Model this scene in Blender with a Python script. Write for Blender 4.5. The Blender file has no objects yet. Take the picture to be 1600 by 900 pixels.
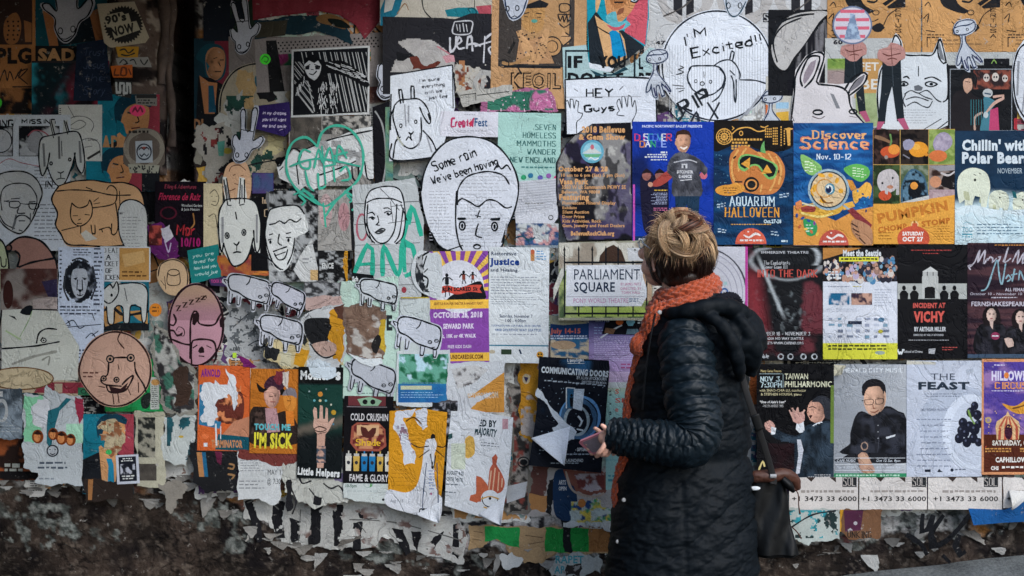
import bpy, math, random
import numpy as np
from mathutils import Vector, Matrix
from mathutils.geometry import tessellate_polygon
random.seed(7); RNG = np.random.RandomState(11)
SC = bpy.context.scene; COL = SC.collection
# ---------------------------------------------------------------- camera, sky, sun, exposure
K = 0.00227                    # metres of wall per unit of the layout grid (1600 x 900 units cover the view)
CZ = 1.40                      # camera height
CD = K*1600*50/36.0            # distance of the camera from the wall
cam = bpy.data.cameras.new('camera'); camo = bpy.data.objects.new('camera', cam); COL.objects.link(camo)
cam.lens = 50; cam.sensor_width = 36; cam.clip_start = 0.05; cam.clip_end = 500
camo.location = (0, -CD, CZ); camo.rotation_euler = (math.radians(90), 0, 0)
cam.dof.use_dof = True; cam.dof.focus_distance = 4.62; cam.dof.aperture_fstop = 3.5
SC.camera = camo
SUN_EL, SUN_AZ = math.radians(38), math.radians(40)     # soft overcast sun, high behind the camera and to its right
w = bpy.data.worlds.new('World'); SC.world = w; w.use_nodes = True
nt = w.node_tree; nt.nodes.clear()
sky = nt.nodes.new('ShaderNodeTexSky'); sky.sky_type = 'NISHITA'; sky.sun_disc = False
sky.sun_elevation = SUN_EL; sky.sun_rotation = math.radians(180)-SUN_AZ
sky.air_density = 1.0; sky.dust_density = 1.5; sky.ozone_density = 2.2
bg = nt.nodes.new('ShaderNodeBackground'); bg.inputs['Strength'].default_value = 0.15
out = nt.nodes.new('ShaderNodeOutputWorld')
nt.links.new(sky.outputs[0], bg.inputs[0]); nt.links.new(bg.outputs[0], out.inputs[0])
sl = bpy.data.lights.new('sun', 'SUN'); sl.energy = 1.1; sl.angle = math.radians(30); sl.color = (0.97, 1.0, 1.0)
so = bpy.data.objects.new('sun', sl); COL.objects.link(so)
_d = Vector((math.sin(SUN_AZ)*math.cos(SUN_EL), -math.cos(SUN_AZ)*math.cos(SUN_EL), math.sin(SUN_EL)))
so.rotation_euler = _d.to_track_quat('Z', 'Y').to_euler()
SC.view_settings.view_transform = 'Standard'; SC.view_settings.look = 'None'
SC.view_settings.exposure = 0.88; SC.view_settings.gamma = 1.0
SC.render.engine = 'CYCLES'

# ---------------------------------------------------------------- helpers
def lin(c):
    if isinstance(c, str):
        c = c.lstrip('#'); c = [int(c[i]*2, 16) for i in range(3)] if len(c) == 3 else [int(c[i:i+2], 16) for i in (0, 2, 4)]
    c = np.asarray(c, float)/255.0
    return np.where(c <= 0.04045, c/12.92, ((c+0.055)/1.055)**2.4)*1.12
def tag(o, label=None, cat=None, group=None, kind=None):
    if label: o['label'] = label
    if cat: o['category'] = cat
    if group: o['group'] = group
    if kind: o['kind'] = kind
    return o
def hash2(ix, iy, seed):
    n = (ix*374761393+iy*668265263+seed*1442695041) & 0xffffffff
    n = ((n ^ (n >> 13))*1274126177) & 0xffffffff
    return ((n ^ (n >> 16)) & 0xffff)/65535.0
def vn(X, Y, seed=0):
    X = np.asarray(X, float); Y = np.asarray(Y, float)
    ix = np.floor(X).astype(np.int64); iy = np.floor(Y).astype(np.int64)
    fx = X-ix; fy = Y-iy; fx = fx*fx*(3-2*fx); fy = fy*fy*(3-2*fy)
    a = hash2(ix, iy, seed); b = hash2(ix+1, iy, seed); c = hash2(ix, iy+1, seed); d = hash2(ix+1, iy+1, seed)
    return (a*(1-fx)+b*fx)*(1-fy)+(c*(1-fx)+d*fx)*fy
def NZ(X, Y, s, seed=0, o=3, sy=None):
    sy = sy or s; t = 0; a = 0.5; n = 0
    for k in range(o):
        t = t+a*vn(np.asarray(X)/s*2**k+17.3*k, np.asarray(Y)/sy*2**k+5.1*k, seed+k); n += a; a *= 0.5
    return t/n
def mix(a, b, t):
    t = np.clip(np.asarray(t, float), 0, 1)[..., None]
    return np.asarray(a)*(1-t)+np.asarray(b)*t
def sst(a, b, x):
    t = np.clip((x-a)/(b-a), 0, 1); return t*t*(3-2*t)
def pts(s):
    if isinstance(s, str): return [tuple(float(v) for v in p.split(',')) for p in s.split()]
    return [tuple(map(float, p)) for p in s]
def catmull(p, closed, step):
    n = len(p)
    if n < 3: 
        if n == 2: 
            k = max(1, int(math.dist(p[0], p[1])/12)); return [(p[0][0]+(p[1][0]-p[0][0])*i/k, p[0][1]+(p[1][1]-p[0][1])*i/k) for i in range(k+1)]
        return p
    out = []
    rng = range(n) if closed else range(n-1)
    for i in rng:
        if closed: a, b, c, d = p[i-1], p[i], p[(i+1) % n], p[(i+2) % n]
        else: a, b, c, d = p[max(i-1, 0)], p[i], p[i+1], p[min(i+2, n-1)]
        k = max(1, min(8, int(math.dist(b, c)/step)))
        for j in range(k):
            t = j/k
            out.append(tuple(0.5*((2*b[q])+(-a[q]+c[q])*t+(2*a[q]-5*b[q]+4*c[q]-d[q])*t*t+(-a[q]+3*b[q]-3*c[q]+d[q])*t**3) for q in (0, 1)))
    if not closed: out.append(p[-1])
    return out
def torn(p, amp=3, step=4, seed=None):
    r = random.Random(seed if seed is not None else len(p)*13+int(p[0][0])); o = []; n = len(p); ph = r.random()*9
    for i in range(n):
        a, b = p[i], p[(i+1) % n]; L = math.dist(a, b) or 1; k = max(1, int(L/step)); nx, ny = -(b[1]-a[1])/L, (b[0]-a[0])/L
        for j in range(k):
            t = j/k; d = (r.random()-0.5)*amp+amp*0.7*math.sin(ph+(a[0]+a[1]+t*L)*0.13) if j else 0
            o.append((a[0]+(b[0]-a[0])*t+nx*d, a[1]+(b[1]-a[1])*t+ny*d))
    return o
def clip_poly(p, x0, y0, x1, y1):
    for ax, lim, sg in ((0, x0, 1), (0, x1, -1), (1, y0, 1), (1, y1, -1)):
        o = []
        for i in range(len(p)):
            a, b = p[i-1], p[i]; da, db = (a[ax]-lim)*sg, (b[ax]-lim)*sg
            if (da >= 0) != (db >= 0):
                t = da/(da-db); o.append(tuple(a[q]+(b[q]-a[q])*t for q in range(len(a))))
            if db >= 0: o.append(b)
        p = o
        if not p: return []
    return p
# ---------------------------------------------------------------- lettering: outlines of the built-in font, and a pen alphabet
GL = {}
def load_glyphs():
    chars = [chr(c) for c in range(33, 127)]; todo = []
    for bi, off in enumerate((0.0, 0.022, 0.05)):
        for c in chars:
            for body, key in ((c, 'g'), ('|'+c+'|', 'w')):
                if key == 'w' and bi: continue
                cu = bpy.data.curves.new('t', 'FONT'); cu.body = body; cu.resolution_u = 2; cu.offset = off
                o = bpy.data.objects.new('t', cu); COL.objects.link(o); todo.append((c, bi, key, o))
    cu = bpy.data.curves.new('t', 'FONT'); cu.body = '||'; o = bpy.data.objects.new('t', cu); COL.objects.link(o); todo.append(('|', 9, 'w', o))
    bpy.context.view_layer.update(); dg = bpy.context.evaluated_depsgraph_get()
    W = {}; base = 0
    for c, bi, key, o in todo:
        ev = o.evaluated_get(dg); me = ev.to_mesh(); n = len(me.vertices)
        v = np.empty(n*3, np.float32); me.vertices.foreach_get('co', v); v = v.reshape(-1, 3)[:, :2].astype(float)
        if key == 'g':
            me.calc_loop_triangles(); f = np.empty(len(me.loop_triangles)*3, np.int32); me.loop_triangles.foreach_get('vertices', f)
            GL[(c, bi)] = [v, f.reshape(-1, 3), 0]
        elif bi == 9: base = np.ptp(v[:, 0])
        else: W[c] = np.ptp(v[:, 0])
        ev.to_mesh_clear()
    for (c, bi), g in GL.items(): g[2] = max(W[c]-base, 0.1)+(0, 0.02, 0.06)[bi]
    for c, bi, key, o in todo:
        cu = o.data; bpy.data.objects.remove(o); bpy.data.curves.remove(cu)
load_glyphs()
PEN = dict(A="0a306a/1656", B="000a4a5957465505/0040515344 54".replace(' ', ''), C="514010010 91a4a59".replace(' ', ''), D="000a3a58522000", E="50000a5a/0545", F="50000a/0545", G="51401001091a4a5956 36".replace(' ', ''),
 H="000a/505a/0555", I="202a", J="40494a2a0908", K="000a/5005/055a", L="000a5a", M="0a00366 06a".replace(' ', ''), N="0a005a50", O="20 01 09 2a 3a 59 51 30 20".replace(' ', ''), P="0a004051545505", Q="200 1092a3a5951 3020/375a".replace(' ', ''),
 R="0a0040515445 05/255a".replace(' ', ''), S="5140100103 1445465859 4a1a09".replace(' ', ''), T="0060/303a", U="0008192a3a495850", V="003a60", W="002a354a60", X="005a/500a", Y="003460/343a", Z="00500a5a",
 a="4413041 6191a3a47/444a".replace(' ', ''), b="000a/062535475939 2a0a".replace(' ', ''), c="4524150708192a4a", d="404a/46341 507092a3a48".replace(' ', ''), e="0747452414050 8192a4a".replace(' ', ''), f="4130212a/0444", g="44240507192948/444b3d1d0c",
 h="000a/0624344 64a".replace(' ', ''), i="141a/1112", j="242b1d0c/2122", k="000a/0844/174a", l="101a", m="040a/05142 52a/263544555a".replace(' ', ''), n="040a/0624344 64a".replace(' ', ''), o="2405071 92a3948453424".replace(' ', ''), p="040d/0524354 7 38 0a".replace(' ', ''),
 q="442405071 92a48/444d".replace(' ', ''), r="040a/062434", s="4424050617374 83a0a".replace(' ', ''), t="212849/0444", u="0408192a3948/444a", v="042a44", w="041a254a64", x="044a/440a", y="042a/441c0d", z="0444044a".replace('044a', '0a4a'))
PEN.update({'0': PEN['O'], '1': "12202a", '2': "0110405154090a5a", '3': "0150344557584a1a09", '4': "404a/400757", '5': "50000444565948 4a0a".replace('5948', '58'), '6': "4010030819 2a4a5856 05".replace(' ', ''), '7': "00502a", '8': "2001032455574a1a07042451502 0".replace(' ', ''),
 '9': "5a505020030 5 2 5 5 4".replace(' ', ''), '!': "1017/191a", '.': "091a".replace('091a', '191a'), ',': "191b", "'": "1012", '-': "0646", '&': "5a1211302204192a58", ':': "1415/191a", '/': "500a", '?': "012041432527/292a", '$': "5140100103445759 1a", '+': "3238/0666"})
def pen_layout(s, gap=1.9):
    x = 0; out = []; w1 = 0
    for ch in s:
        if ch == ' ': x += 4.0; continue
        g = PEN.get(ch) or PEN.get(ch.upper())
        if not g: x += 3; continue
        mx = 0
        for st in g.replace(' ', '').split('/'):
            if len(st) % 2: st = st[:-1]
            p = [(int(st[i], 16), int(st[i+1], 16)) for i in range(0, len(st), 2)]
            mx = max(mx, max(q[0] for q in p)); out.append([(x+q[0], q[1]) for q in p])
        x += mx+gap
    return out, x-gap
# ---------------------------------------------------------------- materials
def new_mat(name): 
    m = bpy.data.materials.new(name); m.use_nodes = True; t = m.node_tree; t.nodes.clear(); return m, t
def N(t, ty, **kw):
    n = t.nodes.new(ty)
    for k, v in kw.items():
        if k.startswith('i_'): n.inputs[k[2:].replace('_', ' ')].default_value = v
        else: setattr(n, k, v)
    return n
def paper_mat(name, rough=0.55, wrinkle=0.35, dirt=0.25, wear=0.0, spec=0.4, lines=0.0):
    m, t = new_mat(name); L = t.links.new
    o = N(t, 'ShaderNodeOutputMaterial'); b = N(t, 'ShaderNodeBsdfPrincipled'); b.inputs['Roughness'].default_value = rough
    b.inputs['Specular IOR Level'].default_value = spec
    a = N(t, 'ShaderNodeAttribute', attribute_name='Col'); g = N(t, 'ShaderNodeNewGeometry')
    n1 = N(t, 'ShaderNodeTexNoise', i_Scale=5.0, i_Detail=6.0, i_Roughness=0.65); L(g.outputs['Position'], n1.inputs['Vector'])
    r1 = N(t, 'ShaderNodeMapRange'); r1.inputs['From Min'].default_value = 0.35; r1.inputs['From Max'].default_value = 0.7
    r1.inputs['To Min'].default_value = 1.0; r1.inputs['To Max'].default_value = 1.0-dirt; L(n1.outputs['Fac'], r1.inputs['Value'])
    n2 = N(t, 'ShaderNodeTexNoise', i_Scale=230.0, i_Detail=3.0); L(g.outputs['Position'], n2.inputs['Vector'])
    r2 = N(t, 'ShaderNodeMapRange'); r2.inputs['From Min'].default_value = 0.3; r2.inputs['From Max'].default_value = 0.7
    r2.inputs['To Min'].default_value = 0.45 if lines else 0.86; r2.inputs['To Max'].default_value = 1.5 if lines else 1.1; n2.inputs['Scale'].default_value = 90.0 if lines else 230.0; n2.inputs['Detail'].default_value = 9.0 if lines else 3.0; n2.inputs['Roughness'].default_value = 0.75 if lines else 0.5; L(n2.outputs['Fac'], r2.inputs['Value'])
    mm = N(t, 'ShaderNodeMath', operation='MULTIPLY'); L(r1.outputs[0], mm.inputs[0]); L(r2.outputs[0], mm.inputs[1])
    last = a.outputs['Color']
    if wear:      # ink rubbed off in small spots: grey paper core shows
        n4 = N(t, 'ShaderNodeTexNoise', i_Scale=38.0, i_Detail=7.0, i_Roughness=0.75); L(g.outputs['Position'], n4.inputs['Vector'])
        r4 = N(t, 'ShaderNodeMapRange'); r4.inputs['From Min'].default_value = 0.66-wear*0.12; r4.inputs['From Max'].default_value = 0.72-wear*0.08; L(n4.outputs['Fac'], r4.inputs['Value'])
        mw = N(t, 'ShaderNodeMix', data_type='RGBA'); L(r4.outputs[0], mw.inputs[0]); L(last, mw.inputs[6]); mw.inputs[7].default_value = (0.42, 0.40, 0.37, 1); last = mw.outputs[2]
    mc = N(t, 'ShaderNodeMix', data_type='RGBA', blend_type='MULTIPLY'); mc.inputs[0].default_value = 1
    L(last, mc.inputs[6]); L(mm.outputs[0], mc.inputs[7]); L(mc.outputs[2], b.inputs['Base Color'])
    # wrinkles: ridged noise stretched both ways + broad buckling
    n3 = N(t, 'ShaderNodeTexNoise', i_Scale=9.0, i_Detail=5.0, i_Distortion=1.6, i_Roughness=0.6); L(g.outputs['Position'], n3.inputs['Vector'])
    s = N(t, 'ShaderNodeMath', operation='SUBTRACT'); s.inputs[1].default_value = 0.5; L(n3.outputs['Fac'], s.inputs[0])
    ab = N(t, 'ShaderNodeMath', operation='ABSOLUTE'); L(s.outputs[0], ab.inputs[0])
    pw = N(t, 'ShaderNodeMapRange'); pw.inputs['From Max'].default_value = 0.05; L(ab.outputs[0], pw.inputs['Value'])
    n5 = N(t, 'ShaderNodeTexNoise', i_Scale=3.2, i_Detail=2.0, i_Distortion=0.6)
    mp = N(t, 'ShaderNodeMapping'); mp.inputs['Scale'].default_value = (1, 1, 2.6); L(g.outputs['Position'], mp.inputs[0]); L(mp.outputs[0], n5.inputs['Vector'])
    bb = N(t, 'ShaderNodeBump', i_Strength=wrinkle*0.5, i_Distance=0.02); L(n5.outputs['Fac'], bb.inputs['Height'])
    bu = N(t, 'ShaderNodeBump', i_Strength=wrinkle*0.9, i_Distance=0.0018); L(pw.outputs[0], bu.inputs['Height']); L(bb.outputs[0], bu.inputs['Normal'])
    mk = N(t, 'ShaderNodeTexNoise', i_Scale=2.3, i_Detail=2.0); L(g.outputs['Position'], mk.inputs['Vector']); mr = N(t, 'ShaderNodeMapRange'); mr.inputs['From Min'].default_value = .38; mr.inputs['From Max'].default_value = .62; mr.inputs['To Min'].default_value = .12*wrinkle; mr.inputs['To Max'].default_value = 1.5*wrinkle; L(mk.outputs['Fac'], mr.inputs['Value']); L(mr.outputs[0], bu.inputs['Strength'])
    bf = N(t, 'ShaderNodeBump', i_Strength=1.0 if lines else 0.25, i_Distance=0.005 if lines else 0.0006); L(n2.outputs['Fac'], bf.inputs['Height']); L(bu.outputs[0], bf.inputs['Normal'])
    L(bf.outputs[0], b.inputs['Normal']); L(b.outputs[0], o.inputs[0]); return m
MAT = dict(paper=paper_mat('printed_paper', 0.6, 0.7, 0.18, 0.04, 0.05), gloss=paper_mat('coated_poster_paper', 0.5, 0.85, 0.16, 0, 0.07),
           news=paper_mat('thin_newsprint', 0.8, 0.6, 0.2, 0.1, 0.05), worn=paper_mat('weathered_paper', 0.75, 1.0, 0.4, 0.4, 0.15),
           stick=paper_mat('vinyl_sticker', 0.3, 0.12, 0.12, 0.15), base=paper_mat('old_wall_surface', 0.9, 1.6, 0.5, 0.3, 0.1, 1))
# ---------------------------------------------------------------- sheets of paper with print on them
HX0, HY0, HC = -320, -320, 4
HM = np.zeros((400, 560))          # how far the layers of paper stand off the wall (mm), on a 4-unit grid
FACT = 1
def inside(poly, X, Y):
    c = np.zeros(X.shape, bool); n = len(poly); j = n-1
    for i in range(n):
        xi, yi = poly[i]; xj, yj = poly[j]
        if yi != yj:
            m = ((yi > Y) != (yj > Y)) & (X < (xj-xi)*(Y-yi)/(yj-yi)+xi); c ^= m
        j = i
    return c
class Sheet:
    def __init__(s, name, label, cat, o, col='#cfd2d2', rot=0, mat='paper', group=None, kind=None, kindless=False, base=True, lift=0):
        s.name, s.label, s.cat, s.group, s.kind, s.mat, s.rot, s.lift = name, label, cat, group, kind, mat, rot, lift
        s.rect = None
        if isinstance(o, (tuple, list)) and len(o) == 4 and not isinstance(o[0], (tuple, list)):
            x0, y0, x1, y1 = o; s.rect = (x0, y0, x1, y1); o = [(x0, y0), (x1, y0), (x1, y1), (x0, y1)]
            if rot == 0: o = [(x0+random.uniform(-.6, .6), y0+random.uniform(-.6, .6)), (x1+random.uniform(-.6, .6), y0+random.uniform(-.6, .6)), (x1+random.uniform(-.6, .6), y1+random.uniform(-.6, .6)), (x0+random.uniform(-.6, .6), y1+random.uniform(-.6, .6))]
        o = pts(o); s.o = o
        xs = [p[0] for p in o]; ys = [p[1] for p in o]; s.bb = (min(xs), min(ys), max(xs), max(ys))
        s.c = ((s.bb[0]+s.bb[2])/2, (s.bb[1]+s.bb[3])/2)
        s.V = []; s.F = []; s.C = []; s.nv = 0; s.z = 0.0
        s.z = 0.05
        c_ = lin(col)
        if mat == 'news': c_ = np.minimum(c_*1.38*np.array([.98, 1, 1.01]), .80)      # fresh white drawing paper
        if base: s.fill_base(o, c_)
    def rt(s, V):
        if not s.rot: return V
        a = math.radians(s.rot); V = V.copy(); x = V[:, 0]-s.c[0]; y = V[:, 1]-s.c[1]
        V[:, 0] = s.c[0]+x*math.cos(a)+y*math.sin(a); V[:, 1] = s.c[1]-x*math.sin(a)+y*math.cos(a); return V
    def add(s, V, F, C, dz=None):
        V = np.asarray(V, float)
        if V.shape[1] == 2: V = np.c_[V, np.full(len(V), s.z)]
        if len(F) == 0: return
        C = np.asarray(C, float)
        if C.ndim == 1: C = np.tile(C, (len(V), 1))
        s.V.append(V); s.F.append(np.asarray(F, int)+s.nv); s.C.append(C); s.nv += len(V)
    def fill_base(s, o, c):
        n = len(o); t = tessellate_polygon([[Vector((p[0], p[1], 0)) for p in o]])
        V = [(p[0], p[1], 0.14) for p in o]+[(p[0], p[1], -0.2) for p in o]
        F = [tuple(f) for f in t]
        for i in range(n):
            j = (i+1) % n; F += [(i, j, n+j), (i, n+j, n+i)]
        s.z = 0.14; s.add(V, F, c); s.z = 0.148
    def tri2(s, V, F, c, clip=True):
        """triangles (V: x,y[,z]) clipped to the sheet's rectangle"""
        V = np.asarray(V, float)
        if V.shape[1] == 2: V = np.c_[V, np.full(len(V), s.z)]
        F = np.asarray(F, int)
        if clip and s.rect:
            x0, y0, x1, y1 = s.rect; out = (V[:, 0] < x0) | (V[:, 0] > x1) | (V[:, 1] < y0) | (V[:, 1] > y1)
            if out.any():
                fo = out[F].any(1); keep = F[~fo]; nV = list(map(tuple, V)); nF = list(map(tuple, keep))
                for f in F[fo]:
                    p = clip_poly([tuple(V[k]) for k in f], x0, y0, x1, y1)
                    if len(p) > 2:
                        b = len(nV); nV += p; nF += [(b, b+i, b+i+1) for i in range(1, len(p)-1)]
                V = np.array(nV); F = np.array(nF, int).reshape(-1, 3)
                if np.ndim(c) == 2: c = np.tile(np.mean(c, 0), (len(V), 1))
        s.add(V, F, c)
    def step(s): s.z += 0.007
    def P(s, p, col, sm=False, tn=0):
        p = pts(p)
        if sm: p = catmull(p, True, 5)
        if tn: p = torn(p, tn)
        if s.rect: 
            p = [tuple(q) for q in clip_poly(p, *s.rect)]
        if len(p) < 3: return
        t = tessellate_polygon([[Vector((q[0], q[1], 0)) for q in p]])
        s.add([(q[0], q[1], s.z) for q in p], [tuple(f) for f in t], lin(col)); s.step()
    def R(s, x0, y0, x1, y1, col): s.P([(x0, y0), (x1, y0), (x1, y1), (x0, y1)], col)
    def E(s, cx, cy, rx, ry, col, a=0, n=None, ring=0, a0=0, a1=360):
        n = n or max(10, min(40, int((rx+ry)*0.9))); ca, sa = math.cos(math.radians(a)), math.sin(math.radians(a)); q = []
        for i in range(n+(a1-a0 < 360)):
            th = math.radians(a0+(a1-a0)*i/n); x, y = rx*math.cos(th), ry*math.sin(th); q.append((cx+x*ca-y*sa, cy+x*sa+y*ca))
        if ring: s.S(q, ring, col, closed=(a1-a0 >= 360), sm=0)
        else: s.P(q, col)
    def S(s, p, w, col='#15181c', closed=False, sm=1, taper=0.25, noz=False):
        p = pts(p)
        if sm and len(p) > 2: p = catmull(p, closed, max(2.5, w*1.2))
        elif not closed: p = [q for i, q in enumerate(p)]
        p = [q for i, q in enumerate(p) if i == 0 or math.dist(q, p[i-1]) > 0.05]
        n = len(p)
        if n < 2: return
        V = []; F = []; ph = random.random()*9
        for i in range(n):
            a = p[i-1] if (closed or i) else p[i]; b = p[(i+1) % n] if (closed or i < n-1) else p[i]
            dx, dy = b[0]-a[0], b[1]-a[1]; L = math.hypot(dx, dy) or 1; nx, ny = -dy/L, dx/L
            k = 1+0.18*math.sin(ph+i*0.9)
            if not closed: k *= 1-taper*(i in (0, n-1))
            if 0 < i < n-1:
                d1 = math.dist(a, p[i]) or 1; u = (p[i][0]-a[0])/d1*-ny*-1; c = abs(((p[i][1]-a[1])/d1)*-ny*0+(-(p[i][1]-a[1])/d1)*nx+((p[i][0]-a[0])/d1)*ny)
                k /= max(c, 0.6)
            h = w*0.5*k*(1.22 if w < 3 else 1.05); z = s.z+0.005*i/n
            V += [(p[i][0]+nx*h, p[i][1]+ny*h, z), (p[i][0]-nx*h, p[i][1]-ny*h, z)]
        for i in range(n-1+closed):
            j = (i+1) % n; F += [(2*i, 2*i+1, 2*j+1), (2*i, 2*j+1, 2*j)]
        s.tri2(V, F, lin(col)); 
        if not noz: s.step()
    def SS(s, many, w, col='#15181c', closed=False, sm=1):
        for q in many.split('/'): s.S(q.strip(), w, col, closed, sm, noz=False)
    def T(s, txt, x0, y0, x1, y1, col, b=1, f='sans', sh=0, a=0, w=None, jit=0, sw=1.0):
        """lettering fitted to the box x0..x1, y0 (cap top)..y1 (baseline)"""
        c = lin(col)
        if f == 'sans':
            GVs = []; GFs = []; x = 0; nv = 0; k = 0
            for ch in txt:
                if ch == ' ': x += 0.32; continue
                g = GL.get((ch, b)) or GL.get(('?', b)); V = np.c_[g[0][:, 0]+x, g[0][:, 1], np.full(len(g[0]), s.z+(k % 2)*0.004)]
                if jit: V[:, 1] += (random.random()-.5)*jit
                GVs.append(V); GFs.append(g[1]+nv); nv += len(V); x += g[2]; k += 1
            if not GVs: return
            V = np.concatenate(GVs); F = np.concatenate(GFs)
            mx0, mx1 = V[:, 0].min(), V[:, 0].max(); cap = GL[('H', b)][0][:, 1]; c0, c1 = cap.min(), cap.max()
            if not any(ch.isupper() or ch.isdigit() or ch in 'bdfhklt' for ch in txt): c1 = 0.55
            X = x0+(V[:, 0]-mx0)/(mx1-mx0)*(x1-x0); Y = y1-(V[:, 1]-c0)/(c1-c0)*(y1-y0)
            X = X+sh*(y1-Y)
            if a: 
                ca, sa = math.cos(math.radians(a)), math.sin(math.radians(a)); dx, dy = X-x0, Y-y1
                X, Y = x0+dx*ca+dy*sa, y1-dx*sa+dy*ca
            s.tri2(np.c_[X, Y, V[:, 2]], F, c); s.step(); return
        st, W = pen_layout(txt, 1.9 if f == 'hand' else 2.7); W = max(W, 1)
        sx = (x1-x0)/W; sy = (y1-y0)/10.0; w = w or max(1.0, (y1-y0)*0.13); w = w if f == 'hand' else min(w*.9, sx*1.25)
        ca, sa = math.cos(math.radians(a)), math.sin(math.radians(a))
        def tr(px, py):
            X = x0+px*sx+sh*(10-py)*sy; Y = y0+py*sy; dx, dy = X-x0, Y-y1
            return (x0+dx*ca+dy*sa, y1-dx*sa+dy*ca)
        for q in st:
            r = [tr(px+(random.random()-.5)*jit, py+(random.random()-.5)*jit) for px, py in q]
            if f == 'hand': s.S(r, w, col, sm=0, noz=True); s.z += 0.003
            else:
                # pen alphabet with serifs; upright strokes thick, level ones thin
                for i in range(len(r)-1):
                    d = (q[i+1][0]-q[i][0], q[i+1][1]-q[i][1]); th = w*(1.0 if abs(d[1]) > abs(d[0])*0.8 else 0.62)
                    a_, b_ = r[i], r[i+1]; e = 0.25*w/(math.dist(a_, b_) or 1)
                    s.S([(a_[0]-(b_[0]-a_[0])*e, a_[1]-(b_[1]-a_[1])*e), (b_[0]+(b_[0]-a_[0])*e, b_[1]+(b_[1]-a_[1])*e)], th, col, sm=0, taper=0, noz=True); s.z += 0.003
                for e_, n_ in ((0, 1), (-1, -2)):
                    if abs(q[n_][1]-q[e_][1]) >= abs(q[n_][0]-q[e_][0]):
                        p_ = r[e_]; hw = w*(1.05 if f == 'slab' else 0.8)*sw
                        s.S([(p_[0]-hw*ca, p_[1]+hw*sa), (p_[0]+hw*ca, p_[1]-hw*sa)], w*(0.6 if f == 'slab' else 0.3), col, sm=0, taper=0, noz=True); s.z += 0.003
        s.step()
    def L(s, x0, y0, x1, y1, n, col, h=0.5, al='l', dens=0.8, a=0):
        """n lines of print too small to read"""
        V = []; F = []; dy = (y1-y0)/n
        for i in range(n):
            w_ = (x1-x0)*random.uniform(0.62, 1.0) if al != 'j' else (x1-x0); xs = x0 if al in 'lj' else (x1-w_ if al == 'r' else (x0+x1-w_)/2); x = xs; xe = xs+w_
            y = y0+dy*i
            while x < xe:
                ww = min(random.uniform(1.2, 3.4)*max(dy, 2.5)*0.5, xe-x); hh = dy*h*random.uniform(0.75, 1.15); k = len(V)
                yy = y-(x-x0)*math.tan(math.radians(a))
                V += [(x, yy), (x+ww, yy), (x+ww, yy+hh), (x, yy+hh)]; F += [(k, k+1, k+2), (k, k+2, k+3)]; x += ww+max(dy, 2.5)*(1.15-dens)
        s.tri2(V, F, lin(col)); s.step()
    def IMG(s, x0, y0, x1, y1, fn, st=2.0, mask=None, shape=None):
        """a printed picture: colours vary point by point over a fine grid"""
        if s.rect: x0, y0, x1, y1 = max(x0, s.rect[0]), max(y0, s.rect[1]), min(x1, s.rect[2]), min(y1, s.rect[3])
        nx = max(1, int(round((x1-x0)/st))); ny = max(1, int(round((y1-y0)/st)))
        X, Y = np.meshgrid(np.linspace(x0, x1, nx+1), np.linspace(y0, y1, ny+1)); C = fn(X, Y).reshape(-1, 3)
        id_ = np.arange((nx+1)*(ny+1)).reshape(ny+1, nx+1)
        a, b, c, d = id_[:-1, :-1], id_[:-1, 1:], id_[1:, 1:], id_[1:, :-1]
        keep = np.ones(a.shape, bool)
        Xc = (X[:-1, :-1]+X[1:, 1:])/2; Yc = (Y[:-1, :-1]+Y[1:, 1:])/2
        if mask is not None: keep &= mask(Xc, Yc)
        if shape is not None: keep &= inside(pts(shape), Xc, Yc)
        if not keep.any(): return
        F = np.concatenate([np.stack([a, b, c], -1)[keep], np.stack([a, c, d], -1)[keep]])
        u, inv = np.unique(F, return_inverse=True); F = inv.reshape(-1, 3)
        V = np.c_[X.ravel(), Y.ravel()][u]; s.add(V, F, C[u]); s.step()
    def TX(s, shape, c0, c1, sc=8, sd=1, st=1.7, sy=None):
        p = pts(shape) if isinstance(shape, str) else shape; xs = [a[0] for a in p]; ys = [a[1] for a in p]
        s.IMG(min(xs), min(ys), max(xs), max(ys), lambda X, Y: mix(lin(c0), lin(c1), sst(.35, .65, NZ(X, Y, sc, sd, 4, sy))), st, shape=catmull(p, True, 4))
    def FACE(s, cx, cy, rx, ry, c, a=-1, eyes=1):
        """a small printed photo face: light from one side, sockets, nose and jaw shaded"""
        c = lin(c)
        def f(X, Y):
            u = (X-cx)/rx; v = (Y-cy)/ry; k = 1.08+.36*a*u-.2*v*v-.35*u*u+.12*(NZ(X, Y, rx*.5, 3, 3)-.5)
            for ex in (-.38, .38): k = k-.62*np.exp(-((u-ex)/.17)**2-((v+.12)/.10)**2)-.15*np.exp(-((u-ex)/.25)**2-((v+.30)/.07)**2)
            k = k+.18*np.exp(-(u/.12)**2-((v-.1)/.2)**2)-.4*np.exp(-((u+.12*a)/.1)**2-((v-.24)/.08)**2)-.45*np.exp(-(u/.3)**2-((v-.52)/.07)**2)-.2*np.exp(-(u/.8)**2-((v-.95)/.2)**2)
            return c*np.clip(k, .15, 1.4)[..., None]
        s.IMG(cx-rx, cy-ry, cx+rx, cy+ry, f, 1.15, lambda X, Y: ((X-cx)/rx)**2+((Y-cy)/ry)**2 < 1)
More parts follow.
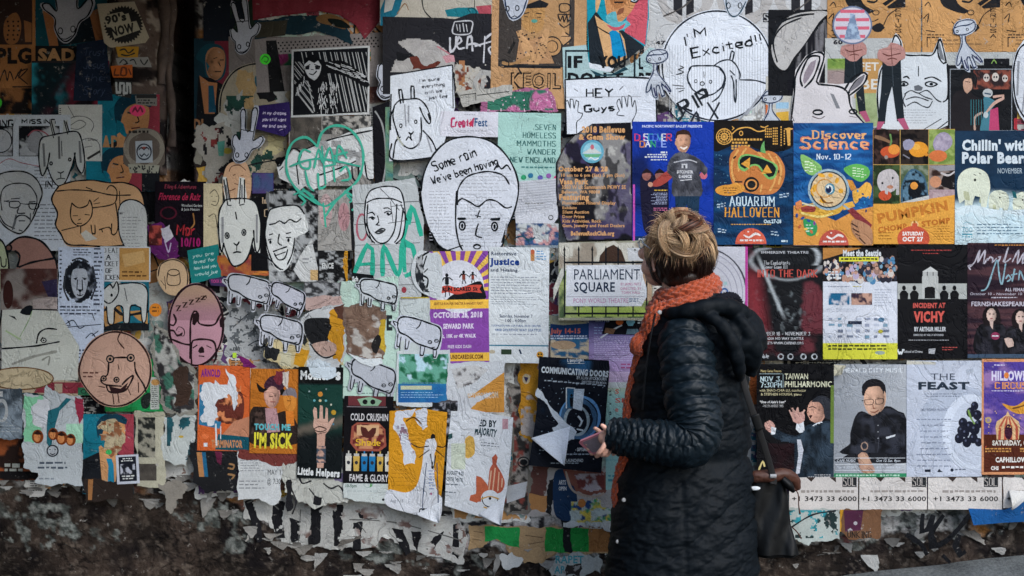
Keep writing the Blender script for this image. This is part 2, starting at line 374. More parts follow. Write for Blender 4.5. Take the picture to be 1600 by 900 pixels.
    def done(s, into=None):
        V = np.concatenate(s.V); F = np.concatenate(s.F); C = np.concatenate(s.C)
        V = s.rt(V); o = s.rt(np.array([(p[0], p[1], 0) for p in s.o]))[:, :2]
        x0, y0 = o.min(0)-3; x1, y1 = o.max(0)+3
        i0, i1 = max(0, int((x0-HX0)/HC)), int((x1-HX0)/HC)+2; j0, j1 = max(0, int((y0-HY0)/HC)), int((y1-HY0)/HC)+2
        Hs = HM[j0:j1, i0:i1]; Xg, Yg = np.meshgrid(HX0+HC*np.arange(i0, i0+Hs.shape[1]), HY0+HC*np.arange(j0, j0+Hs.shape[0]))
        m = np.zeros(Xg.shape, bool)
        for ddx in (-4, 0, 4):
            for ddy in (-4, 0, 4): m |= inside([tuple(p) for p in o], Xg+ddx, Yg+ddy)
        base = max(0.0, Hs[m].max() if m.any() else 0.0)+0.08+s.lift
        Hs[m] = base+s.z+0.03
        cx, cy = s.c; Vw = np.empty((len(V), 3))
        Vw[:, 0] = (V[:, 0]-cx)*K; Vw[:, 2] = -(V[:, 1]-cy)*K; Vw[:, 1] = -V[:, 2]*0.001
        if into is not None:
            into.append((Vw+np.array([(cx-800)*K, -base*0.001, CZ+(450-cy)*K]), F, C)); return
        me = mk_mesh(s.name, Vw, F, C); me.materials.append(MAT[s.mat])
        ob = bpy.data.objects.new(s.name, me); COL.objects.link(ob); ob.location = ((cx-800)*K, -base*0.001, CZ+(450-cy)*K)
        tag(ob, s.label, s.cat, s.group, s.kind); s.ob = ob; return ob
def PO(*a, **k): return Sheet('poster', *a, **k)
def CU(*a, **k): return Sheet('cutout_drawing', *a, **k)
def mk_mesh(name, V, F, C=None, smooth=False):
    me = bpy.data.meshes.new(name); F = np.asarray(F, np.int32); n = len(F)
    me.vertices.add(len(V)); me.vertices.foreach_set('co', np.asarray(V, np.float32).ravel())
    me.loops.add(n*F.shape[1]); me.loops.foreach_set('vertex_index', F.ravel())
    me.polygons.add(n); me.polygons.foreach_set('loop_start', np.arange(0, n*F.shape[1], F.shape[1], dtype=np.int32))
    me.update(calc_edges=True)
    me.polygons.foreach_set('use_smooth', np.full(n, bool(smooth)))
    if C is not None:
        at = me.color_attributes.new('Col', 'FLOAT_COLOR', 'POINT'); c4 = np.c_[np.clip(C, 0, 1), np.ones(len(C))].astype(np.float32); at.data.foreach_set('color', c4.ravel())
    me.validate(); return me
# ---------------------------------------------------------------- the wall, the ground, the ledge
EDGE = [(-300, 760), (0, 752), (60, 775), (120, 745), (190, 775), (255, 770), (275, 735), (330, 770), (385, 800), (430, 835), (520, 845), (600, 850), (700, 870), (760, 865), (860, 880), (960, 870), (1180, 860), (1300, 850), (1420, 838), (1500, 838), (1600, 815), (1900, 790)]
def paper_edge(x): return np.interp(x, [e[0] for e in EDGE], [e[1] for e in EDGE])
def wall_col(X, Y):
    c = mix(lin('#231e1b'), lin('#463b34'), sst(.3, .75, NZ(X, Y, 60, 3, 5)))
    c = mix(c, lin('#5d5249'), sst(.55, .8, NZ(X, Y, 14, 9, 4))*0.6)
    c = mix(c, lin('#121013'), sst(.45, .7, NZ(X, Y, 40, 29, 6))*0.8); c = mix(c, lin('#756a60'), sst(.6, .7, NZ(X, Y, 7, 39, 5))*.35); c = mix(c, lin('#0c0b0c'), sst(.018, .004, abs(NZ(X, Y, 60, 49, 6)-.5))*.8)
    d = paper_edge(X)-Y+45*(NZ(X, Y, 22, 5, 4)-.5)
    res = sst(0, 8, d)
    white = mix(lin('#8e8a86'), lin('#b9b8b5'), NZ(X, Y, 9, 15, 4)); white = mix(white, lin('#2b2a2c'), sst(.52, .62, NZ(X, Y, 9, 33, 6)))
    tint = NZ(X, Y, 70, 44, 3)
    white = mix(white, lin('#9a6a3a'), sst(.6, .7, tint)*0.8); white = mix(white, lin('#8d5a5a'), sst(.6, .7, NZ(X, Y, 50, 54, 3))*0.6)
    c = mix(c, white, res)
    # patches of residue left on the bare concrete, lighter towards the right
    for cx, cy, rx, ry, k in ((60, 815, 62, 42, .95), (165, 840, 25, 30, .8), (340, 800, 60, 30, .9), (370, 840, 30, 30, .7), (15, 790, 40, 40, .6), (620, 860, 90, 26, .8), (730, 880, 50, 20, .6), (1400, 800, 170, 50, .75), (1540, 800, 60, 36, .6), (900, 880, 60, 24, .8)):
        r = ((X-cx)/rx)**2+((Y-cy)/ry)**2
        m = sst(.50, .60, NZ(X, Y, 13, 71, 5)-0.18*(r-0.5))*(r < 1.6)*k
        c = mix(c, mix(lin('#8a8e89'), lin('#4a4f4c'), sst(.35, .6, NZ(X, Y, 7, 81, 4))), m)
    c = mix(c, lin('#120f12'), sst(260, 268, X)*sst(316, 304, X)*sst(330, 275, Y)*0.95)  # recess shade painted into the wall colour, fading out below the gap
    return c
def axis(lo, a, b, hi, st, cs):
    return np.unique(np.round(np.concatenate([np.arange(lo, a, cs), np.arange(a, b, st), np.arange(b, hi+cs, cs)]), 3))
def build_wall():
    xs = axis(-1400, -60, 1660, 3000, 3.0, 40); ys = axis(-1400, -60, 745, 745, 3.0, 34); ys = np.append(ys[ys < 745], np.arange(745, 930, 1.8)); ys = np.append(ys, np.arange(932, 1066, 30)); ys = np.append(ys[ys < 1066], 450+CZ/K+20)
    X, Y = np.meshgrid(xs, ys)
    dep = 6*(NZ(X, Y, 120, 2, 3)-.5)+3.5*(NZ(X, Y, 18, 8, 4)-.5)+np.where(Y > 740, 9*np.abs(NZ(X, Y, 22, 18, 5)-.5)+3*(NZ(X, Y, 6, 28, 3)-.5), 0)-2*(Y > 740)
    d = paper_edge(X)-Y+45*(NZ(X, Y, 22, 5, 4)-.5); dep = dep-1.0+np.where(d > 0, 2.0, 0)
    dep = np.minimum(dep, np.where(Y < paper_edge(X)-30, -0.6, 9)); dep = np.where(Y > paper_edge(X)-10, dep-4, dep)
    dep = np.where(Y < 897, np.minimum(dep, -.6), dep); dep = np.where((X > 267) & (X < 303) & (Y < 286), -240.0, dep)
    V = np.stack([(X-800)*K, -dep*0.001, CZ+(450-Y)*K], -1).reshape(-1, 3); C = wall_col(X, Y).reshape(-1, 3)
    n = len(xs); i = np.arange(len(xs)*len(ys)).reshape(len(ys), n); a, b, c, d = i[:-1, :-1], i[:-1, 1:], i[1:, 1:], i[1:, :-1]
    F = np.stack([a, d, c, b], -1).reshape(-1, 4)
    me = mk_mesh('wall', V, F, C, smooth=True); me.materials.append(MAT['base']); o = bpy.data.objects.new('wall', me); COL.objects.link(o)
    tag(o, 'dark rough alley wall crusted with torn paper residue behind all the posters', 'wall')
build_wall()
def concrete(name, c0, c1, sc=6.0, bump=0.5, speck=60):
    m, t = new_mat(name); L = t.links.new; o = N(t, 'ShaderNodeOutputMaterial'); b = N(t, 'ShaderNodeBsdfPrincipled', i_Roughness=0.9)
    g = N(t, 'ShaderNodeNewGeometry'); n = N(t, 'ShaderNodeTexNoise', i_Scale=sc, i_Detail=8.0, i_Roughness=0.7); L(g.outputs['Position'], n.inputs['Vector'])
    n2 = N(t, 'ShaderNodeTexNoise', i_Scale=float(speck), i_Detail=4.0, i_Roughness=0.8); L(g.outputs['Position'], n2.inputs['Vector'])
    ad = N(t, 'ShaderNodeMath', operation='ADD'); L(n.outputs['Fac'], ad.inputs[0]); L(n2.outputs['Fac'], ad.inputs[1])
    r = N(t, 'ShaderNodeValToRGB'); r.color_ramp.elements[0].position = 0.75/2; r.color_ramp.elements[1].position = 1.3/2
    r.color_ramp.elements[0].color = (*lin(c0), 1); r.color_ramp.elements[1].color = (*lin(c1), 1)
    hf = N(t, 'ShaderNodeMath', operation='MULTIPLY'); hf.inputs[1].default_value = 0.5; L(ad.outputs[0], hf.inputs[0]); L(hf.outputs[0], r.inputs[0]); L(r.outputs[0], b.inputs['Base Color'])
    bu = N(t, 'ShaderNodeBump', i_Strength=bump, i_Distance=0.006); L(ad.outputs[0], bu.inputs['Height']); L(bu.outputs[0], b.inputs['Normal']); L(b.outputs[0], o.inputs[0]); return m
M_LEDGE = concrete('ledge_concrete', '#2c2e2f', '#6f7270', 5, 1.0, 90); M_ROAD = concrete('asphalt', '#2c2c2d', '#4a4a4b', 3, 0.8, 120); M_SIDE = concrete('dark_render', '#3a3634', '#5c5753', 2, 0.4, 40)
def wx(px): return (px-800)*K
def wz(py): return CZ+(450-py)*K
def slab(name, prof, y0, y1, mat, label, cat, kind=None, seg=60):
    """solid whose upper edge follows prof (layout units) between depths y0 (wall side) and y1, down to the ground"""
    V = []; F = []
    xs = np.linspace(prof[0][0], prof[-1][0], seg+1); hs = np.interp(xs, [p[0] for p in prof], [p[1] for p in prof]); nd = 5
    for x, h in zip(xs, hs):
        h2 = h+1.6*(NZ(x, 0, 15, 4)-.5)*2
        for k in range(nd+1):
            yy = y0+(y1-y0)*k/nd; V.append((wx(x), yy+(0.01*(NZ(x, 5, 9, 6)-.5) if k == nd else 0), wz(h2)-0.10*(k/nd)-(0.02 if k == nd else 0)-0.006*float(NZ(x, k*20, 20, 3))))
        V.append((wx(x), y1-0.005, -0.06))
    m = nd+2
    for i in range(seg):
        for k in range(m-1): a = i*m+k; F.append((a, a+1, a+m+1, a+m))
    me = mk_mesh(name, V, F, None, True); me.materials.append(mat); o = bpy.data.objects.new(name, me); COL.objects.link(o); tag(o, label, cat, None, kind)
slab('concrete_ledge', [(1130, 925), (1260, 907), (1364, 891), (1442, 883), (1520, 874), (1600, 865), (2600, 750)], -0.004, -0.30, M_LEDGE, 'sloping grey concrete ledge along the foot of the wall at the right', 'ledge')
def boxm(name, x0, x1, y0, y1, z0, z1, mat, label=None, cat=None, kind=None, parent=None):
    V = [(x, y, z) for x in (x0, x1) for y in (y0, y1) for z in (z0, z1)]
    F = [(0, 1, 3, 2), (4, 6, 7, 5), (0, 4, 5, 1), (2, 3, 7, 6), (0, 2, 6, 4), (1, 5, 7, 3)]
    me = mk_mesh(name, V, F); me.materials.append(mat); o = bpy.data.objects.new(name, me); COL.objects.link(o); tag(o, label, cat, None, kind); o.parent = parent; return o
V = [(-60, -60, 0), (60, -60, 0), (60, 0.3, 0), (-60, 0.3, 0)]
me = mk_mesh('ground', V, [(0, 1, 2, 3)]); me.materials.append(M_ROAD); o = bpy.data.objects.new('ground', me); COL.objects.link(o); tag(o, kind='structure')
# unseen wall and overhead slab, both added to keep the left side in shade
boxm('added_shade_wall', wx(0)-0.36, wx(0)-0.16, -4.3, -0.0, 0, 4.4, M_SIDE, 'unseen dark wall added at the left of the poster wall to shade it', 'wall')
boxm('added_shade_slab', wx(0)-0.16, -0.35, -2.7, -0.02, 2.5, 2.62, M_SIDE, 'unseen dark slab added over the left corner of the poster wall to shade it', 'added_shade_slab')
# column with stickers, and pipe beside it
def column():
    t = bpy.data.objects.new('pillar', None); COL.objects.link(t); t.location = (wx(218), 0, wz(275)); tag(t, 'brown battered metal pillar covered in stickers beside the dark gap', 'pillar')
    V = []; F = []; C = []; ns = 40; ys = np.concatenate([np.linspace(-700, -20, 16), np.arange(-10, 277, 4.0)])
    for j, py in enumerate(ys):
        q = 1.0 if py < 262 else max(0.05, 1-((py-262)/15)**2)
        for i in range(ns+1):
            u = i/ns; a = math.pi*u; cx = -math.cos(a); sx = math.copysign(abs(cx)**0.55, cx); yy = abs(math.sin(a))**0.6
            px = 218+46*sx+(4*math.sin(py*0.02)); d = 40*yy*q+1.5*float(NZ(px, py, 14, 5))
            V.append((wx(px)-t.location.x, -d*0.001+0.002, wz(py)-t.location.z)); c = mix(lin('#4a3c37'), lin('#6f6058'), NZ(px, py, 22, 31, 4)); c = mix(c, lin('#9d9288'), sst(.62, .7, NZ(px, py, 12, 37, 5))); C.append(mix(c, lin('#1d1718'), sst(.56, .68, NZ(px, py, 30, 38, 4))))
    n = ns+1
    for j in range(len(ys)-1):
        for i in range(ns): a = j*n+i; F.append((a, a+n, a+n+1, a+1))
    me = mk_mesh('pillar_casing', V, F, np.array(C).reshape(-1, 3), True); me.materials.append(MAT['worn']); o = bpy.data.objects.new('casing', me); COL.objects.link(o); o.parent = t
    # two bent pipes down its right side
    for k, (bx, r, d) in enumerate(((258, 8, 30), (268, 6, 16))):
        V = []; F = []; C = []; ys2 = np.concatenate([np.linspace(-700, -20, 10), np.arange(-10, 135+k*100, 6.0)])
        for j, py in enumerate(ys2):
            for i in range(12):
                a = 2*math.pi*i/12; px = bx+3*math.sin(py*0.035+k)+r*math.cos(a)*(1+.25*math.sin(py*.09)); V.append((wx(px)-t.location.x, -(d+r*2.1*math.sin(a))*0.001, wz(py)-t.location.z)); C.append(mix(lin('#3a302d'), lin('#6a5c54'), NZ(px, py, 8, 51, 3)))
        for j in range(len(ys2)-1):
            for i in range(12): F.append((j*12+i, j*12+(i+1) % 12, (j+1)*12+(i+1) % 12, (j+1)*12+i))
        me = mk_mesh('pipe', V, F, np.array(C).reshape(-1, 3), True); me.materials.append(MAT['worn']); o = bpy.data.objects.new('pipe', me); COL.objects.link(o); o.parent = t
column()
for j in range(len(HM)):            # stickers on the pillar sit on its face
    py = HY0+HC*j
    if py < 262:
        i0, i1 = int((182-HX0)/HC), int((262-HX0)/HC); HM[j, i0:i1] = 41.5
# ---------------------------------------------------------------- layers of old torn paper under the posters
PAL = ['#c9c8c4', '#b9bcb8', '#d0d2d0', '#c3c0b8', '#c9c8c4', '#aab0ae', '#b98a58', '#b58150', '#24252a', '#1a1b1f', '#2a6f7e', '#8d3f4b', '#7d8f8a', '#b8cfc2', '#caa24c', '#5b3f6b', '#8b6f63', '#d5d5d0']
def scrap(x, y, w, h, r, into, dark=0):
    cols = PAL if not dark else PAL[6:14]+['#3a3432', '#57504a']*2
    p = [(x, y), (x+w, y+r.uniform(-4, 4)), (x+w+r.uniform(-4, 4), y+h), (x+r.uniform(-4, 4), y+h+r.uniform(-6, 6))]
    if r.random() < .6: p.insert(3, (x+w*r.uniform(.3, .7), y+h*r.uniform(.6, 1.1)))
    cc = r.choice(cols); s = Sheet('scrap', None, None, torn(p, r.uniform(1.5, 5), 4, r.random()), '#cfcfca' if r.random() < .85 else cc, mat='worn')
    cx, cy = x+w/2, y+h/2; s.P(torn([(cx+(a-cx)*.91, cy+(b-cy)*.91) for a, b in p], r.uniform(1.5, 5), 4, r.random()), cc)
    k = r.random(); x0, y0, x1, y1 = x+w*.12, y+h*.12, x+w*.86, y+h*.84; ink = '#1b1c20' if cc[1] in '789abcd' else '#c8c8c2'
    if k < .3: s.L(x0, y0, x1, y1, max(2, int(h/5)), ink, 0.4)
    elif k < .5:
        a, b = lin(r.choice(cols)), lin(r.choice(cols)); sd = r.randint(0, 999)
        s.IMG(x0, y0, x1, y1, lambda X, Y: mix(a, b, sst(.4, .6, NZ(X, Y, 8, sd, 5))), 2.0, lambda X, Y: NZ(X, Y, 7, sd+5, 5) > .40)
    elif k < .72:
        for q in range(3): s.S([(r.uniform(x0, x1), r.uniform(y0, y1)) for _ in range(4)], r.uniform(1, 3.5), ink)
    elif k < .84:
        for q in range(2): s.R(x0+r.uniform(0, w*.4), y0+h*.3*q, x0+w*.5, y0+h*.3*q+h*.16, r.choice(cols))
    sd = r.randint(0, 999); s.IMG(x, y, x+w, y+h, lambda X, Y: mix(lin('#b9b7b1'), lin('#8d8983'), NZ(X, Y, 6, sd, 3)), 2.2, lambda X, Y: (NZ(X, Y, 9, sd+9, 5) > .64) & inside(p, X, Y))
    s.done(into)
def scraps(name, n, area, size, seed, dark=0, lo=0):
    r = random.Random(seed); into = []
    for i in range(n):
        x = r.uniform(area[0], area[2]); y = r.uniform(area[1], area[3]); w_ = r.uniform(*size); h_ = w_*r.uniform(.6, 1.5)
        if y+h_ > paper_edge(x+w_/2)-lo: continue
        if x+w_ > 176 and x < 306 and y < 278: continue
        scrap(x, y, w_, h_, r, into, dark)
    V = np.concatenate([i[0] for i in into]); C = np.concatenate([i[2] for i in into]); b = 0; Fs = []
    for i in into: Fs.append(i[1]+b); b += len(i[0])
    me = mk_mesh(name, V, np.concatenate(Fs), C); me.materials.append(MAT['worn']); o = bpy.data.objects.new(name, me); COL.objects.link(o); tag(o, kind='stuff')
scraps('torn_paper_layers', 230, (-60, -40, 1660, 850), (60, 130), 1)
scraps('torn_paper_layers', 60, (-310, -310, -60, 760), (90, 160), 2); scraps('torn_paper_layers', 60, (1660, -310, 1890, 790), (90, 160), 3)
scraps('torn_paper_scraps', 330, (-20, -20, 1620, 860), (18, 52), 4)

def fringe(n, seed):
    """small curled tongues of wet paper along the torn lower edge"""
    r = random.Random(seed); Vs = []; Fs = []; Cs = []; b0 = 0
    for q in range(n):
        x = r.uniform(-60, 1660); y = paper_edge(x)+r.gauss(0, 12)+(16 if 380 < x < 740 else 0)
        if 940 < x < 1190: continue
        w_ = r.uniform(4, 30); h = r.uniform(4, 20)*(1 if r.random() < .8 else 1.8); a = r.gauss(0, .6); lf = r.uniform(1, 7); m = 7; c = mix(lin('#a3a3a0'), lin('#5d5852'), r.random()); c = c*.4 if r.random() < .15 else c; c2 = mix(c, lin('#8a8680'), r.random())
        for i in range(m+1):
            u = i/m; half = w_*.5*(1-u**1.6)+r.uniform(.2, 1.6)
            for s_ in (-1, -.3, .4, 1):
                px = x+math.sin(a)*h*u+s_*half+r.uniform(-1, 1)*1.2; py = y+math.cos(a)*h*u+r.uniform(-.8, .8); d = .8+lf*u**1.5*(1+.5*s_*math.sin(q))+(r.uniform(0, 1.5)); Vs.append((wx(px), -d*.001, wz(py))); Cs.append(mix(c, c2, u)*r.uniform(.8, 1.1))
        for i in range(m):
            for k in range(3): p = b0+i*4+k; Fs += [(p, p+1, p+5), (p, p+5, p+4)]
        b0 += 4*(m+1)
    me = mk_mesh('torn_paper_fringe', Vs, Fs, np.array(Cs).reshape(-1, 3), True); me.materials.append(MAT['worn']); o = bpy.data.objects.new('torn_paper_fringe', me); COL.objects.link(o); tag(o, kind='stuff')
fringe(110, 3)
# ---------------------------------------------------------------- posters, drawings and stickers (back ones first)
W_ = '#c9cccc'; INK = '#15191d'; KRAFT = '#b8875a'; TEAL = '#13758a'; RED = '#a8434f'; BLK = '#15161a'; NAVY = '#10243a'
def oblong(cx, cy, w, h): return (cx-w/2, cy-h/2, cx+w/2, cy+h/2)
def man_poster(x, y, k, label, grp, full=True, torn_off=None):
    """shepard style portrait of an angry man in suit and blue tie, generic"""
    q = PO(label, 'poster', (x, y, x+96*k, y+150*k), TEAL, mat='worn', group=grp)
    g = lambda s: [(x+a*k, y+b*k) for a, b in pts(s)]
    q.P(g('50,0 96,0 96,100 60,96 52,40'), '#9c3c4a'); q.P(g('0,86 34,70 66,74 96,100 96,150 0,150'), '#15191f')
    q.P(g('30,62 44,52 62,60 66,84 60,150 38,150'), '#c99464'); q.P(g('44,84 54,84 58,96 60,150 46,150 48,98'), '#1b7fa0')
    q.P(g('30,14 52,4 76,14 80,36 74,60 56,70 38,62 30,44'), '#c98f5e', 1); q.P(g('26,18 40,2 66,0 84,10 82,20 62,14 46,20 38,34 34,50 28,44'), '#0e3a4c', 1)
    q.P(g('30,40 40,46 44,60 52,68 42,66 32,56'), TEAL, 1); q.SS('%f,%f %f,%f'%(x+46*k, y+28*k, x+56*k, y+30*k), 2.6*k, '#1b2a33'); q.S(g('64,28 73,25'), 2.6*k); q.S(g('60,30 64,42 58,44'), 1.5*k); q.S(g('52,53 66,51'), 2.2*k, '#5a2a2a')
    return q
man = 'posters of a scowling man in a suit'
# --- far left top
q = PO('dark orange tribal print poster with patterned figure at the top left corner', 'poster', (-40, -30, 56, 178), '#b0794a', mat='worn')
q.R(-40, -30, 51, 70, '#40302c'); q.P('10,30 26,20 34,40 28,66 12,68 6,50', '#a57148', 1); q.P('38,32 50,36 50,66 40,66', '#a57148')
for i in range(14): q.E(12+i % 3*8+random.random()*3, 34+i//3*7, 1.6, 1.6, '#2a2022')
q.T('MPLG', -30, 75, 50, 100, '#221c1e', 2, sh=0); q.SS('0,128 8,110 12,126 16,112 22,126/24,124 34,108 30,122 44,108 28,116 44,132', 1.5, '#2a2326'); q.S('20,136 50,136', 2, '#2a2326'); q.IMG(-40, 138, 56, 178, lambda X, Y: mix(lin('#9c6a42'), lin('#1d1a1c'), sst(.4, .6, NZ(X, Y, 14, 3, 3))), 2.5); q.done()
q = PO('teal and red poster lettered SAD behind the upper white animal cut-out', 'poster', (56, -30, 168, 104), '#11505f', mat='worn')
q.P('66,10 84,20 92,72 78,72', '#a87048'); q.P('140,20 162,10 162,64 150,64', '#a87048'); q.P('84,20 140,20 150,64 92,72', '#14222b'); q.R(56, 72, 150, 98, '#17181c'); q.T('SAD', 60, 76, 118, 97, '#bf9468', 2); q.done()
q = PO('torn teal and dark red print smeared with black above the missing notice', 'poster', (56, 98, 176, 190), '#14606f', mat='worn')
q.IMG(56, 98, 176, 190, lambda X, Y: mix(mix(lin('#2d8fa0'), lin('#10242c'), sst(.35, .6, NZ(X, Y, 26, 3, 4))), mix(lin('#7a2335'), lin('#151016'), sst(.35, .6, NZ(X, Y, 20, 8, 4))), sst(90, 130, X*.8+(Y-98)*.5))); q.R(56, 98, 168, 101, '#2f2b2f'); q.done()
q = man_poster(158, 150, 1.0, 'dark man portrait scrap lettered AD between the sketch page and the pillar', man); q.T('AD', 164, 214, 192, 238, '#bb8c5f', 2); q.done()
q = man_poster(140, 232, .9, 'tilted portrait scrap with teal cap above the cat drawing', man); q.done()
q = Sheet('note', 'dark navy note with faint handwriting beside the pillar', 'note', '126,72 170,64 182,160 120,160', '#18253a', mat='worn')
for i, t in enumerate(('Trust', 'Jesus', 'the', 'Story')): q.T(t, 136, 78+i*20, 168, 90+i*20, '#3c4a64', f='hand', w=1.0, sh=.2)
q.done()
q = Sheet('sketch', 'pencil sketch page of a beetle from a spiral notebook', 'drawing', (98, 166, 165, 253), '#a9a9a4', mat='news')
q.SS('112,168 122,186/112,190 124,184 142,186 152,196 148,208/116,198 130,190 140,196 128,204 114,202/130,222 146,218 160,226 162,246/138,232 150,230', .9, '#4a4c50'); q.T('I, I know', 132, 218, 158, 222, '#4a4c50', f='hand', w=.8)
for i in range(6): q.E(100, 172+i*3, 1.5, .8, '#333')
q.S('142,250 162,238', 4, '#333'); q.done()
q = Sheet('missing_notice', 'white photocopied missing notices with hand lettered headings at the left edge', 'notice', (-60, 182, 116, 392), '#a6abb2', mat='news')
q.T('MISSING', -32, 190, 27, 200, INK, f='hand', w=1.8, jit=.5); q.T('MISSING', 41, 189, 92, 195, INK, f='hand', w=1.6, jit=.5)
for x0, x1 in ((-30, 27), (36, 99)):
    q.R(x0, 199, x1, 246, '#1c1f24'); q.IMG(x0+1, 200, x1-1, 245, lambda X, Y: mix(lin('#17191d'), lin('#a9adb2'), sst(.42, .58, NZ(X, Y, 11, 40+x1, 4))), 1.6)
q.E(8, 222, 17, 18, '#b4b8be'); q.E(8, 222, 17, 18, INK, ring=1.2); q.E(62, 224, 12, 17, '#8e9196'); q.S('50,214 60,206 74,208 84,216', 1.5, '#9a5560')
q.S('0,262 20,250 40,256 70,262', 1, '#a05a64'); q.L(60, 262, 112, 300, 7, '#7a7e86', .3); q.T('IN', 75, 285, 88, 294, INK, f='hand', w=1.8); q.L(60, 320, 112, 380, 10, '#7a7e86', .3)
q.S('0,276 6,284 0,290', 2, '#a03a4a'); q.done()
q = CU('pen drawing of a shaggy dog head with hanging ears over the missing notice', 'drawing', '84,190 92,190 92,212 104,210 105,190 112,190 114,210 126,208 134,224 140,260 136,276 128,268 122,250 116,270 108,290 98,294 90,284 82,262 78,280 70,276 66,250 70,222 84,214', '#9c9e9c', mat='news')
q.SS('84,214 92,212 104,210 126,208 134,224 138,256 134,272 126,262 122,240/84,214 70,220 67,250 72,276 80,262 84,240/80,262 88,282 98,292 108,286 118,262 124,240/84,192 90,218/86,190 92,214/106,190 112,212/109,192 114,208', 1.8)
for e in ((86, 257), (115, 251)): q.E(*e, 3, 3.4, INK); q.E(*e, 1.2, 1.3, '#999')
q.SS('96,270 101,272 106,269/101,272 101,280/94,282 101,280 108,281', 1.4); q.S('98,215 99,250', 5, '#5a5c5e'); q.S('74,226 76,262', 4, '#6a6c6e'); q.S('130,222 132,256', 4, '#6a6c6e'); q.S('102,222 103,246', 2, '#4a4c4e'); q.done()
q = CU('pen portrait of a man with round glasses and goatee', 'drawing', catmull(pts('0,276 20,268 44,268 62,278 74,300 70,318 58,346 44,366 30,366 12,354 -4,330 -12,300'), True, 6), '#9a9b9b', mat='news')
q.S('0,276 20,270 44,270 62,280 72,300 68,318 56,346 42,364 30,364 12,352 -2,330', 1.8); q.SS('10,330 8,308 14,294 30,288 50,290 62,304 64,318 58,336/4,332 14,350 30,358', 1.5)
q.SS('13,316 22,314/38,316/46,320 64,320', 1.3); q.SS('22,316 36,316 38,322 32,326 22,324 22,316/52,318 66,320 66,326 56,328 52,324 52,318/38,319 52,321/13,315 22,317/24,312 38,311/52,316 62,316', 1.4)
q.S('32,336 30,348 26,360', 3, '#5d6063'); q.S('54,334 54,350', 3, '#5d6063'); q.SS('36,326 34,334 46,334/30,344 36,338 46,338 54,344/36,346 46,346/36,360 42,362', 1.8, '#33363a'); q.done()
q = CU('tan cloud shaped drawing of a cat with a long curled tail', 'drawing', catmull(pts('98,292 120,284 150,282 176,286 200,286 222,296 232,320 236,350 232,384 200,386 170,388 130,386 110,384 100,366 92,352 96,334 86,312'), True, 6), '#ad8864', mat='news')
q.S('98,292 120,285 150,283 176,287 200,287 222,297 231,320 234,350 230,384', 1.8); q.S('98,292 87,312 96,334 93,352 101,366 112,382 140,384 170,386 200,384', 2); q.SS('94,300 120,298 150,300 180,306 210,306/102,361 130,354/140,294 150,298', 1.6)
q.SS('118,318 116,336 120,348 130,354 140,350 148,340 150,326 146,314 142,322 130,326 122,322 118,318/150,326 176,322 186,316 188,300 182,292 176,292 172,298/132,354 132,366/148,352 150,366 154,366 154,352/160,360 176,356 180,364/164,358 166,364/186,318 190,352 186,366 180,366 180,350/192,300 193,330', 1.6, '#1f1a18')
q.SS('120,338 128,338/138,336 146,337/128,345 132,343/126,350 134,350/152,316 160,310/152,320 162,318', 1.5, '#2a2220'); q.P('132,366 140,360 158,374 140,378', '#bdbab0'); q.done()
q = CU('light grey oval shoe shaped drawing shaded at its tip', 'drawing', catmull(pts('190,330 196,318 210,312 226,318 236,336 236,400 238,470 232,480 220,440 206,400 192,366'), True, 6), '#a3a4a2', mat='news')
q.S('190,330 196,318 210,313 226,319 235,336 236,400 237,470', 1.8); q.S('190,330 192,366 206,400 220,440 230,478', 1.8); q.IMG(190, 312, 240, 480, lambda X, Y: mix(lin('#a3a4a2'), lin('#55585a'), sst(.5, .62, NZ(X, Y, 30, 3, 3, 12))), 2, lambda X, Y: (NZ(X, Y, 30, 3, 3, 12) > .5) & ((Y < 336) | (Y > 410)), shape='192,332 198,320 210,316 224,320 232,336 234,400 234,468 222,440 208,400 195,366')
q.L(196, 340, 230, 400, 12, '#8a8c8c', .25); q.done()
q = Sheet('flyer', 'white flyer lettered in old slab capitals beside the lion page', 'flyer', (162, 386, 240, 440), '#a9acaf', mat='news')
for i, (t, x0, x1) in enumerate((('TO EAT', 162, 190), ('A', 172, 178), ('BUCKET', 160, 190), ('OF', 171, 181), ('CHICKEN', 158, 192))): q.T(t, x0, 388+i*10.5, x1, 395+i*10.5, INK, f='slab', w=1.5)
q.R(192, 388, 238, 438, '#b58a50'); q.P('196,398 230,392 232,410 200,418', '#c5a06a'); q.L(196, 424, 236, 436, 2, '#5a3c20', .4); q.done()
q = PO('teal and orange poster strip under the grey cat drawing', 'poster', (160, 440, 238, 516), '#1a6a7e', mat='worn')
q.R(160, 504, 238, 516, '#15191d'); q.P('206,486 236,484 236,506 222,500', '#b98a50'); q.P('164,480 190,470 200,500 170,510', '#b98a50'); q.S('160,490 180,480 200,492 238,486', 4, INK); q.done()
q = CU('grey pen drawing of a walking cat seen from the side', 'drawing', catmull(pts('168,452 180,442 190,440 200,444 226,442 236,456 234,500 228,504 224,480 210,476 206,504 198,504 196,480 184,480 182,506 174,504 172,482 164,470'), True, 5), '#9fa09d', mat='news')
q.S('168,452 178,444 182,450 188,440 191,454 186,466 176,474 166,468', 1.7); q.SS('191,444 214,442 230,446 236,460 233,500 228,503 225,480/225,480 210,478 207,503 199,503 197,480 186,480 183,505 175,504 172,478', 1.7); q.E(180, 461, 2, 2.6, INK); q.SS('172,474 182,472/200,450 204,470', 1.4, '#5a5c5c'); q.done()
q = Sheet('lion_page', 'photocopied page with a lion portrait among handwritten notes', 'drawing', (97, 387, 168, 578), '#a3abba', rot=-.4, mat='news')
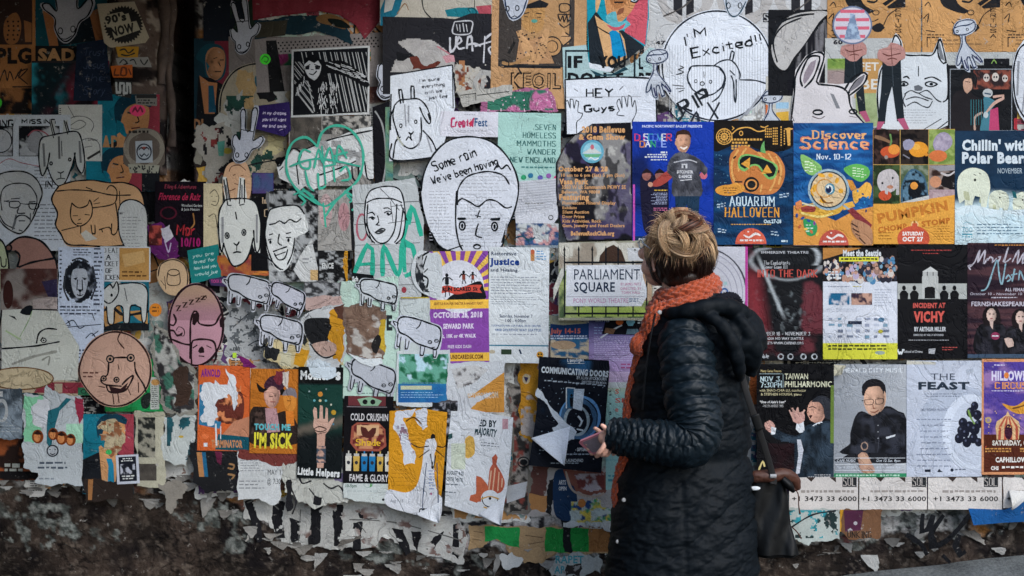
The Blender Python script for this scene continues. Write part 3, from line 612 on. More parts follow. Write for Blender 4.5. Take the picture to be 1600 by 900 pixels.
q.IMG(104, 404, 158, 476, lambda X, Y: mix(lin('#8d96a4'), lin('#1b1e24'), sst(.3, .62, NZ(X, Y, 6, 31, 3)+.16)), 1.5, lambda X, Y: ((X-130)/24)**2+((Y-439)/33)**2 < 1+.35*(NZ(X, Y, 6, 3, 2)-.5))
q.P('120,422 130,420 140,422 143,440 138,460 130,466 122,460 117,440', '#a6acb6', 1); q.SS('121,436 127,434/134,434 141,436/127,437 126,454/134,437 135,454/126,460 131,462 136,460/131,456 131,462', 1.5); q.P('127,452 135,452 131,458', INK); q.E(124, 436, 2, 1.6, INK); q.E(138, 436, 2, 1.6, INK); q.SS('110,420 106,450 114,470/150,416 155,444 148,468/118,408 130,404 144,410', 2.4, '#30343a')
q.L(120, 390, 150, 402, 3, '#3f4656', .4); q.L(152, 388, 166, 480, 14, '#3f4656', .4); q.L(99, 392, 103, 470, 12, '#3f4656', .4, a=0); q.L(100, 478, 166, 494, 3, '#3f4656', .45); q.SS('104,510 120,500 130,512 140,508/108,530 118,524 122,536/140,528 150,520 158,534 150,542/112,500 116,508 108,508/150,490 154,500/100,512 164,506/150,524 160,516', 1.3, '#2c3444')
q.L(100, 545, 166, 562, 3, '#3f4656', .45); q.T('Michaels Monday Made !', 102, 566, 164, 574, '#26334a', f='hand', w=1.1, jit=.5); q.done()
q = CU('brown pen drawing of a bear wearing a long nightcap', 'drawing', catmull(pts('20,384 34,372 50,370 70,376 84,390 96,410 98,430 96,450 80,462 64,466 48,458 40,444 28,434 26,424 34,418 36,404 30,392 18,392'), True, 6), '#7f5e55', mat='news')
q.S('20,384 34,373 50,371 70,377 84,391 94,408', 3); q.S('94,408 97,430 94,450 80,461 64,464 48,457 40,444', 2.6); q.SS('36,418 58,410 92,404/34,418 38,400 30,392/40,444 36,430 38,420', 2.6); q.E(21, 388, 4.5, 5, '#6c4d45'); q.E(21, 388, 4.5, 5, INK, ring=2); q.E(32, 429, 5, 7, '#6c4d45'); q.E(32, 429, 5, 7, INK, ring=1.8)
q.E(44, 436, 2.4, 2.8, INK); q.E(73, 430, 2.4, 2.8, INK); q.E(63, 450, 14, 13, '#8a675d'); q.E(63, 450, 14, 13, INK, ring=1.8); q.P('58,443 66,443 62,448', INK); q.SS('62,447 62,456/55,455 62,457 68,454/60,422 59,432', 1.6); q.done()
q = CU('pale green oval face drawing cut off by the left edge', 'drawing', catmull(pts('-40,390 -10,370 10,376 20,400 22,430 14,452 -4,466 -40,470'), True, 7), '#959c80', mat='news')
q.S('-10,371 10,377 19,400 21,430 13,452 -4,464', 2.2); q.SS('0,404 8,402 10,416 16,416 17,404/-4,428 8,422 16,424/-2,440 6,444', 1.6); q.done()
q = Sheet('photo_print', 'faded photo poster of a dark bottle under the bear drawing', 'poster', (8, 420, 96, 536), '#9b8f88', mat='worn')
q.IMG(8, 420, 96, 536, lambda X, Y: mix(lin('#8d8580'), lin('#4a2c28'), sst(.48, .64, NZ(X, Y, 34, 3, 3))), 2.5); q.E(20, 460, 8, 22, '#3c1e1a'); q.P('58,468 96,462 96,520 62,524', '#a89c98'); q.P('72,440 96,436 96,464 82,464', '#2d2744'); q.done()
q = Sheet('drawing_board', 'large white sheet with a small peeking dog drawn on a slope', 'drawing', '10,484 56,482 97,486 130,540 128,594 10,592', '#a3a49c', mat='news')
q.S('10,484 11,590 128,594', 2); q.S('10,544 60,540 100,533', 2); q.S('56,483 96,484', 2.4); q.SS('64,536 68,520 80,513 96,514/70,532 74,526', 2); q.E(75, 531, 4, 3.5, INK, ring=1.3); q.E(75, 531, 1.6, 1.4, INK); q.P('48,478 58,478 54,492 38,488', INK, 1); q.P('20,492 34,500 30,494', INK); q.S('38,526 52,500 57,486', 1, '#7d9a6a'); q.S('26,568 60,556 96,548', 4, '#8f9088'); q.S('72,562 84,556 82,570', 2, '#85867e'); q.S('16,516 40,530', 3, '#9fb38a'); q.L(14, 587, 50, 591, 1, '#55574f', .4); q.done()
q = Sheet('flyer', 'cream and red strip of old flyer under the white drawing', 'flyer', torn(pts('0,592 150,594 150,616 0,612'), 2), '#b3a48c', mat='worn'); q.P('70,596 150,596 150,614 60,612', '#8d3442'); q.R(92, 598, 104, 612, '#b3a48c'); q.E(40, 590, 50, 17, '#c0b090'); q.E(40, 590, 50, 17, '#6b4a2c', ring=1.6); q.R(128, 604, 147, 616, '#2c6a4c'); q.E(137, 610, 4, 3, '#1c3c2c', ring=1.3); q.done()
q = PO('green flyer lying behind the oval crocodile drawing', 'flyer', (170, 560, 262, 641), '#1b8a4a', mat='worn'); q.R(240, 588, 254, 638, '#b0b4ae'); q.L(242, 592, 252, 636, 14, '#55605a', .4); q.P('226,620 240,612 238,634 228,636', '#1c2421', 1); q.R(170, 634, 220, 641, '#167a3c'); q.E(248, 596, 7, 5, '#b98a50'); q.done()
q = CU('brown oval drawing of a laughing crocodile with bulging eyes', 'drawing', catmull(pts('130,590 132,560 150,530 182,516 214,524 238,552 242,588 228,616 196,634 160,628'), True, 7), '#a08070', mat='news')
q.S(catmull(pts('132,590 134,560 152,532 182,518 213,526 236,553 240,588 227,614 196,632 161,626'), True, 6), 2.2, '#2a1a1a', closed=True, sm=0); q.SS('176,562 174,584 166,588 164,594 172,600 196,602/176,562 186,558 206,558 212,562/216,564 218,580 230,600 234,612/172,600 176,610 190,612 204,606 214,586 206,590 196,600', 2.2, '#1f1516')
for e in ((178, 560), (210, 558)): q.E(*e, 5.5, 5.5, '#a98a78'); q.E(*e, 5.5, 5.5, INK, ring=1.8); q.E(*e, 2.4, 2.6, INK)
for e in ((168, 590), (188, 592)): q.E(*e, 4, 4, '#a98a78'); q.E(*e, 4, 4, INK, ring=1.6); q.E(*e, 2, 2, INK)
q.P('176,602 194,606 206,596 202,606 190,614 180,612', '#2c1a1c'); q.SS('182,614 184,630/190,614 192,628/196,516 190,530 200,544/204,602 210,616/222,596 222,612/190,568 192,576', 1.6, '#3a2420'); q.L(136, 580, 160, 592, 2, '#5a3a34', .4); q.S('160,602 170,604', 1.5, '#3a2420'); q.done()
# --- bottom left
q = PO('orange and dark scorched poster piece at the left edge low down', 'poster', torn(pts('-30,684 58,684 60,750 -30,748'), 2), '#7d4427', mat='worn')
q.IMG(-30, 684, 60, 750, lambda X, Y: mix(lin('#96512c'), lin('#241713'), sst(.4, .6, NZ(X, Y, 18, 3, 4))), 2); q.L(8, 724, 40, 740, 2, '#9da29c', .8); q.R(0, 736, 60, 748, '#121012'); q.done()
q = PO('misty blue grey movie poster with large pale numerals at the left edge', 'poster', torn(pts('-30,605 42,607 42,683 -30,684'), 2), '#69737c', mat='worn')
q.IMG(-30, 606, 42, 682, lambda X, Y: mix(lin('#7e8b96'), lin('#39434c'), sst(.35, .7, NZ(X, Y, 18, 3, 4)-(Y-660)*.003)), 2.5); q.T('THE', -6, 610, 12, 618, W_, 2); q.E(10, 640, 8, 16, '#a9aeb0', ring=4.5); q.E(-12, 640, 8, 16, '#a9aeb0', ring=4.5); q.L(-10, 662, 40, 676, 3, '#9aa2a6', .3); q.done()
q = PO('mint and white torn poster with four small round faces and a ring emblem', 'poster', torn(pts('44,614 76,616 80,600 100,614 130,616 137,630 136,756 112,752 90,756 62,752 66,736 44,728'), 2.5), '#adb4b8', mat='paper')
q.P(torn(pts('46,616 74,618 60,650 72,668 60,690 46,688'), 3), '#7ebd97'); q.R(110, 660, 136, 690, '#9dcab0')
q.P(torn(pts('56,634 66,622 84,620 82,650 78,668 60,662 58,648'), 2.5), '#c2c5ca'); q.P('82,640 98,634 110,620 118,622 100,640 94,660 86,700 80,690 80,666', '#23606c')
for cx, cy, r in ((66, 680, 9), (90, 676, 8), (103, 682, 9), (117, 685, 8)):
    q.E(cx, cy, r, r*1.2, '#7a3c1c'); q.E(cx-1, cy+1, r*.6, r*.8, '#c88350'); q.P([(cx-r*.8, cy-r*.5), (cx, cy-r*1.1), (cx+r*.8, cy-r*.4), (cx, cy-r*.3)], '#2a1814')
q.E(89, 702, 9.5, 9.5, '#1c222a'); q.E(89, 702, 7.5, 7.5, '#a7adb2'); q.SS('84,700 86,700/92,700 94,700/85,706 89,708 93,706', 1.2); q.L(64, 719, 114, 734, 2, '#4c5560', .45, 'c'); q.P(torn(pts('124,618 137,622 136,650 130,664 126,640'), 2), '#8d2f44'); q.L(68, 744, 100, 750, 1, '#7d858e', .4); q.done()
q = man_poster(136, 645, .82, 'teal and crimson portrait of a man with torn away face above a small black handbill', man); q.P(torn(pts('158,664 170,656 190,656 200,676 196,700 180,712 168,700 176,680'), 4), '#b0a282'); q.IMG(156, 654, 204, 714, lambda X, Y: mix(lin('#b9aa8c'), lin('#8c5a3c'), sst(.4, .55, NZ(X, Y, 9, 4, 3))), 2, lambda X, Y: NZ(X, Y, 10, 7, 3) > .48, '160,664 170,656 190,656 200,676 196,700 180,712 168,700'); q.E(176, 704, 5, 4, '#3fae5e'); q.done()
q = PO('strip of brown and teal portrait poster below the crimson one', 'poster', torn(pts('138,744 216,752 214,776 140,780'), 2), '#2a211d', mat='worn'); q.P('144,746 152,746 150,778 144,778', '#9a6a40'); q.done()
q = PO('cream grid poster with dark smudged squares left of the wall crease', 'poster', torn(pts('216,640 262,642 264,760 220,756'), 2), '#a8a592', mat='worn')
q.IMG(221, 650, 248, 712, lambda X, Y: mix(lin('#8d8a7c'), lin('#1f2220'), sst(.4, .55, NZ(X, Y, 7, 5, 5))), 2); q.IMG(222, 722, 250, 748, lambda X, Y: mix(lin('#5c5750'), lin('#2b2725'), NZ(X, Y, 9, 6, 3)), 2); q.done()
q = Sheet('handbill', 'small black handbill with white border over the crimson portrait', 'handbill', (188, 708, 223, 753), '#b4b8c4', rot=3); q.R(192, 711, 219, 749, '#1a1d26'); q.L(195, 713, 216, 720, 2, W_, .5, 'c'); q.IMG(194, 722, 217, 738, lambda X, Y: mix(lin('#1a1d26'), lin('#a9acb8'), sst(.5, .6, NZ(X, Y, 5, 3, 3))), 1.5); q.L(195, 740, 216, 748, 2, W_, .5, 'c'); q.done()
q = Sheet('paper_scrap', 'torn white sheet with black scraped marks right of the cream grid poster', 'paper', torn(pts('262,650 296,640 312,652 308,690 296,726 262,716 258,690'), 4), '#aab0ae', mat='worn'); q.IMG(266, 650, 304, 716, lambda X, Y: mix(lin('#16191c'), lin('#23606c'), NZ(X, Y, 12, 2, 3)), 1.8, lambda X, Y: NZ(X, Y, 9, 7, 4, 22) > .56); q.E(288, 680, 4, 2, '#b59a38'); q.done()
# --- pillar stickers
q = Sheet('sticker', 'cream square sticker with a black jagged seal on the pillar', 'sticker', '157,10 215,6 238,62 232,70 178,78 168,70', '#aaa08c', mat='stick')
z = [(198+31*(1 if i % 2 else .88)*math.cos(i*math.pi/36), 42+30*(1 if i % 2 else .88)*math.sin(i*math.pi/36)) for i in range(72)]; q.P(z, '#111114')
q.P('167,28 196,22 200,26 206,24 210,38 218,36 224,50 184,64 178,46 172,46', '#aaa490'); q.T("90's", 171, 29, 204, 42, '#111114', 2, a=12); q.T('NOW', 180, 46, 217, 61, '#111114', 2, a=12); q.done()
q = Sheet('sticker', 'worn yellow sticker with black scrawl under the jagged seal', 'sticker', '186,76 222,76 220,94 190,92', '#b3841e', mat='stick'); q.SS('192,82 200,80 206,86 214,80/194,88 204,90 216,86', 1.8); q.done()
q = Sheet('sticker', 'white sticker strip of doodled letters on the pillar', 'sticker', '186,94 236,92 242,108 190,106', '#8d8d8a', mat='stick'); q.SS('192,102 198,96 204,102 198,104/208,98 214,96 218,104/224,96 230,104 236,96', 1.6); q.done()
q = Sheet('sticker', 'orange sticker with brown bubble letters on the pillar', 'sticker', '178,106 212,104 212,124 182,124', '#ba5c18', mat='stick'); q.SS('186,110 184,120 192,120/196,108 194,120 202,120 202,110 196,108/206,110 210,120', 2.4, '#5c2408'); q.done()
q = Sheet('sticker', 'black square sticker with a white looping line on the pillar', 'sticker', '184,126 212,130 210,156 186,152', '#0e0f12', mat='stick'); q.S('187,131 188,147 193,147 193,133 199,133 199,148 204,148 204,134 208,134 209,149', 2.8, '#b5b8b8', sm=1); q.L(190, 151, 204, 154, 1, '#8a8c8c', .6); q.done()
q = Sheet('sticker', 'grey sticker with black bar below the looping line sticker', 'sticker', '216,152 250,154 250,168 218,166', '#77756f', mat='stick'); q.R(218, 150, 249, 156, '#111'); q.L(220, 158, 248, 166, 2, '#1d1d1f', .6); q.done()
q = Sheet('sticker', 'hot pink scalloped sticker on the pillar', 'sticker', [(220+(12+.9*(i % 2))*math.cos(i*math.pi/14), 175+(8.5+.8*(i % 2))*math.sin(i*math.pi/14)) for i in range(28)], '#e2386f', mat='stick'); q.SS('212,178 216,171 220,177 224,170 228,178', 2.2, '#6d1030'); q.done()
q = Sheet('sticker', 'large worn brown ring sticker low on the pillar', 'sticker', catmull(pts('198,240 204,212 230,202 256,212 262,240 256,262 204,262'), True, 5), '#6b6158', mat='worn'); q.E(230, 234, 28, 28, '#948d80', ring=7); q.L(206, 206, 252, 212, 1, '#33302c', .6); q.done()
q = Sheet('sticker', 'white sticker with a round grinning mouth emblem low on the pillar', 'sticker', (217, 222, 243, 256), '#a5adb4', rot=2, mat='stick'); q.E(230, 239, 11, 12, '#1a2230', ring=1.8); q.E(230, 233, 5, 2, '#8d3a2c'); q.SS('222,236 226,232 230,236 234,232 238,236/223,242 226,246 230,242 234,246 237,242', 1.4, '#1a2230'); q.done()
q = Sheet('sticker', 'speckled black and cream strip sticker at the foot of the pillar', 'sticker', '205,258 254,260 252,272 208,272', '#9a9a8a', mat='stick')
for i in range(34): q.E(208+random.random()*43, 261+random.random()*10, 1.2, 1.5, '#15161a')
q.done()
q = Sheet('sticker', 'small bright green round sticker at the left edge', 'sticker', [(-2+6*math.cos(t*.4), 161+8*math.sin(t*.4)) for t in range(16)], '#3fd03a', mat='stick'); q.done()
# --- left of centre, dark zone
q = PO('dark portrait poster of a man in suit beside the gap in the wall', 'poster', (304, 60, 362, 206), '#12303c', mat='worn')
q.R(336, 62, 362, 150, '#6d2434'); q.P('306,90 322,70 346,72 354,94 350,120 334,128 322,120 318,100', '#123f4c', 1); q.P('322,86 334,74 350,80 352,100 346,120 334,126 324,116', '#9c7050', 1); q.P('310,120 330,122 348,132 362,150 362,206 306,206', '#0e1116'); q.P('312,118 326,128 340,130 336,178 320,178', '#a8714a'); q.P('326,134 334,134 338,176 326,176', '#174a60'); q.FACE(337, 100, 14, 24, '#9c7050', 1); q.SS('334,92 340,90/344,94 350,94/342,98 345,104/336,112 346,112', 1.6, '#201a1c'); q.P('322,96 328,104 324,112', '#1a5563'); q.T('DI', 303, 186, 318, 202, '#8d6444', 2); q.done()
q = PO('long dark strip of peeling poster with a white torn streak beside the gap', 'poster', torn(pts('304,206 330,206 330,262 304,260'), 2), '#2e2725', mat='worn'); q.P(torn(pts('306,206 316,208 314,258 306,256'), 3), '#8f8c80'); q.done()
q = PO('dark print with a crimson flower at the top between the two animal cut-outs', 'poster', (318, -30, 404, 64), '#141b26', mat='worn'); q.P('380,-20 404,-20 404,40 392,44 382,30', '#8d2a44', 1); q.IMG(360, -30, 404, 64, lambda X, Y: mix(lin('#27402e'), lin('#14161a'), NZ(X, Y, 14, 2, 3)), 2.5, lambda X, Y: NZ(X, Y, 12, 4, 3) > .5); q.done()
q = PO('grey sheet with halftone dots and red top behind the sloth print', 'poster', (358, 58, 470, 170), '#77706e', mat='worn')
for i in range(10):
    for j in range(8): q.E(412+i*4.6+(j % 2)*2.3, 66+j*4.2, 1.1, 1.1, '#17171b', n=6) if (412+i*4.6) > 412+j*3 else None
q.S('428,60 446,120 440,170', 6, '#19181c'); q.done()
q = CU('round torn drawing with peeled dark patches left of the sloth print', 'drawing', catmull(pts('342,180 346,140 366,110 400,98 436,104 454,140 452,200 440,262 410,300 370,290 350,250'), True, 7), '#a39a86', mat='worn')
q.S('344,176 348,142 367,112 400,100 434,106', 2); q.P(torn(pts('404,116 430,118 440,150 420,160 404,150'), 4), '#17181c'); q.P(torn(pts('412,110 450,116 452,160 430,160 424,130'), 5), '#b4b6b4'); q.P(torn(pts('400,118 412,124 408,140 400,134'), 3), '#1d5a6c')
q.P(torn(pts('372,110 396,112 400,170 372,168'), 4), '#b09468'); q.P(torn(pts('352,160 380,140 386,200 356,210'), 4), '#a9aca8'); q.P(torn(pts('340,180 372,180 372,212 340,210'), 5), '#b2b4b0'); q.P(torn(pts('420,210 446,206 444,236 410,244'), 4), '#c2b88e'); q.P(torn(pts('430,250 456,236 452,262 436,266'), 3), '#15161a'); q.IMG(342, 150, 452, 290, lambda X, Y: mix(lin('#17181c'), lin('#2a5c50'), NZ(X, Y, 22, 3, 2)), 2, lambda X, Y: NZ(X, Y, 15, 21, 4) > .61, shape='350,150 440,150 448,230 410,290 372,284 352,240'); q.S('352,258 372,262 400,256 432,250', 2); q.done()
q = PO('torn white and coloured paper patch left of the round drawing', 'poster', torn(pts('306,200 352,190 372,230 376,300 330,300 318,250 300,226'), 5), '#9d9a92', mat='worn')
q.IMG(300, 190, 376, 300, lambda X, Y: mix(lin('#19191d'), lin('#7d3030'), sst(.5, .7, NZ(X, Y, 14, 33, 2))), 2, lambda X, Y: NZ(X, Y, 14, 27, 4) > .53, shape='312,206 350,198 368,232 370,290 334,292 322,250'); q.E(356, 236, 7, 5, '#a99a40'); q.P('340,222 352,220 350,244 342,244', '#4f8d80'); q.done()
q = PO('dark red lettered concert poster above the teal handwritten note', 'poster', (247, 285, 326, 402), '#120c14', rot=-.5, mat='gloss')
q.T('Elling & Adventures', 262, 290, 310, 296, '#7d3040', f='hand', w=.9, sh=.2); q.T('Florence de Raiz', 252, 303, 316, 314, '#a52a4a', 1, sh=.25); q.T('Woodland Gardens', 288, 320, 320, 324, W_, 0); q.T('& Janis Mattson', 288, 326, 316, 330, W_, 0); q.E(268, 334, 12, 9, '#4c1626', ring=2); q.S('306,334 308,350 302,358', 1.6, '#a07040'); q.T('Mar', 281, 352, 308, 368, '#a02c34', f='hand', w=2, sh=.1); q.T('10/10', 288, 372, 318, 386, '#8e1c5c', 2); q.done()
q = PO('red and purple torn paper corner beside the dark concert poster', 'paper', torn(pts('236,352 260,350 280,376 286,400 270,410 248,400 238,384'), 3), '#5a1c5c', mat='worn'); q.R(238, 353, 256, 384, '#a5473f'); q.IMG(238, 353, 258, 384, lambda X, Y: mix(lin('#a5473f'), lin('#4a1c1c'), sst(.4, .6, NZ(X, Y, 8, 1, 3)))); q.P(torn(pts('256,358 270,352 276,370 264,380'), 2), '#c0bdc8'); q.S('262,376 268,394 272,380', 1.8, '#b7a6c6'); q.done()
q = Sheet('drawing', 'tall cream sheet with faint pencil faces right of the dark concert poster', 'drawing', (322, 288, 352, 400), '#a89c80', mat='news'); q.SS('332,304 340,298 346,310 342,322 334,320/334,308 336,308/342,308 344,308/336,316 342,316/330,340 340,336 344,360', 1, '#4f4a3f'); q.done()
q = CU('tan egg shaped head drawing with a cup under the dark concert poster', 'drawing', catmull(pts('250,432 256,412 276,404 294,414 300,436 296,460 280,462 262,456'), True, 6), '#a58b6e', mat='news'); q.S('252,432 257,413 276,406 293,415 298,436 294,458', 1.6, '#3a2f28'); q.E(276, 426, 9, 5, '#3a2f28', ring=1.2); q.SS('267,426 267,444 285,444 285,426/262,432 264,452/256,438 262,446', 1.2, '#3a2f28'); q.done()
q = Sheet('note', 'teal square note with white handwriting above the sleeping face oval', 'note', '297,392 345,382 352,432 304,444', '#1d7472', mat='paper')
for i, t in enumerate(('you are', 'loved for', 'how kind you', 'would be')): q.T(t, 306+i, 398+i*9.5, 338+i*2, 403+i*9.5, '#9fc4c0', f='hand', w=.9, sh=.2, a=8)
q.S('330,432 336,428', 1, '#9fc4c0'); q.done()
q = PO('orange and red sunset strip under the long eared goat drawing', 'poster', torn(pts('344,400 420,398 424,430 350,432'), 2), '#a85a34', mat='worn'); q.IMG(344, 398, 424, 432, lambda X, Y: mix(lin('#b87334'), lin('#8d3c3a'), sst(.4, .6, NZ(X, Y, 20, 4, 3))), 2.5, shape='346,402 418,400 422,428 352,430'); q.R(346, 380, 350, 400, '#111'); q.done()
q = Sheet('sticker', 'narrow purple strip sticker with pink letters beside the teal note', 'sticker', '330,436 358,432 360,448 334,446', '#2d1a48', mat='stick'); q.T('TICKER SALE', 334, 437, 356, 442, '#b03a80', 1); q.done()
q = PO('black film poster slice with cream letters behind the goat drawing', 'poster', (396, 300, 432, 424), '#111114', mat='paper'); q.T('Imp', 412, 310, 430, 319, '#b09a80', f='serif', w=1.6); q.T('O', 417, 328, 427, 340, '#b09a80', f='serif', w=1.6); q.done()
q = CU('tan rabbit face drawing peeking above the long eared goat', 'drawing', catmull(pts('352,290 358,262 372,254 388,256 396,280 394,310 380,324 360,320'), True, 5), '#a8866a', mat='news'); q.SS('362,270 366,262 378,260 388,268/368,276 372,274/380,276 384,276/370,288 376,290/352,292 360,300 372,296', 1.2, '#5d3c2c'); q.done()
q = PO('violet and teal blurred square print above the smiling man drawing', 'poster', (398, 272, 431, 304), '#3c2f60', mat='gloss'); q.IMG(399, 273, 430, 303, lambda X, Y: mix(lin('#5a2a6c'), lin('#1b5f78'), NZ(X, Y, 16, 3, 2)), 2); q.done()
q = CU('white long eared goat face with thin horns on black outline', 'drawing', '352,278 358,278 364,312 374,314 378,278 386,280 390,312 404,318 412,350 410,396 402,394 398,380 390,406 374,418 364,412 352,392 348,396 344,360 346,330 356,314', '#adaeaa', mat='news')
q.SS('356,314 364,312 390,312 404,320 411,350 409,390 403,392 400,360/356,314 347,332 346,364 350,394 354,380/353,380 364,410 374,416 390,404 400,372/354,282 360,322/358,280 364,316/360,322 366,322/380,280 378,320/386,282 386,318/378,322 386,320', 2)
for e in ((359, 369), (385, 364)): q.E(*e, 3.2, 4.6, INK, ring=1.5); q.E(*e, 1.7, 3, INK)
q.SS('369,380 374,384 378,378/374,384 374,392/368,396 374,394 381,395/372,332 374,344', 1.9); q.S('352,340 352,380', 4, '#85878a'); q.S('405,336 405,380', 3.4, '#85878a'); q.S('357,290 361,312', 3, '#6a6c70'); q.S('382,290 382,312', 3.4, '#6a6c70'); q.done()
q = PO('grey and white collage sheet with tilted flap below the smiling man', 'poster', torn(pts('420,300 500,300 502,440 424,440'), 2), '#6d6e70', mat='worn'); q.IMG(424, 300, 500, 440, lambda X, Y: mix(lin('#17181b'), lin('#9fa2a4'), sst(.4, .55, NZ(X, Y, 7, 65, 5))), 2); q.done()
q = CU('pen drawing of a broadly smiling young man with short hair', 'drawing', catmull(pts('420,344 426,328 446,322 468,322 480,338 484,362 466,372 462,396 452,420 440,424 430,414 422,396 418,370'), True, 6), '#b0b1b0', mat='news')
q.S('420,346 426,329 446,323 468,323 479,336', 2); q.SS('424,352 434,350 440,346 448,350 456,344 466,348 474,342/420,346 418,370 424,396 434,416 446,422/464,372 460,396 452,414/424,368 430,366/450,366 458,364/422,376 428,374/450,372 458,372/440,366 438,380 444,384/430,394 440,390 452,386/432,396 438,406 448,404 453,390/434,400 450,394/442,422 420,402 404,396', 1.8); q.E(426, 379, 2, 3, INK); q.E(454, 376, 2, 3, INK); q.done()
q = Sheet('cutout_flap', 'white pointed paper flap with faint writing beside the smiling man', 'paper', '474,440 462,422 472,400 490,374 496,402 504,440', '#b6b8b8', mat='paper', lift=2); q.L(476, 404, 492, 416, 2, '#7a7c80', .35, a=12); q.R(488, 422, 503, 438, '#b89a6c'); q.done()
q = PO('black band poster with white condensed letters and an orange torn edge', 'poster', (500, 330, 546, 444), '#19191c', mat='worn'); q.IMG(502, 388, 543, 442, lambda X, Y: mix(lin('#111214'), lin('#9fa2a4'), sst(.52, .62, NZ(X, Y, 8, 66, 3, 4))), 1.8); q.E(539, 384, 15, 15, '#111'); q.T('ENCE', 506, 411, 524, 420, W_, 2); q.P(torn(pts('540,386 552,382 553,396 546,400 552,446 541,446'), 3), '#b98320'); q.done()
# --- heart graffiti area
q = PO('cluster of small newspaper photographs behind the green heart graffiti', 'poster', (455, 184, 582, 292), '#8d8a86', mat='worn')
q.IMG(456, 186, 505, 235, lambda X, Y: mix(lin('#2a2a2a'), lin('#6b645c'), NZ(X, Y, 7, 5, 3)), 2); q.IMG(506, 184, 582, 212, lambda X, Y: mix(lin('#3a3a3a'), lin('#a9a6a0'), sst(.4, .6, NZ(X, Y, 5, 8, 2))), 1.8); q.P('584,184 584,290 605,290 600,230 590,190', '#111114'); q.done()
q = PO('black curved shape poster strip left of the goat and lamb letter', 'poster', '584,170 612,160 616,300 588,300', '#131317'); q.S('588,176 600,200 605,250 600,290', 2, '#8a8c8c'); q.IMG(604, 170, 616, 290, lambda X, Y: mix(lin('#2a6b70'), lin('#7a8c60'), NZ(X, Y, 12, 3, 3)), 2); q.done()
q = CU('long white animal body drawing crossed by the green heart graffiti', 'drawing', '450,250 462,236 470,240 560,204 584,200 586,280 578,284 560,262 490,300 480,292 470,300 460,290 440,280 436,262', '#a9aaaa', mat='news')
q.SS('470,240 520,220 584,206/500,276 540,262 566,250/440,262 452,244 462,234 474,242 468,256/466,256 470,290/552,256 554,280 562,282 562,252/572,254 576,280 584,282/446,262 440,268', 2); q.E(438, 261, 1.8, 2, INK); q.IMG(500, 222, 566, 262, lambda X, Y: mix(lin('#9fa0a0'), lin('#7d7e80'), NZ(X, Y, 6, 3, 2)), 2.5, lambda X, Y: NZ(X, Y, 12, 6, 3) > .5); q.done()
q = PO('faded grey posters panel with pink ovals below the green heart', 'poster', (500, 298, 556, 392), '#9a9894', mat='worn'); q.E(512, 330, 10, 26, '#b39c9c'); q.E(540, 340, 9, 22, '#b98d92'); q.P('548,296 556,296 556,392 552,392', '#15161a'); q.done()
q = Sheet('graffiti', 'green spray painted heart lettered GMA over faded paper', 'graffiti', catmull(pts('498,238 500,222 516,202 540,200 562,214 570,240 566,270 552,296 530,318 508,352 500,330 470,306 454,280 452,246 462,222 482,216'), True, 6), '#8f9694', mat='stick', base=False)
G_ = '#2f9f86'
q.S('499,232 506,210 524,199 548,204 566,226 570,254 562,282 540,304 524,320 511,340', 3.6, G_); q.S('500,232 482,217 462,224 452,246 453,274 468,298 490,314 506,322', 3.6, G_); q.SS('489,240 478,236 471,248 474,262 486,265 488,253 480,253/494,265 501,236 508,256 518,233 525,257/528,256 532,230 545,250/524,246 546,240/510,262 528,258/528,246 538,240/480,268 486,292 494,300/500,272 502,296 512,292/524,262 526,286/534,270 544,262 550,280 536,284/508,318 512,356/470,306 480,316 474,322/540,300 556,310 548,318', 3.2, G_); q.SS('506,230 512,290/456,262 500,250 566,262/476,296 500,318 516,322 548,296/462,306 480,300 494,310/544,306 560,322 552,330', 2.6, '#2a9680'); q.done()
q = PO('white poster corner printed with coloured dots behind the sloth print', 'poster', (400, 56, 600, 140), '#8d8684', mat='worn', rot=3)
for i in range(26):
    for j in range(4): q.E(424+i*6.6+(j % 2)*3.3, 64+j*4.6, 1.5, 1.5, '#131418', n=7)
q.IMG(420, 82, 580, 100, lambda X, Y: mix(mix(lin('#1d5a3a'), lin('#7a2a58'), sst(.45, .55, NZ(X, Y, 20, 4, 2))), lin('#b87a20'), sst(530, 560, X)*sst(.4, .5, NZ(X, Y, 8, 4, 2))), 2); q.P('418,60 434,60 444,150 420,150', '#18191c'); q.done()
q = PO('crimson painted panel ending in a downward point at the top', 'poster', '394,-30 640,-30 632,4 600,20 592,36 570,62 556,40 530,24 500,18 470,22 430,26 396,32', '#7d2a36', mat='worn')
q.IMG(396, -30, 636, 60, lambda X, Y: mix(lin('#7a2632'), lin('#8f3c48'), NZ(X, Y, 9, 3, 3, 50)), 3, shape='398,-28 636,-28 628,2 598,18 590,34 570,58 558,38 530,22 500,16 470,20 430,24 398,28'); q.done()
q = PO('dark teal and tan painted strip beneath the crimson panel', 'poster', torn(pts('398,34 470,24 520,26 548,52 552,70 500,50 440,56 398,62'), 1.5), '#16323e', mat='worn'); q.P('398,36 450,32 446,56 400,60', '#3d3a30'); q.P('494,28 512,22 536,30 540,46 516,40 500,36', '#7d5c38', 1); q.P('512,30 534,32 548,44 524,42', '#101a18', 1); q.done()
q = Sheet('sticker', 'neon green round sticker with a spiral above the torn round drawing', 'sticker', [(415+8.5*math.cos(t*.35), 93+8.5*math.sin(t*.35)) for t in range(18)], '#3fdc28', mat='stick'); q.S('409,94 414,88 420,92 417,98 413,96', 1.4, '#1c7a18'); q.done()
q = Sheet('linocut_print', 'black and white linocut of a hanging sloth against rays', 'print', '459,81 580,75 579,181 458,186', '#b7b9b9', mat='paper')
q.P('462,84 577,78 576,178 461,183', '#121418')
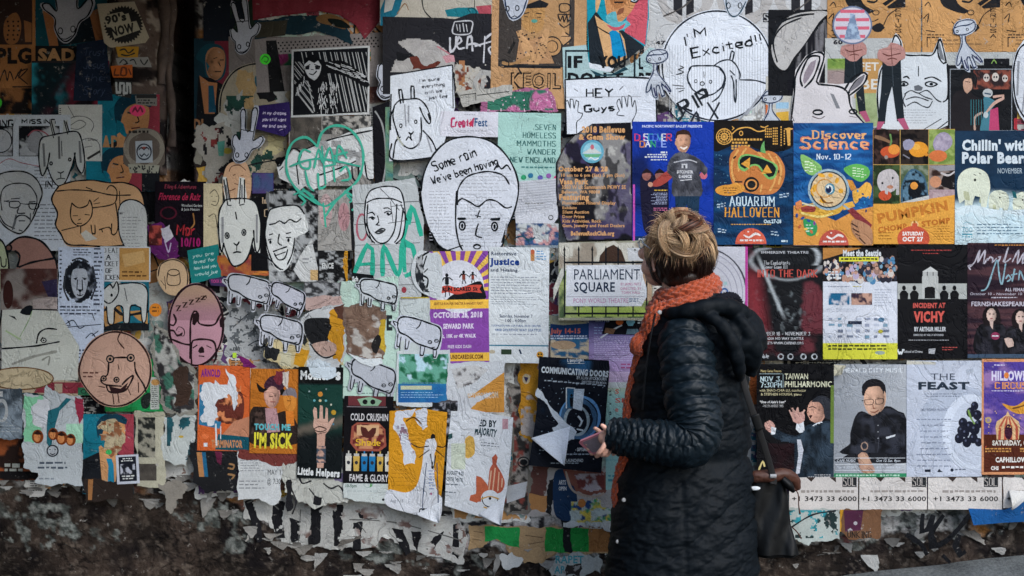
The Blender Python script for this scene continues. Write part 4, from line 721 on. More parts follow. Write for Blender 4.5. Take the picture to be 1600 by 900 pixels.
for i in range(30):
    t = i/30; x = 462+t*150+random.uniform(-3, 3); a_ = clip_poly([(x-30+40, 84), (x-28.7+40, 84), (x+32, 178), (x+30.4, 178)], 463, 85, 575, 177)
    if a_ and not (486 < x+25 < 520 and i % 2): q.P(a_, '#a2a4a5')
    a_ = clip_poly([(x-60, 100), (x-58.8, 100), (x+4, 180), (x+2.4, 180)], 463, 95, 500, 179)
    if a_ and i > 4: q.P(a_, '#a2a4a5')
q.P('478,100 486,90 498,90 508,100 536,98 560,112 577,128 576,140 540,122 512,120 526,150 534,178 498,178 492,150 482,128 468,150 462,152 464,136 478,118', '#0f1013', 1)
for i in range(150):
    a = random.random(); x = random.uniform(500, 530); y = random.uniform(130, 176)
    if i < 50: x, y = 512+a*60, 104+a*a*24+random.uniform(-5, 8)
    elif i < 70: x, y = 466+a*16, 146-a*26+random.uniform(-4, 4)
    q.S([(x, y), (x+random.uniform(-2, 2.5), y+random.uniform(4, 8))] if i >= 50 else [(x, y), (x+7, y+2.5)], 1.1, '#b7b9bb')
q.P('479,104 486,98 494,102 500,98 505,106 502,120 494,129 486,124 480,114', '#b4b6b8', 1); q.SS('480,108 488,104/494,104 503,107/486,118 492,120 498,114/489,112 493,112/478,100 484,93 496,92 506,99', 1.6, '#0f1013'); q.P('480,107 487,106 486,112 480,112', '#15161a', 1); q.P('495,106 504,106 502,112 496,112', '#15161a', 1); q.done()
q = Sheet('note', 'purple square note with white handwriting left of the green heart', 'note', '406,168 456,162 458,206 448,216 404,204', '#2c2054', mat='paper')
for i, t in enumerate(('in my dreams', 'you still want', 'me and smile')): q.T(t, 414, 176+i*10, 450, 181+i*10, '#b3aac4', f='hand', w=.9, sh=.2, a=-2)
q.S('440,206 446,204', 1, '#b3aac4'); q.done()
# cut-out animals with raised paws: one shape, several places
def paw_animal(x, y, k, a, label, flip=1, legs=True):
    ca, sa = math.cos(math.radians(a)), math.sin(math.radians(a))
    g = lambda s: [(x+((p*flip)*ca-r*sa)*k, y+((p*flip)*sa+r*ca)*k) for p, r in pts(s)]
    o = '-12,-62 -8,-70 -2,-66 2,-30 12,-28 12,-68 18,-76 24,-68 20,-18 22,-8 36,-18 42,-12 34,4 20,12 12,30 0,40 -10,40 -18,30 -16,14 -22,6 -22,-12 -16,-16 -8,-6 -8,-30' if legs else '-16,-50 18,-50 18,-8 36,-22 42,-14 34,4 20,14 12,32 0,42 -10,38 -18,22 -18,6 -34,-8 -36,-16 -26,-16 -14,-6'
    q = CU(label, 'cut-out', catmull(g(o), True, 4), '#a9adb8', mat='paper', group='white animal cut-outs with raised paws')
    s = [(p*.9, r*.93) for p, r in pts(o)]; q.S(g(s), 1.7*max(k, .8), INK, closed=True)
    q.E(*g('-9,24')[0], 3.3*k, 4.4*k, INK, ring=1.2); q.E(*g('9,22')[0], 3.3*k, 4.4*k, INK, ring=1.2); q.S(g('-10,34 -2,36 8,31'), 1.2); 
    if legs: q.S(g('-8,-26 18,-24'), 1.3)
    q.done()
paw_animal(104, 22, 1.1, -2, 'large white animal cut-out hanging head down at the top left', 1, False)
paw_animal(378, 54, .78, -10, 'white animal cut-out hanging head down beside the crimson flower print')
paw_animal(384, 226, .8, 6, 'white animal cut-out with raised paws over the torn round drawing')
# --- top centre
paw_animal(612, 120, .98, 8, 'white animal cut-out with raised paws between the sloth print and the goat letter')
q = PO('tan and white mural sheet with a long grey arch at the top centre', 'poster', (596, -30, 770, 44), '#a39d90', mat='paper')
q.P('616,-30 640,-30 624,26 600,44 596,44 596,20', '#1b6076'); q.P('604,4 612,-4 622,-6 614,20 602,24', '#a9aaa4'); q.S('660,-10 664,20 684,40', 1.4); q.S('662,-30 660,-6', 1.4); q.S('742,-20 742,20', 1.5); q.S('622,26 634,10 640,20', 1.3, '#7a5c40'); q.P('696,20 716,16 742,16 752,26 752,32 700,30', '#1b6a74'); q.P('744,14 768,12 768,30 750,28', '#9c4650'); q.SS('736,24 732,18 740,17 745,24 738,30', 1.6, '#123f46'); q.done()
q = PO('black peeling poster chalked with white scrawl at the top centre', 'poster', '600,30 692,32 712,34 736,25 782,26 794,140 760,146 700,150 600,150', '#222226', mat='paper')
q.IMG(606, 62, 715, 116, lambda X, Y: mix(lin('#8d8a88'), lin('#a9a6a2'), NZ(X, Y, 12, 5, 3)), 2, shape='622,70 640,64 676,66 696,80 710,100 714,116 612,116 620,96 650,92')
q.P(torn(pts('640,90 656,94 664,106 690,100 678,110 646,112'), 3), '#5a2c24'); q.P(torn(pts('622,84 640,88 650,92 636,96 622,98'), 2), '#16171a'); q.P(torn(pts('692,92 710,90 712,100 698,102'), 2), '#b3848a'); q.S('684,76 704,88', 2, '#a4606a')
q.P(torn(pts('714,100 752,116 742,150 712,148'), 3), '#a8a296'); q.R(718, 98, 727, 138, '#9a6a48'); q.IMG(712, 104, 760, 146, lambda X, Y: mix(lin('#6a3a2c'), lin('#a8a49c'), sst(.4, .5, NZ(X, Y, 9, 3, 3))), 2, lambda X, Y: NZ(X, Y, 14, 8, 3) > .5)
q.P('776,28 786,27 797,138 788,142', '#a9adb0'); q.SS('711,38 737,37 738,48 733,57 709,56 711,38/714,42 716,52/719,42 720,54/724,40 726,54/729,42 731,54', 1.6, '#b3b3b6'); q.SS('704,62 705,84 712,78 714,60/714,74 722,68 718,62 714,72 718,80 727,78/730,80 732,62 737,60 739,84/729,74 742,72 752,76', 2.6, '#b6b6ba'); q.SS('756,102 758,60/757,66 770,56 783,60 782,70 764,80 776,98 777,110/742,76 784,64', 3, '#b6b6ba'); q.SS('742,146 744,128 754,116 766,118 774,134 778,146/752,146 756,130 762,128', 7, '#9d9c98'); q.done()
q = PO('kraft carnival poster of a man in patterned scarf with medallions', 'poster', (768, -30, 915, 172), '#b58c62', rot=-1, mat='worn')
q.R(779, 3, 896, 108, '#3b3531'); q.R(814, 2, 888, 72, '#a98258'); q.P('816,14 846,12 850,30 846,50 834,56 820,50 814,36', '#b08450', 1); q.P('822,12 842,4 856,10 852,16 820,18', '#15171b'); q.SS('818,26 826,24/836,25 845,26', 1.6); q.E(834, 37, 5, 3, '#4f8f80'); q.SS('818,30 824,31/838,31 844,31', 1.3)
q.E(862, 76, 15, 15, '#ad8357'); q.E(862, 76, 15, 15, INK, ring=1.6); q.E(862, 76, 9, 9, INK, ring=1.2); q.P('806,104 812,60 832,66 846,58 866,102', '#a9805a'); q.P('806,54 816,50 836,86 842,104 826,104', '#bb9064'); q.P('858,50 850,48 838,84 840,102 852,90', '#bb9064')
for i in range(40): q.E(808+random.random()*46, 54+random.random()*48, 1.5, 1.2, '#2a2220', n=6)
q.SS('872,16 874,10 886,10 890,16 884,22 874,22 872,16/870,26 874,36 878,28 880,38 884,28 886,38 890,26/870,26 890,26/872,40 880,46 890,40', 1.5); q.P('878,52 892,62 880,74 874,66', '#b58c62'); q.SS('882,54 892,63 880,74/876,60 890,60', 1.5); q.R(788, 106, 876, 110, INK)
for i, (t, x0, x1) in enumerate((('KEOIL', 800, 876),)): q.T(t, x0-1, 117, x1+1, 142, '#1b1715', 2, w=3); q.T(t, x0+1.2, 119, x1-.8, 140, '#b58c62', 0)
q.T('SL', 879, 24, 886, 28, INK, 1); q.S('785,102 800,104 830,92', 4, '#a07a50'); q.S('795,88 804,70', 5, '#1a1918'); q.E(788, 104, 8, 6, INK, ring=1.2); q.SS('816,120 810,106 830,108', 2); q.done()
q = PO('pink and green painted paper with glitter under the kraft carnival poster', 'poster', torn(pts('750,146 856,140 872,176 750,178'), 2.5), '#9d5f80', mat='worn'); q.IMG(760, 144, 866, 177, lambda X, Y: mix(lin('#b76a92'), lin('#2f6a56'), sst(.46, .54, NZ(X, Y, 20, 13, 3))), 2, shape='762,148 852,144 864,174 762,176'); q.IMG(760, 144, 866, 177, lambda X, Y: mix(lin('#d3b0c0'), lin('#d3b0c0'), X*0), 1.5, lambda X, Y: vn(X/1.9, Y/1.9, 5) > .86); q.done()
q = PO('thin white strip poster with ruled panels right of the black peeling poster', 'poster', torn(pts('714,146 800,136 800,152 724,170'), 1.5), '#a3a19a', mat='paper'); q.SS('720,152 744,149/744,148 744,160/746,152 796,146', 1.2); q.done()
q = CU('white animal snout cut-out poking in at the top edge above the carnival poster', 'cut-out', catmull(pts('786,-16 788,12 796,34 806,36 818,26 826,4 836,-20'), True, 5), '#aeb2ba', group='white animal cut-outs with raised paws'); q.S('789,-14 790,12 797,31 806,33 816,24 823,4 832,-18', 1.8, '#1e2c44'); q.E(793, 18, 2.8, 4, INK, ring=1.2, ); q.E(808, 17, 3, 4, INK, ring=1.2); q.S('799,32 804,29 809,32', 1); q.done()
q = PO('white posters with a repeated grey figure behind the excited dog drawing', 'poster', (1006, -40, 1330, 100), '#b5b5b4', mat='paper')
for x in (1030, 1122, 1214, 1306): q.R(x+22, -40, x+54, 34, '#26262a') ; q.E(x+40, -4, 36, 36, '#a5a19d', ring=15); q.R(x+36, -40, x+42, 40, '#b5b5b4'); q.S([(x+6, 26), (x+36, 12), (x+60, -10)], 2, '#4b4744')
q.R(1192, 21, 1219, 35, '#202024'); q.T('SOL', 1194, 23, 1217, 33, '#b5b5b4', f='serif', w=1.8); q.T('47', 1024, 64, 1040, 70, '#202024', 2); q.R(1100, 80, 1214, 100, '#15161a'); q.done()
q = PO('portrait poster of a laughing man with bright blue tie and dark jacket', 'poster', '915,-30 1010,-30 1012,30 1007,74 978,96 955,113 918,104', '#14879b', group=man, mat='paper')
q.P('974,54 988,-30 1010,-30 1010,30 1006,74', '#b8505c'); q.P('917,40 930,22 944,40 972,52 1004,76 978,97 956,112 920,104', '#1d242a'); q.P('928,28 936,34 966,52 974,66 978,94 946,108 940,80', '#c49a6c'); q.P('950,54 958,50 966,56 970,64 977,90 956,98 953,66', '#0f7fae'); q.S('928,30 930,44 952,58', 1.4); q.S('966,52 976,96', 1.4)
q.P('946,-30 1000,-30 990,12 976,32 962,42 948,32', '#b98255', 1); q.P('945,30 960,22 964,38 978,36 984,42 966,52 950,42', '#5aa0a8', 1); q.P('952,-4 968,-10 980,-2 974,12 962,18 953,10', '#a26c42', 1); q.SS('985,2 996,-2/983,6 992,8 996,4/958,8 972,8', 2.4); q.E(989, 4, 5, 3, '#a9b6bc'); q.E(989, 4, 2, 2, INK); q.P('966,18 974,16 972,24 962,28', '#7a4a34', 1); q.P('946,42 956,46 966,46 976,40 972,48 958,52', '#b8505c', 1); q.P('930,-8 940,-16 936,10 930,24', '#c49a6c', 1); q.done()
q = Sheet('torn_flap', 'white torn underside curling at the foot of the blue tie portrait', 'paper', torn(pts('917,100 940,108 962,104 952,116 936,118 920,110'), 1.5), '#c3c8cc', lift=2); q.done()
q = PO('pale blue poster shouting in heavy black condensed capitals', 'poster', '878,78 915,74 920,110 955,118 990,100 1012,78 1022,80 1022,140 880,140', '#98b0b0', mat='paper')
q.R(882, 82, 919, 85, '#1c262b'); q.R(882, 82, 884.5, 126, '#1c262b'); q.R(988, 88, 991, 126, '#1c262b'); q.T('IF', 886, 91, 909, 110, '#16191c', 2); q.T('YOU', 934, 91, 976, 110, '#16191c', 2); q.T('DON T', 886, 117, 972, 136, '#16191c', 2); q.T('L', 996, 94, 1003, 112, '#16191c', 2); q.T('RT', 996, 117, 1018, 136, '#16191c', 2); q.P('920,112 940,120 955,119 975,108 980,112 955,122 930,122', '#1c3c46'); q.done()
q = Sheet('drawing', 'white letter with goat drawing and a few handwritten lines', 'drawing', '612,122 708,104 712,170 688,248 610,254', '#aeb1b6', mat='news')
q.SS('624,119 708,105/708,105 709,172/613,150 612,200/614,226 616,252 680,248', 2)
for i, t in enumerate(("I'm sure", 'everything', 'will be', 'just fine')): q.T(t, 656+i*5, 127+i*10-i*1.2, (688, 696, 692, 700)[i], 132+i*10-i*1.2, '#4c4f55', f='hand', w=1.1, jit=.5, a=6)
q.SS('618,168 626,160 640,158 656,158 668,170 674,188 672,196 664,186 657,170/618,168 616,186 622,208 628,224 636,232 646,234 656,226 660,210 659,186/618,170 612,186 612,206/628,165 625,144 629,143 632,164/644,158 644,138 648,138 649,158/616,250 620,224 628,216/662,206 676,222 684,240/636,222 640,216 644,220 646,222/640,209 644,212 648,208/643,212 644,220', 1.9); q.E(628, 199, 2, 2.8, INK, ring=1.2); q.E(651, 193, 2, 2.8, INK, ring=1.2)
q.P('660,172 672,194 668,186', INK); q.S('670,180 673,190', 2.6); q.S('634,166 636,200', 3, '#8f9299'); q.S('640,168 640,194', 3, '#8f9299'); q.S('622,216 632,230', 3, '#a3a69c'); q.S('668,214 676,240', 2.5, '#8f9299'); q.S('658,210 656,230', 2.5, '#8f9299'); q.done()
q = Sheet('flyer', 'small white festival flyer with pink and navy hand lettering', 'flyer', (689, 177, 780, 216), '#c5c5cd', rot=-1)
q.T('Creatif', 706, 188, 741, 201, '#a8345c', f='hand', w=2.2, sh=.05); q.T('Fest', 742, 187, 762, 200, '#1d4a76', 1); q.P('732,196 738,190 738,200', '#b9344c'); q.L(726, 181, 744, 184, 1, '#9a9aa2', .5); q.L(714, 206, 770, 210, 1, '#9a9aa2', .4); q.done()
q = PO('mint green poem poster with right aligned thin serif capitals', 'poster', (778, 179, 875, 288), '#99bdb4', rot=-1)
for i, t in enumerate(('SEVEN', 'HOMELESS', 'MAMMOTHS', 'WANDER', 'NEW ENGLAND')): q.T(t, (836, 817, 808, 824, 798)[i], 197+i*12.7, 867, 205+i*12.7, '#2c5856', f='serif', w=1.15, sw=.8)
q.L(812, 262, 866, 267, 1, '#4b7a78', .5, 'r'); [q.E(816+i*13+random.random()*3, 279-(i % 2)*3, 4.2, 4, c) for i, c in enumerate(('#2f8f62', '#2c6a8c', '#5f5aa0', '#8a5a9c', '#c24472'))]; q.done()
q = PO('white corner sheet striped in fine lines below the mint poem poster', 'poster', '800,286 872,280 868,330 806,352', '#b5b7bd')
for i in range(14): q.S([(800, 290+i*4), (868, 284+i*4)], .8, '#9a9ca4', taper=0)
q.E(861, 341, 3, 3, '#333', ring=1); q.done()
q = PO('white flyer with rounded corner beside the rain drawing', 'flyer', '806,338 872,322 871,342 860,356 806,358', '#babcc2'); q.E(860, 341, 3.5, 3.5, '#333', ring=1); q.L(820, 318, 860, 322, 1, '#888', .5); q.done()
q = PO('coloured mosaic strip poster below the rounded white flyer', 'poster', (806, 350, 872, 388), '#7d8890', mat='worn'); q.IMG(806, 350, 872, 384, lambda X, Y: mix(mix(lin('#2b4a70'), lin('#b88a8a'), sst(.45, .55, NZ(X, Y, 9, 2, 3))), lin('#b5b9b9'), sst(.5, .56, NZ(X, Y, 12, 9, 3))), 2); q.S('806,372 816,370 826,376 836,372', 2.5, '#1d4a5c'); q.done()
# big ovals
q = CU('grey wooden letter panel under the woman portrait sprayed with green letters', 'panel', torn(pts('553,292 650,280 664,350 660,462 640,500 560,470'), 1), '#96999a', mat='news')
for i in range(5): q.S([(556, 320+i*32), (658, 316+i*32)], 1, '#5d6062', taper=0)
q.E(568, 356, 8, 20, '#a05a68', ring=2.4); q.E(633, 453, 4, 5, '#8d3a44'); q.SS('556,428 566,404 576,384 584,390 584,432/560,414 586,412/600,432 602,386 624,430 630,380/634,426 634,380 646,386 650,410 644,428 634,432/640,352 645,324 652,340 660,370/630,380 642,330 650,328', 6.5, '#2f9f86'); q.done()
q = CU('pen portrait of a woman with blunt bob haircut above the green letters', 'drawing', '573,312 580,298 602,292 622,294 632,308 636,340 632,370 620,383 606,381 590,381 578,374 572,350', '#adafb2', mat='news')
q.SS('574,312 582,299 602,293 622,295 631,308 635,340 631,370 620,382/574,312 572,340 576,366 588,381/575,318 590,312 614,312 630,318/577,320 576,352 584,370 594,380 606,379 616,366 620,350 622,320/632,326 626,366 618,380', 1.8)
q.SS('577,335 584,333 588,338/601,327 608,326 614,330/578,342 584,340 588,342 584,345/602,334 609,331 614,334 608,338/592,338 594,348 590,352 596,353/588,364 594,360 599,358 604,360 598,365 592,366 588,364/590,364 603,361/574,350 584,380/628,320 638,346', 1.5); q.E(584, 342, 2.2, 2.2, INK); q.E(608, 335, 2.2, 2.2, INK); q.P('589,363 597,359 603,361 598,365', '#3a3c40'); q.SS('596,296 610,310 626,330/612,316 616,348/612,324 632,322/608,350 634,346', 1, '#4a4c50'); q.done()
oval = catmull(pts('660,300 670,258 696,226 730,216 768,224 796,252 810,290 804,330 790,362 776,392 700,392 672,356'), True, 7)
q = CU('big oval drawing of a frowning man with a handwritten line about rain', 'drawing', oval, '#abadb3', mat='news')
q.L(672, 300, 712, 380, 16, '#9698a0', .25); q.L(720, 272, 800, 390, 22, '#9fa1a8', .22); q.S(oval[:-8], 2.2, INK, sm=0)
q.T('Some rain', 680, 255, 750, 270, INK, f='hand', w=1.9, jit=.35, a=20); q.T("We've been having", 677, 278, 783, 290, INK, f='hand', w=1.8, jit=.35, a=17)
q.SS('716,322 716,300 726,282 740,274 764,270 786,276 796,290/714,300 713,350 718,380 724,392/713,322 722,312 736,318 748,324 762,314 776,316 790,326 800,324/772,268 778,260 784,266 792,260 798,268/700,392 724,384', 2)
q.SS('715,343 729,343/766,344 782,343/750,330 746,342/743,338 752,340/748,350 744,368 754,372/740,386 746,383 752,386/790,360 784,380/796,366 790,376', 2); q.P('716,341 728,341 727,345 717,345', INK); q.P('767,342 782,341 781,346 768,346', INK)
for e in ((723, 354), (773, 355)): q.E(*e, 4.6, 6.6, INK, ring=2); q.E(*e, 2, 4, INK)
q.E(746, 386, 5.5, 3.6, INK, ring=1.6); q.S('792,350 790,368', 3.5, '#8d8f94'); q.done()
q = Sheet('drawing', 'white letter with waving hands and the words hey guys', 'drawing', '880,127 1020,122 1024,196 1000,200 960,210 884,212', '#b2b4b9', mat='news')
q.SS('881,128 960,124 1020,126/882,128 884,212/1022,126 1024,196', 2.2); q.T('HEY', 915, 142, 956, 155, INK, f='hand', w=2.2, jit=.3); q.T('Guys', 913, 168, 958, 178, INK, f='hand', w=2.2, jit=.3, a=3)
q.SS('884,176 882,162 886,160 890,172 890,158 894,158 896,172 899,160 903,162 902,178 909,180 906,188 900,194 900,212/966,176 962,164 966,158 970,172 970,154 974,154 978,170 980,152 984,154 986,170 990,160 992,178 986,192 986,200/966,176 962,182 974,184/896,142 902,146/972,138 966,144', 1.2, '#3a3d42'); q.S('884,155 1000,154', .8, '#8d8f94'); q.done()
big = [(1120+88*math.cos(t)*(1+.02*math.cos(2*t)), 103+88*math.sin(t)) for t in np.linspace(0, 2*math.pi, 48, endpoint=False)]
q = CU('big round drawing of a barking dog shouting excitedly over scrawled letters', 'drawing', big, '#b4b6ba', mat='news')
for i in range(36): q.S([(1046+i*4.3, 70), (1046+i*4.3, 180)], .5, '#9ea1a6', taper=0) if 1 else None
q.S([(1120+85.5*math.cos(t), 103+85.5*math.sin(t)) for t in np.linspace(2.6, 8.6, 60)], 2, '#1d232c', sm=0)
q.T('I', 1067, 58, 1072, 72, INK, f='hand', w=2.2, sh=-.2); q.T("M", 1086, 46, 1103, 59, INK, f='hand', w=2.2, a=8); q.S('1073,53 1074,58', 1.8); q.T('Excited!!', 1082, 76, 1192, 91, INK, f='hand', w=2.3, jit=.3, a=12)
q.SS('1076,110 1080,104 1100,103 1120,104 1130,112 1133,126 1126,138 1112,148 1096,148 1082,140 1076,128/1080,104 1074,118 1076,132/1124,108 1132,118 1128,136 1120,142/1114,104 1126,96 1140,94 1150,102 1156,116 1155,124/1155,125 1180,126 1200,132/1140,94 1143,80 1147,82 1144,96/1142,118 1146,130 1147,152 1149,160 1150,150 1150,124/1140,110 1148,118/1133,130 1124,150 1112,160', 1.8, '#252b33')
q.E(1087, 127, 2.2, 2.4, INK, ring=1); q.E(1110, 128, 2.2, 2.4, INK, ring=1); q.E(1097, 131, 3.4, 3, INK, ring=1.2); q.SS('1099,112 1100,122/1102,113 1101,119', 1, '#555'); q.SS('1062,103 1068,106 1060,109 1068,113 1056,117/1050,133 1068,135/1056,139 1070,138/1060,144 1068,141', 1.3)
q.T('RIP', 1068, 159, 1116, 181, '#22262b', f='hand', w=4.2, a=28, jit=.4); q.SS('1105,160 1122,186/1124,160 1108,190/1062,188 1070,174/1080,190 1088,176 1092,190', 3.6, '#2a2e34'); q.S('1044,172 1062,192', 2); q.S('1170,170 1150,194', 4, '#8d8f94'); q.S('1186,150 1166,180', 4, '#9a9ca1'); q.done()
q = CU('white animal snout cut-out over the top rim of the excited dog drawing', 'cut-out', catmull(pts('1132,-12 1133,12 1140,26 1147,28 1158,22 1167,4 1170,-14'), True, 5), '#b3b8be', group='white animal cut-outs with raised paws'); q.S('1134,-12 1135,11 1141,24 1148,26 1156,20 1165,3', 1.6, '#1e3a48'); q.E(1138, 9, 3, 4.4, INK, ring=1.1); q.E(1156, 9, 3, 4.4, INK, ring=1.1); q.done()
def hand_cut(x, y, k, label, a=0):
    ca, sa = math.cos(math.radians(a)), math.sin(math.radians(a)); g = lambda s: [(x+(p*ca-r*sa)*k, y+(p*sa+r*ca)*k) for p, r in pts(s)]
    q = CU(label, 'cut-out', catmull(g('-18,-16 -12,-26 4,-30 17,-26 18,-14 10,-6 0,-2 2,8 10,18 22,30 26,40 20,42 12,36 16,48 10,50 4,40 4,54 -4,50 -8,38 -12,48 -18,42 -16,28 -8,10 -8,-4 -18,-8'), True, 4), '#b0b5bc', group='white cut-outs of a tipped cup over a hand')
    q.SS(' '.join('%g,%g' % p for p in g('-17,-16 -10,-25 4,-28 15,-25 16,-14 6,-7 -6,-5 -16,-8 -17,-16'))+'/'+' '.join('%g,%g' % p for p in g('-17,-16 -8,-19 6,-20 16,-24'))+'/'+' '.join('%g,%g' % p for p in g('-5,-4 -6,10 -14,28 -16,42 -10,38 -8,28'))+'/'+' '.join('%g,%g' % p for p in g('0,-4 1,8 10,20 20,32 24,40 14,32 8,26'))+'/'+' '.join('%g,%g' % p for p in g('-8,32 -4,48 2,50 0,34 4,30 10,48 14,46 8,28')), 1.5, '#27324a')
    q.S(g('-4,34 0,48'), 3, '#3a3c58'); q.S(g('14,30 22,40'), 2.6, '#3a3c58'); q.E(*g('-12,-11')[0], 1.8, 2, INK, ring=.9); q.E(*g('4,-13')[0], 1.8, 2, INK, ring=.9); q.done()
hand_cut(1024, 108, .95, 'cup and hand cut-out on the left rim of the excited dog drawing', 2)
q = PO('cream panel with orange and yellow curves right of the excited dog drawing', 'poster', (1196, 120, 1246, 194), '#b3b0a6'); q.P('1186,160 1204,166 1200,180 1184,180', '#c06434'); q.P('1212,176 1232,174 1232,190 1214,190', '#c49a3c'); q.R(1212, 160, 1232, 170, '#8fb0c4'); q.S('1208,128 1224,132 1238,138', 1.4); q.S('1200,114 1222,120 1236,130', 1.2, '#8a8d90'); q.done()
hand_cut(1206, 166, .9, 'cup and hand cut-out low between the excited dog and the donkey', 2)
q = PO('black and white poster of a pale hat brim and long dark hair', 'poster', (1200, 16, 1294, 150), '#16171a', mat='paper'); q.P('1294,20 1270,18 1230,28 1206,66 1210,98 1226,110 1240,90 1256,70 1280,34', '#a9a6a2', 1); q.S('1206,70 1214,40 1244,26 1272,22', 3); q.S('1214,98 1208,66 1222,42 1252,28', 2); q.IMG(1230, 30, 1292, 150, lambda X, Y: mix(lin('#15151a'), lin('#6c6a6c'), sst(.55, .7, NZ(X, Y, 4, 3, 2, 60))), 2, shape='1292,28 1292,150 1226,150 1234,108 1262,64 1286,34'); q.done()
for i, x in enumerate((1292, 1440, 1566)):
    q = PO(('kraft poster with a huge black and tan face above the round striped sticker', 'kraft poster with a black and tan face over the pig faced drawing', 'kraft poster with a black and tan face cut off by the right edge')[i], 'poster', (x, -40, x+(146, 126, 150)[i], 82), '#b98a56', group='kraft posters with a black and tan face', mat='worn')
    q.P([(x+26, -20), (x+30, 6), (x+44, 16), (x+66, 22), (x+74, 18), (x+56, 6), (x+46, -20)], '#15161a', 1); q.P([(x+86, 6), (x+104, -6), (x+122, -10), (x+122, 12), (x+96, 14)], '#15161a'); q.S([(x+90, 12), (x+118, -8)], 2, '#b98a56'); q.E(x+76, 20, 5, 4, INK, ring=1.1); q.SS('%g,%g %g,%g %g,%g' % (x+62, 2, x+74, 4, x+80, -2), 3); q.P([(x+68, 44), (x+82, 36), (x+90, 44), (x+84, 50), (x+74, 50)], '#15161a', 1)
    q.SS('/'.join('%g,%g %g,%g %g,%g' % (x+a, b, x+c, d, x+e, f) for a, b, c, d, e, f in ((46, 34, 56, 44, 66, 50), (88, 40, 96, 24, 110, 14), (54, 30, 70, 34, 80, 30), (4, 10, 10, 4, 14, 12), (2, 30, 10, 22, 8, 36))), 1.3, '#2a201a')
    for k in range(7): q.T('MERTUSA'[k], x+107, 6+k*8, x+115, 11+k*8, '#2c211a', f='slab', w=1.2)
    q.L(x+8, 54, x+36, 62, 2, '#4a3828', .5); q.L(x+20, 62, x+110, 74, 2, '#8d6a44', .45); q.SS('%g,%g %g,%g/%g,%g %g,%g' % (x+6, 48, x+20, 50, x+8, 58, x+8, 74), 1.5, '#2a201a'); q.done()
q = PO('thin white strip under the kraft face posters at the right', 'poster', (1380, 82, 1606, 106), '#a3a5a2'); q.S('1384,86 1398,86', 2); q.R(1384, 80, 1386, 110, '#1c1e22'); q.R(1536, 92, 1576, 104, '#15161a'); q.S('1548,100 1552,94 1556,100', 1.4, '#7a9a50'); q.done()
q = PO('sheet with number and green grass photo behind the two long trousers', 'poster', (1288, 60, 1400, 200), '#a8a9a6'); q.T('60', 1301, 63, 1316, 70, '#202024', 2); q.IMG(1292, 92, 1324, 136, lambda X, Y: mix(mix(lin('#4d6e30'), lin('#8aa050'), NZ(X, Y, 6, 3, 3)), lin('#8d7c78'), sst(106, 112, Y)), 2)
q.R(1334, 92, 1400, 154, '#b08650'); q.T('FET', 1342, 98, 1372, 111, '#c9c6bc', 1); q.T('BE', 1344, 124, 1372, 140, '#c9c6bc', 1); q.IMG(1336, 146, 1388, 198, lambda X, Y: mix(lin('#6b7a4c'), lin('#a9b48a'), NZ(X, Y, 9, 3, 3)), 2); q.done()
def trousers(x, y, k, label):
    g = lambda s: [(x+a*k, y+b*k) for a, b in pts(s)]
    q = PO(label, 'cut-out', g('-22,-4 -8,-10 8,-12 20,-8 21,8 14,12 16,60 20,108 8,112 0,54 -8,80 -12,116 -24,114 -18,60 -16,14 -24,8'), '#1c2328', group='cut-out figures in long black trousers')
    q.P(g('-22,-6 -8,-10 -2,-18 8,-16 20,-8 21,8 12,12 4,20 -8,20 -16,14 -24,8'), '#a97c74', 1); q.SS('/'.join(' '.join('%g,%g' % p for p in g(s)) for s in ('-16,0 -6,4 4,2 14,0', '-8,10 0,8 8,10', '-2,-14 0,18')), 1.4, '#5a302c'); q.P(g('-24,112 -12,112 -20,126 -26,126'), '#a0506a'); q.P(g('8,108 20,106 28,124 20,126'), '#a0506a'); q.S(g('0,20 2,54'), 1.2, '#3a4248'); q.done()
trousers(1334, 78, .9, 'black trousered figure cut-out hung below the round striped sticker')
q = CU('pig faced drawing with pointed ears and a hand over its mouth', 'drawing', '1372,200 1368,150 1372,110 1384,92 1392,62 1399,52 1408,64 1412,84 1440,86 1456,84 1466,60 1470,60 1478,90 1480,120 1480,196 1460,205 1400,205', '#a9abac', mat='news')
q.SS('1374,200 1370,150 1375,112 1386,94 1394,64 1399,56 1406,66 1411,85 1440,87 1457,85 1466,62/1466,62 1470,66 1477,98 1473,100 1466,90 1464,72 1467,62/1479,100 1480,150 1472,160/1411,85 1396,90', 2); q.P('1467,66 1475,96 1468,92 1465,76', '#6b6e72'); q.SS('1434,104 1434,120/1410,122 1416,120 1420,124/1443,124 1456,121 1470,128/1404,130 1412,128 1418,132 1412,135 1404,133/1444,131 1452,128 1463,132 1454,136 1446,134 1444,131', 1.8); q.P('1427,135 1434,133 1441,137 1439,142 1428,142', '#5d6064', 1); q.E(1454, 132, 3, 2.4, INK); q.E(1411, 132, 2.6, 2.4, INK)
q.SS('1412,148 1422,142 1434,146 1448,142 1462,156 1470,160/1414,156 1430,152 1450,158/1416,166 1428,160 1440,166 1450,168 1456,158/1414,148 1410,158 1414,168/1434,146 1444,152 1456,156/1470,186 1440,204/1480,190 1460,205', 1.5, '#2a2d31'); q.L(1410, 172, 1466, 196, 6, '#8a8c90', .2); q.done()
trousers(1393, 84, .95, 'black trousered figure cut-out standing in front of the pig faced drawing')
q = Sheet('sticker', 'round red and white striped sticker with a grey statue and blue rim', 'sticker', [(1331+31*math.cos(t), 40+30*math.sin(t)) for t in np.linspace(0, 6.283, 40, endpoint=False)], '#54607a', mat='stick')
q.E(1331, 40, 28.5, 27.5, '#b3aeb6')
for i in range(4): hh = 27*math.sqrt(max(.05, 1-((18+i*13-40+2)/28)**2)); q.R(1331-hh, 16+i*13, 1331+hh, 21+i*13, '#b8465c')
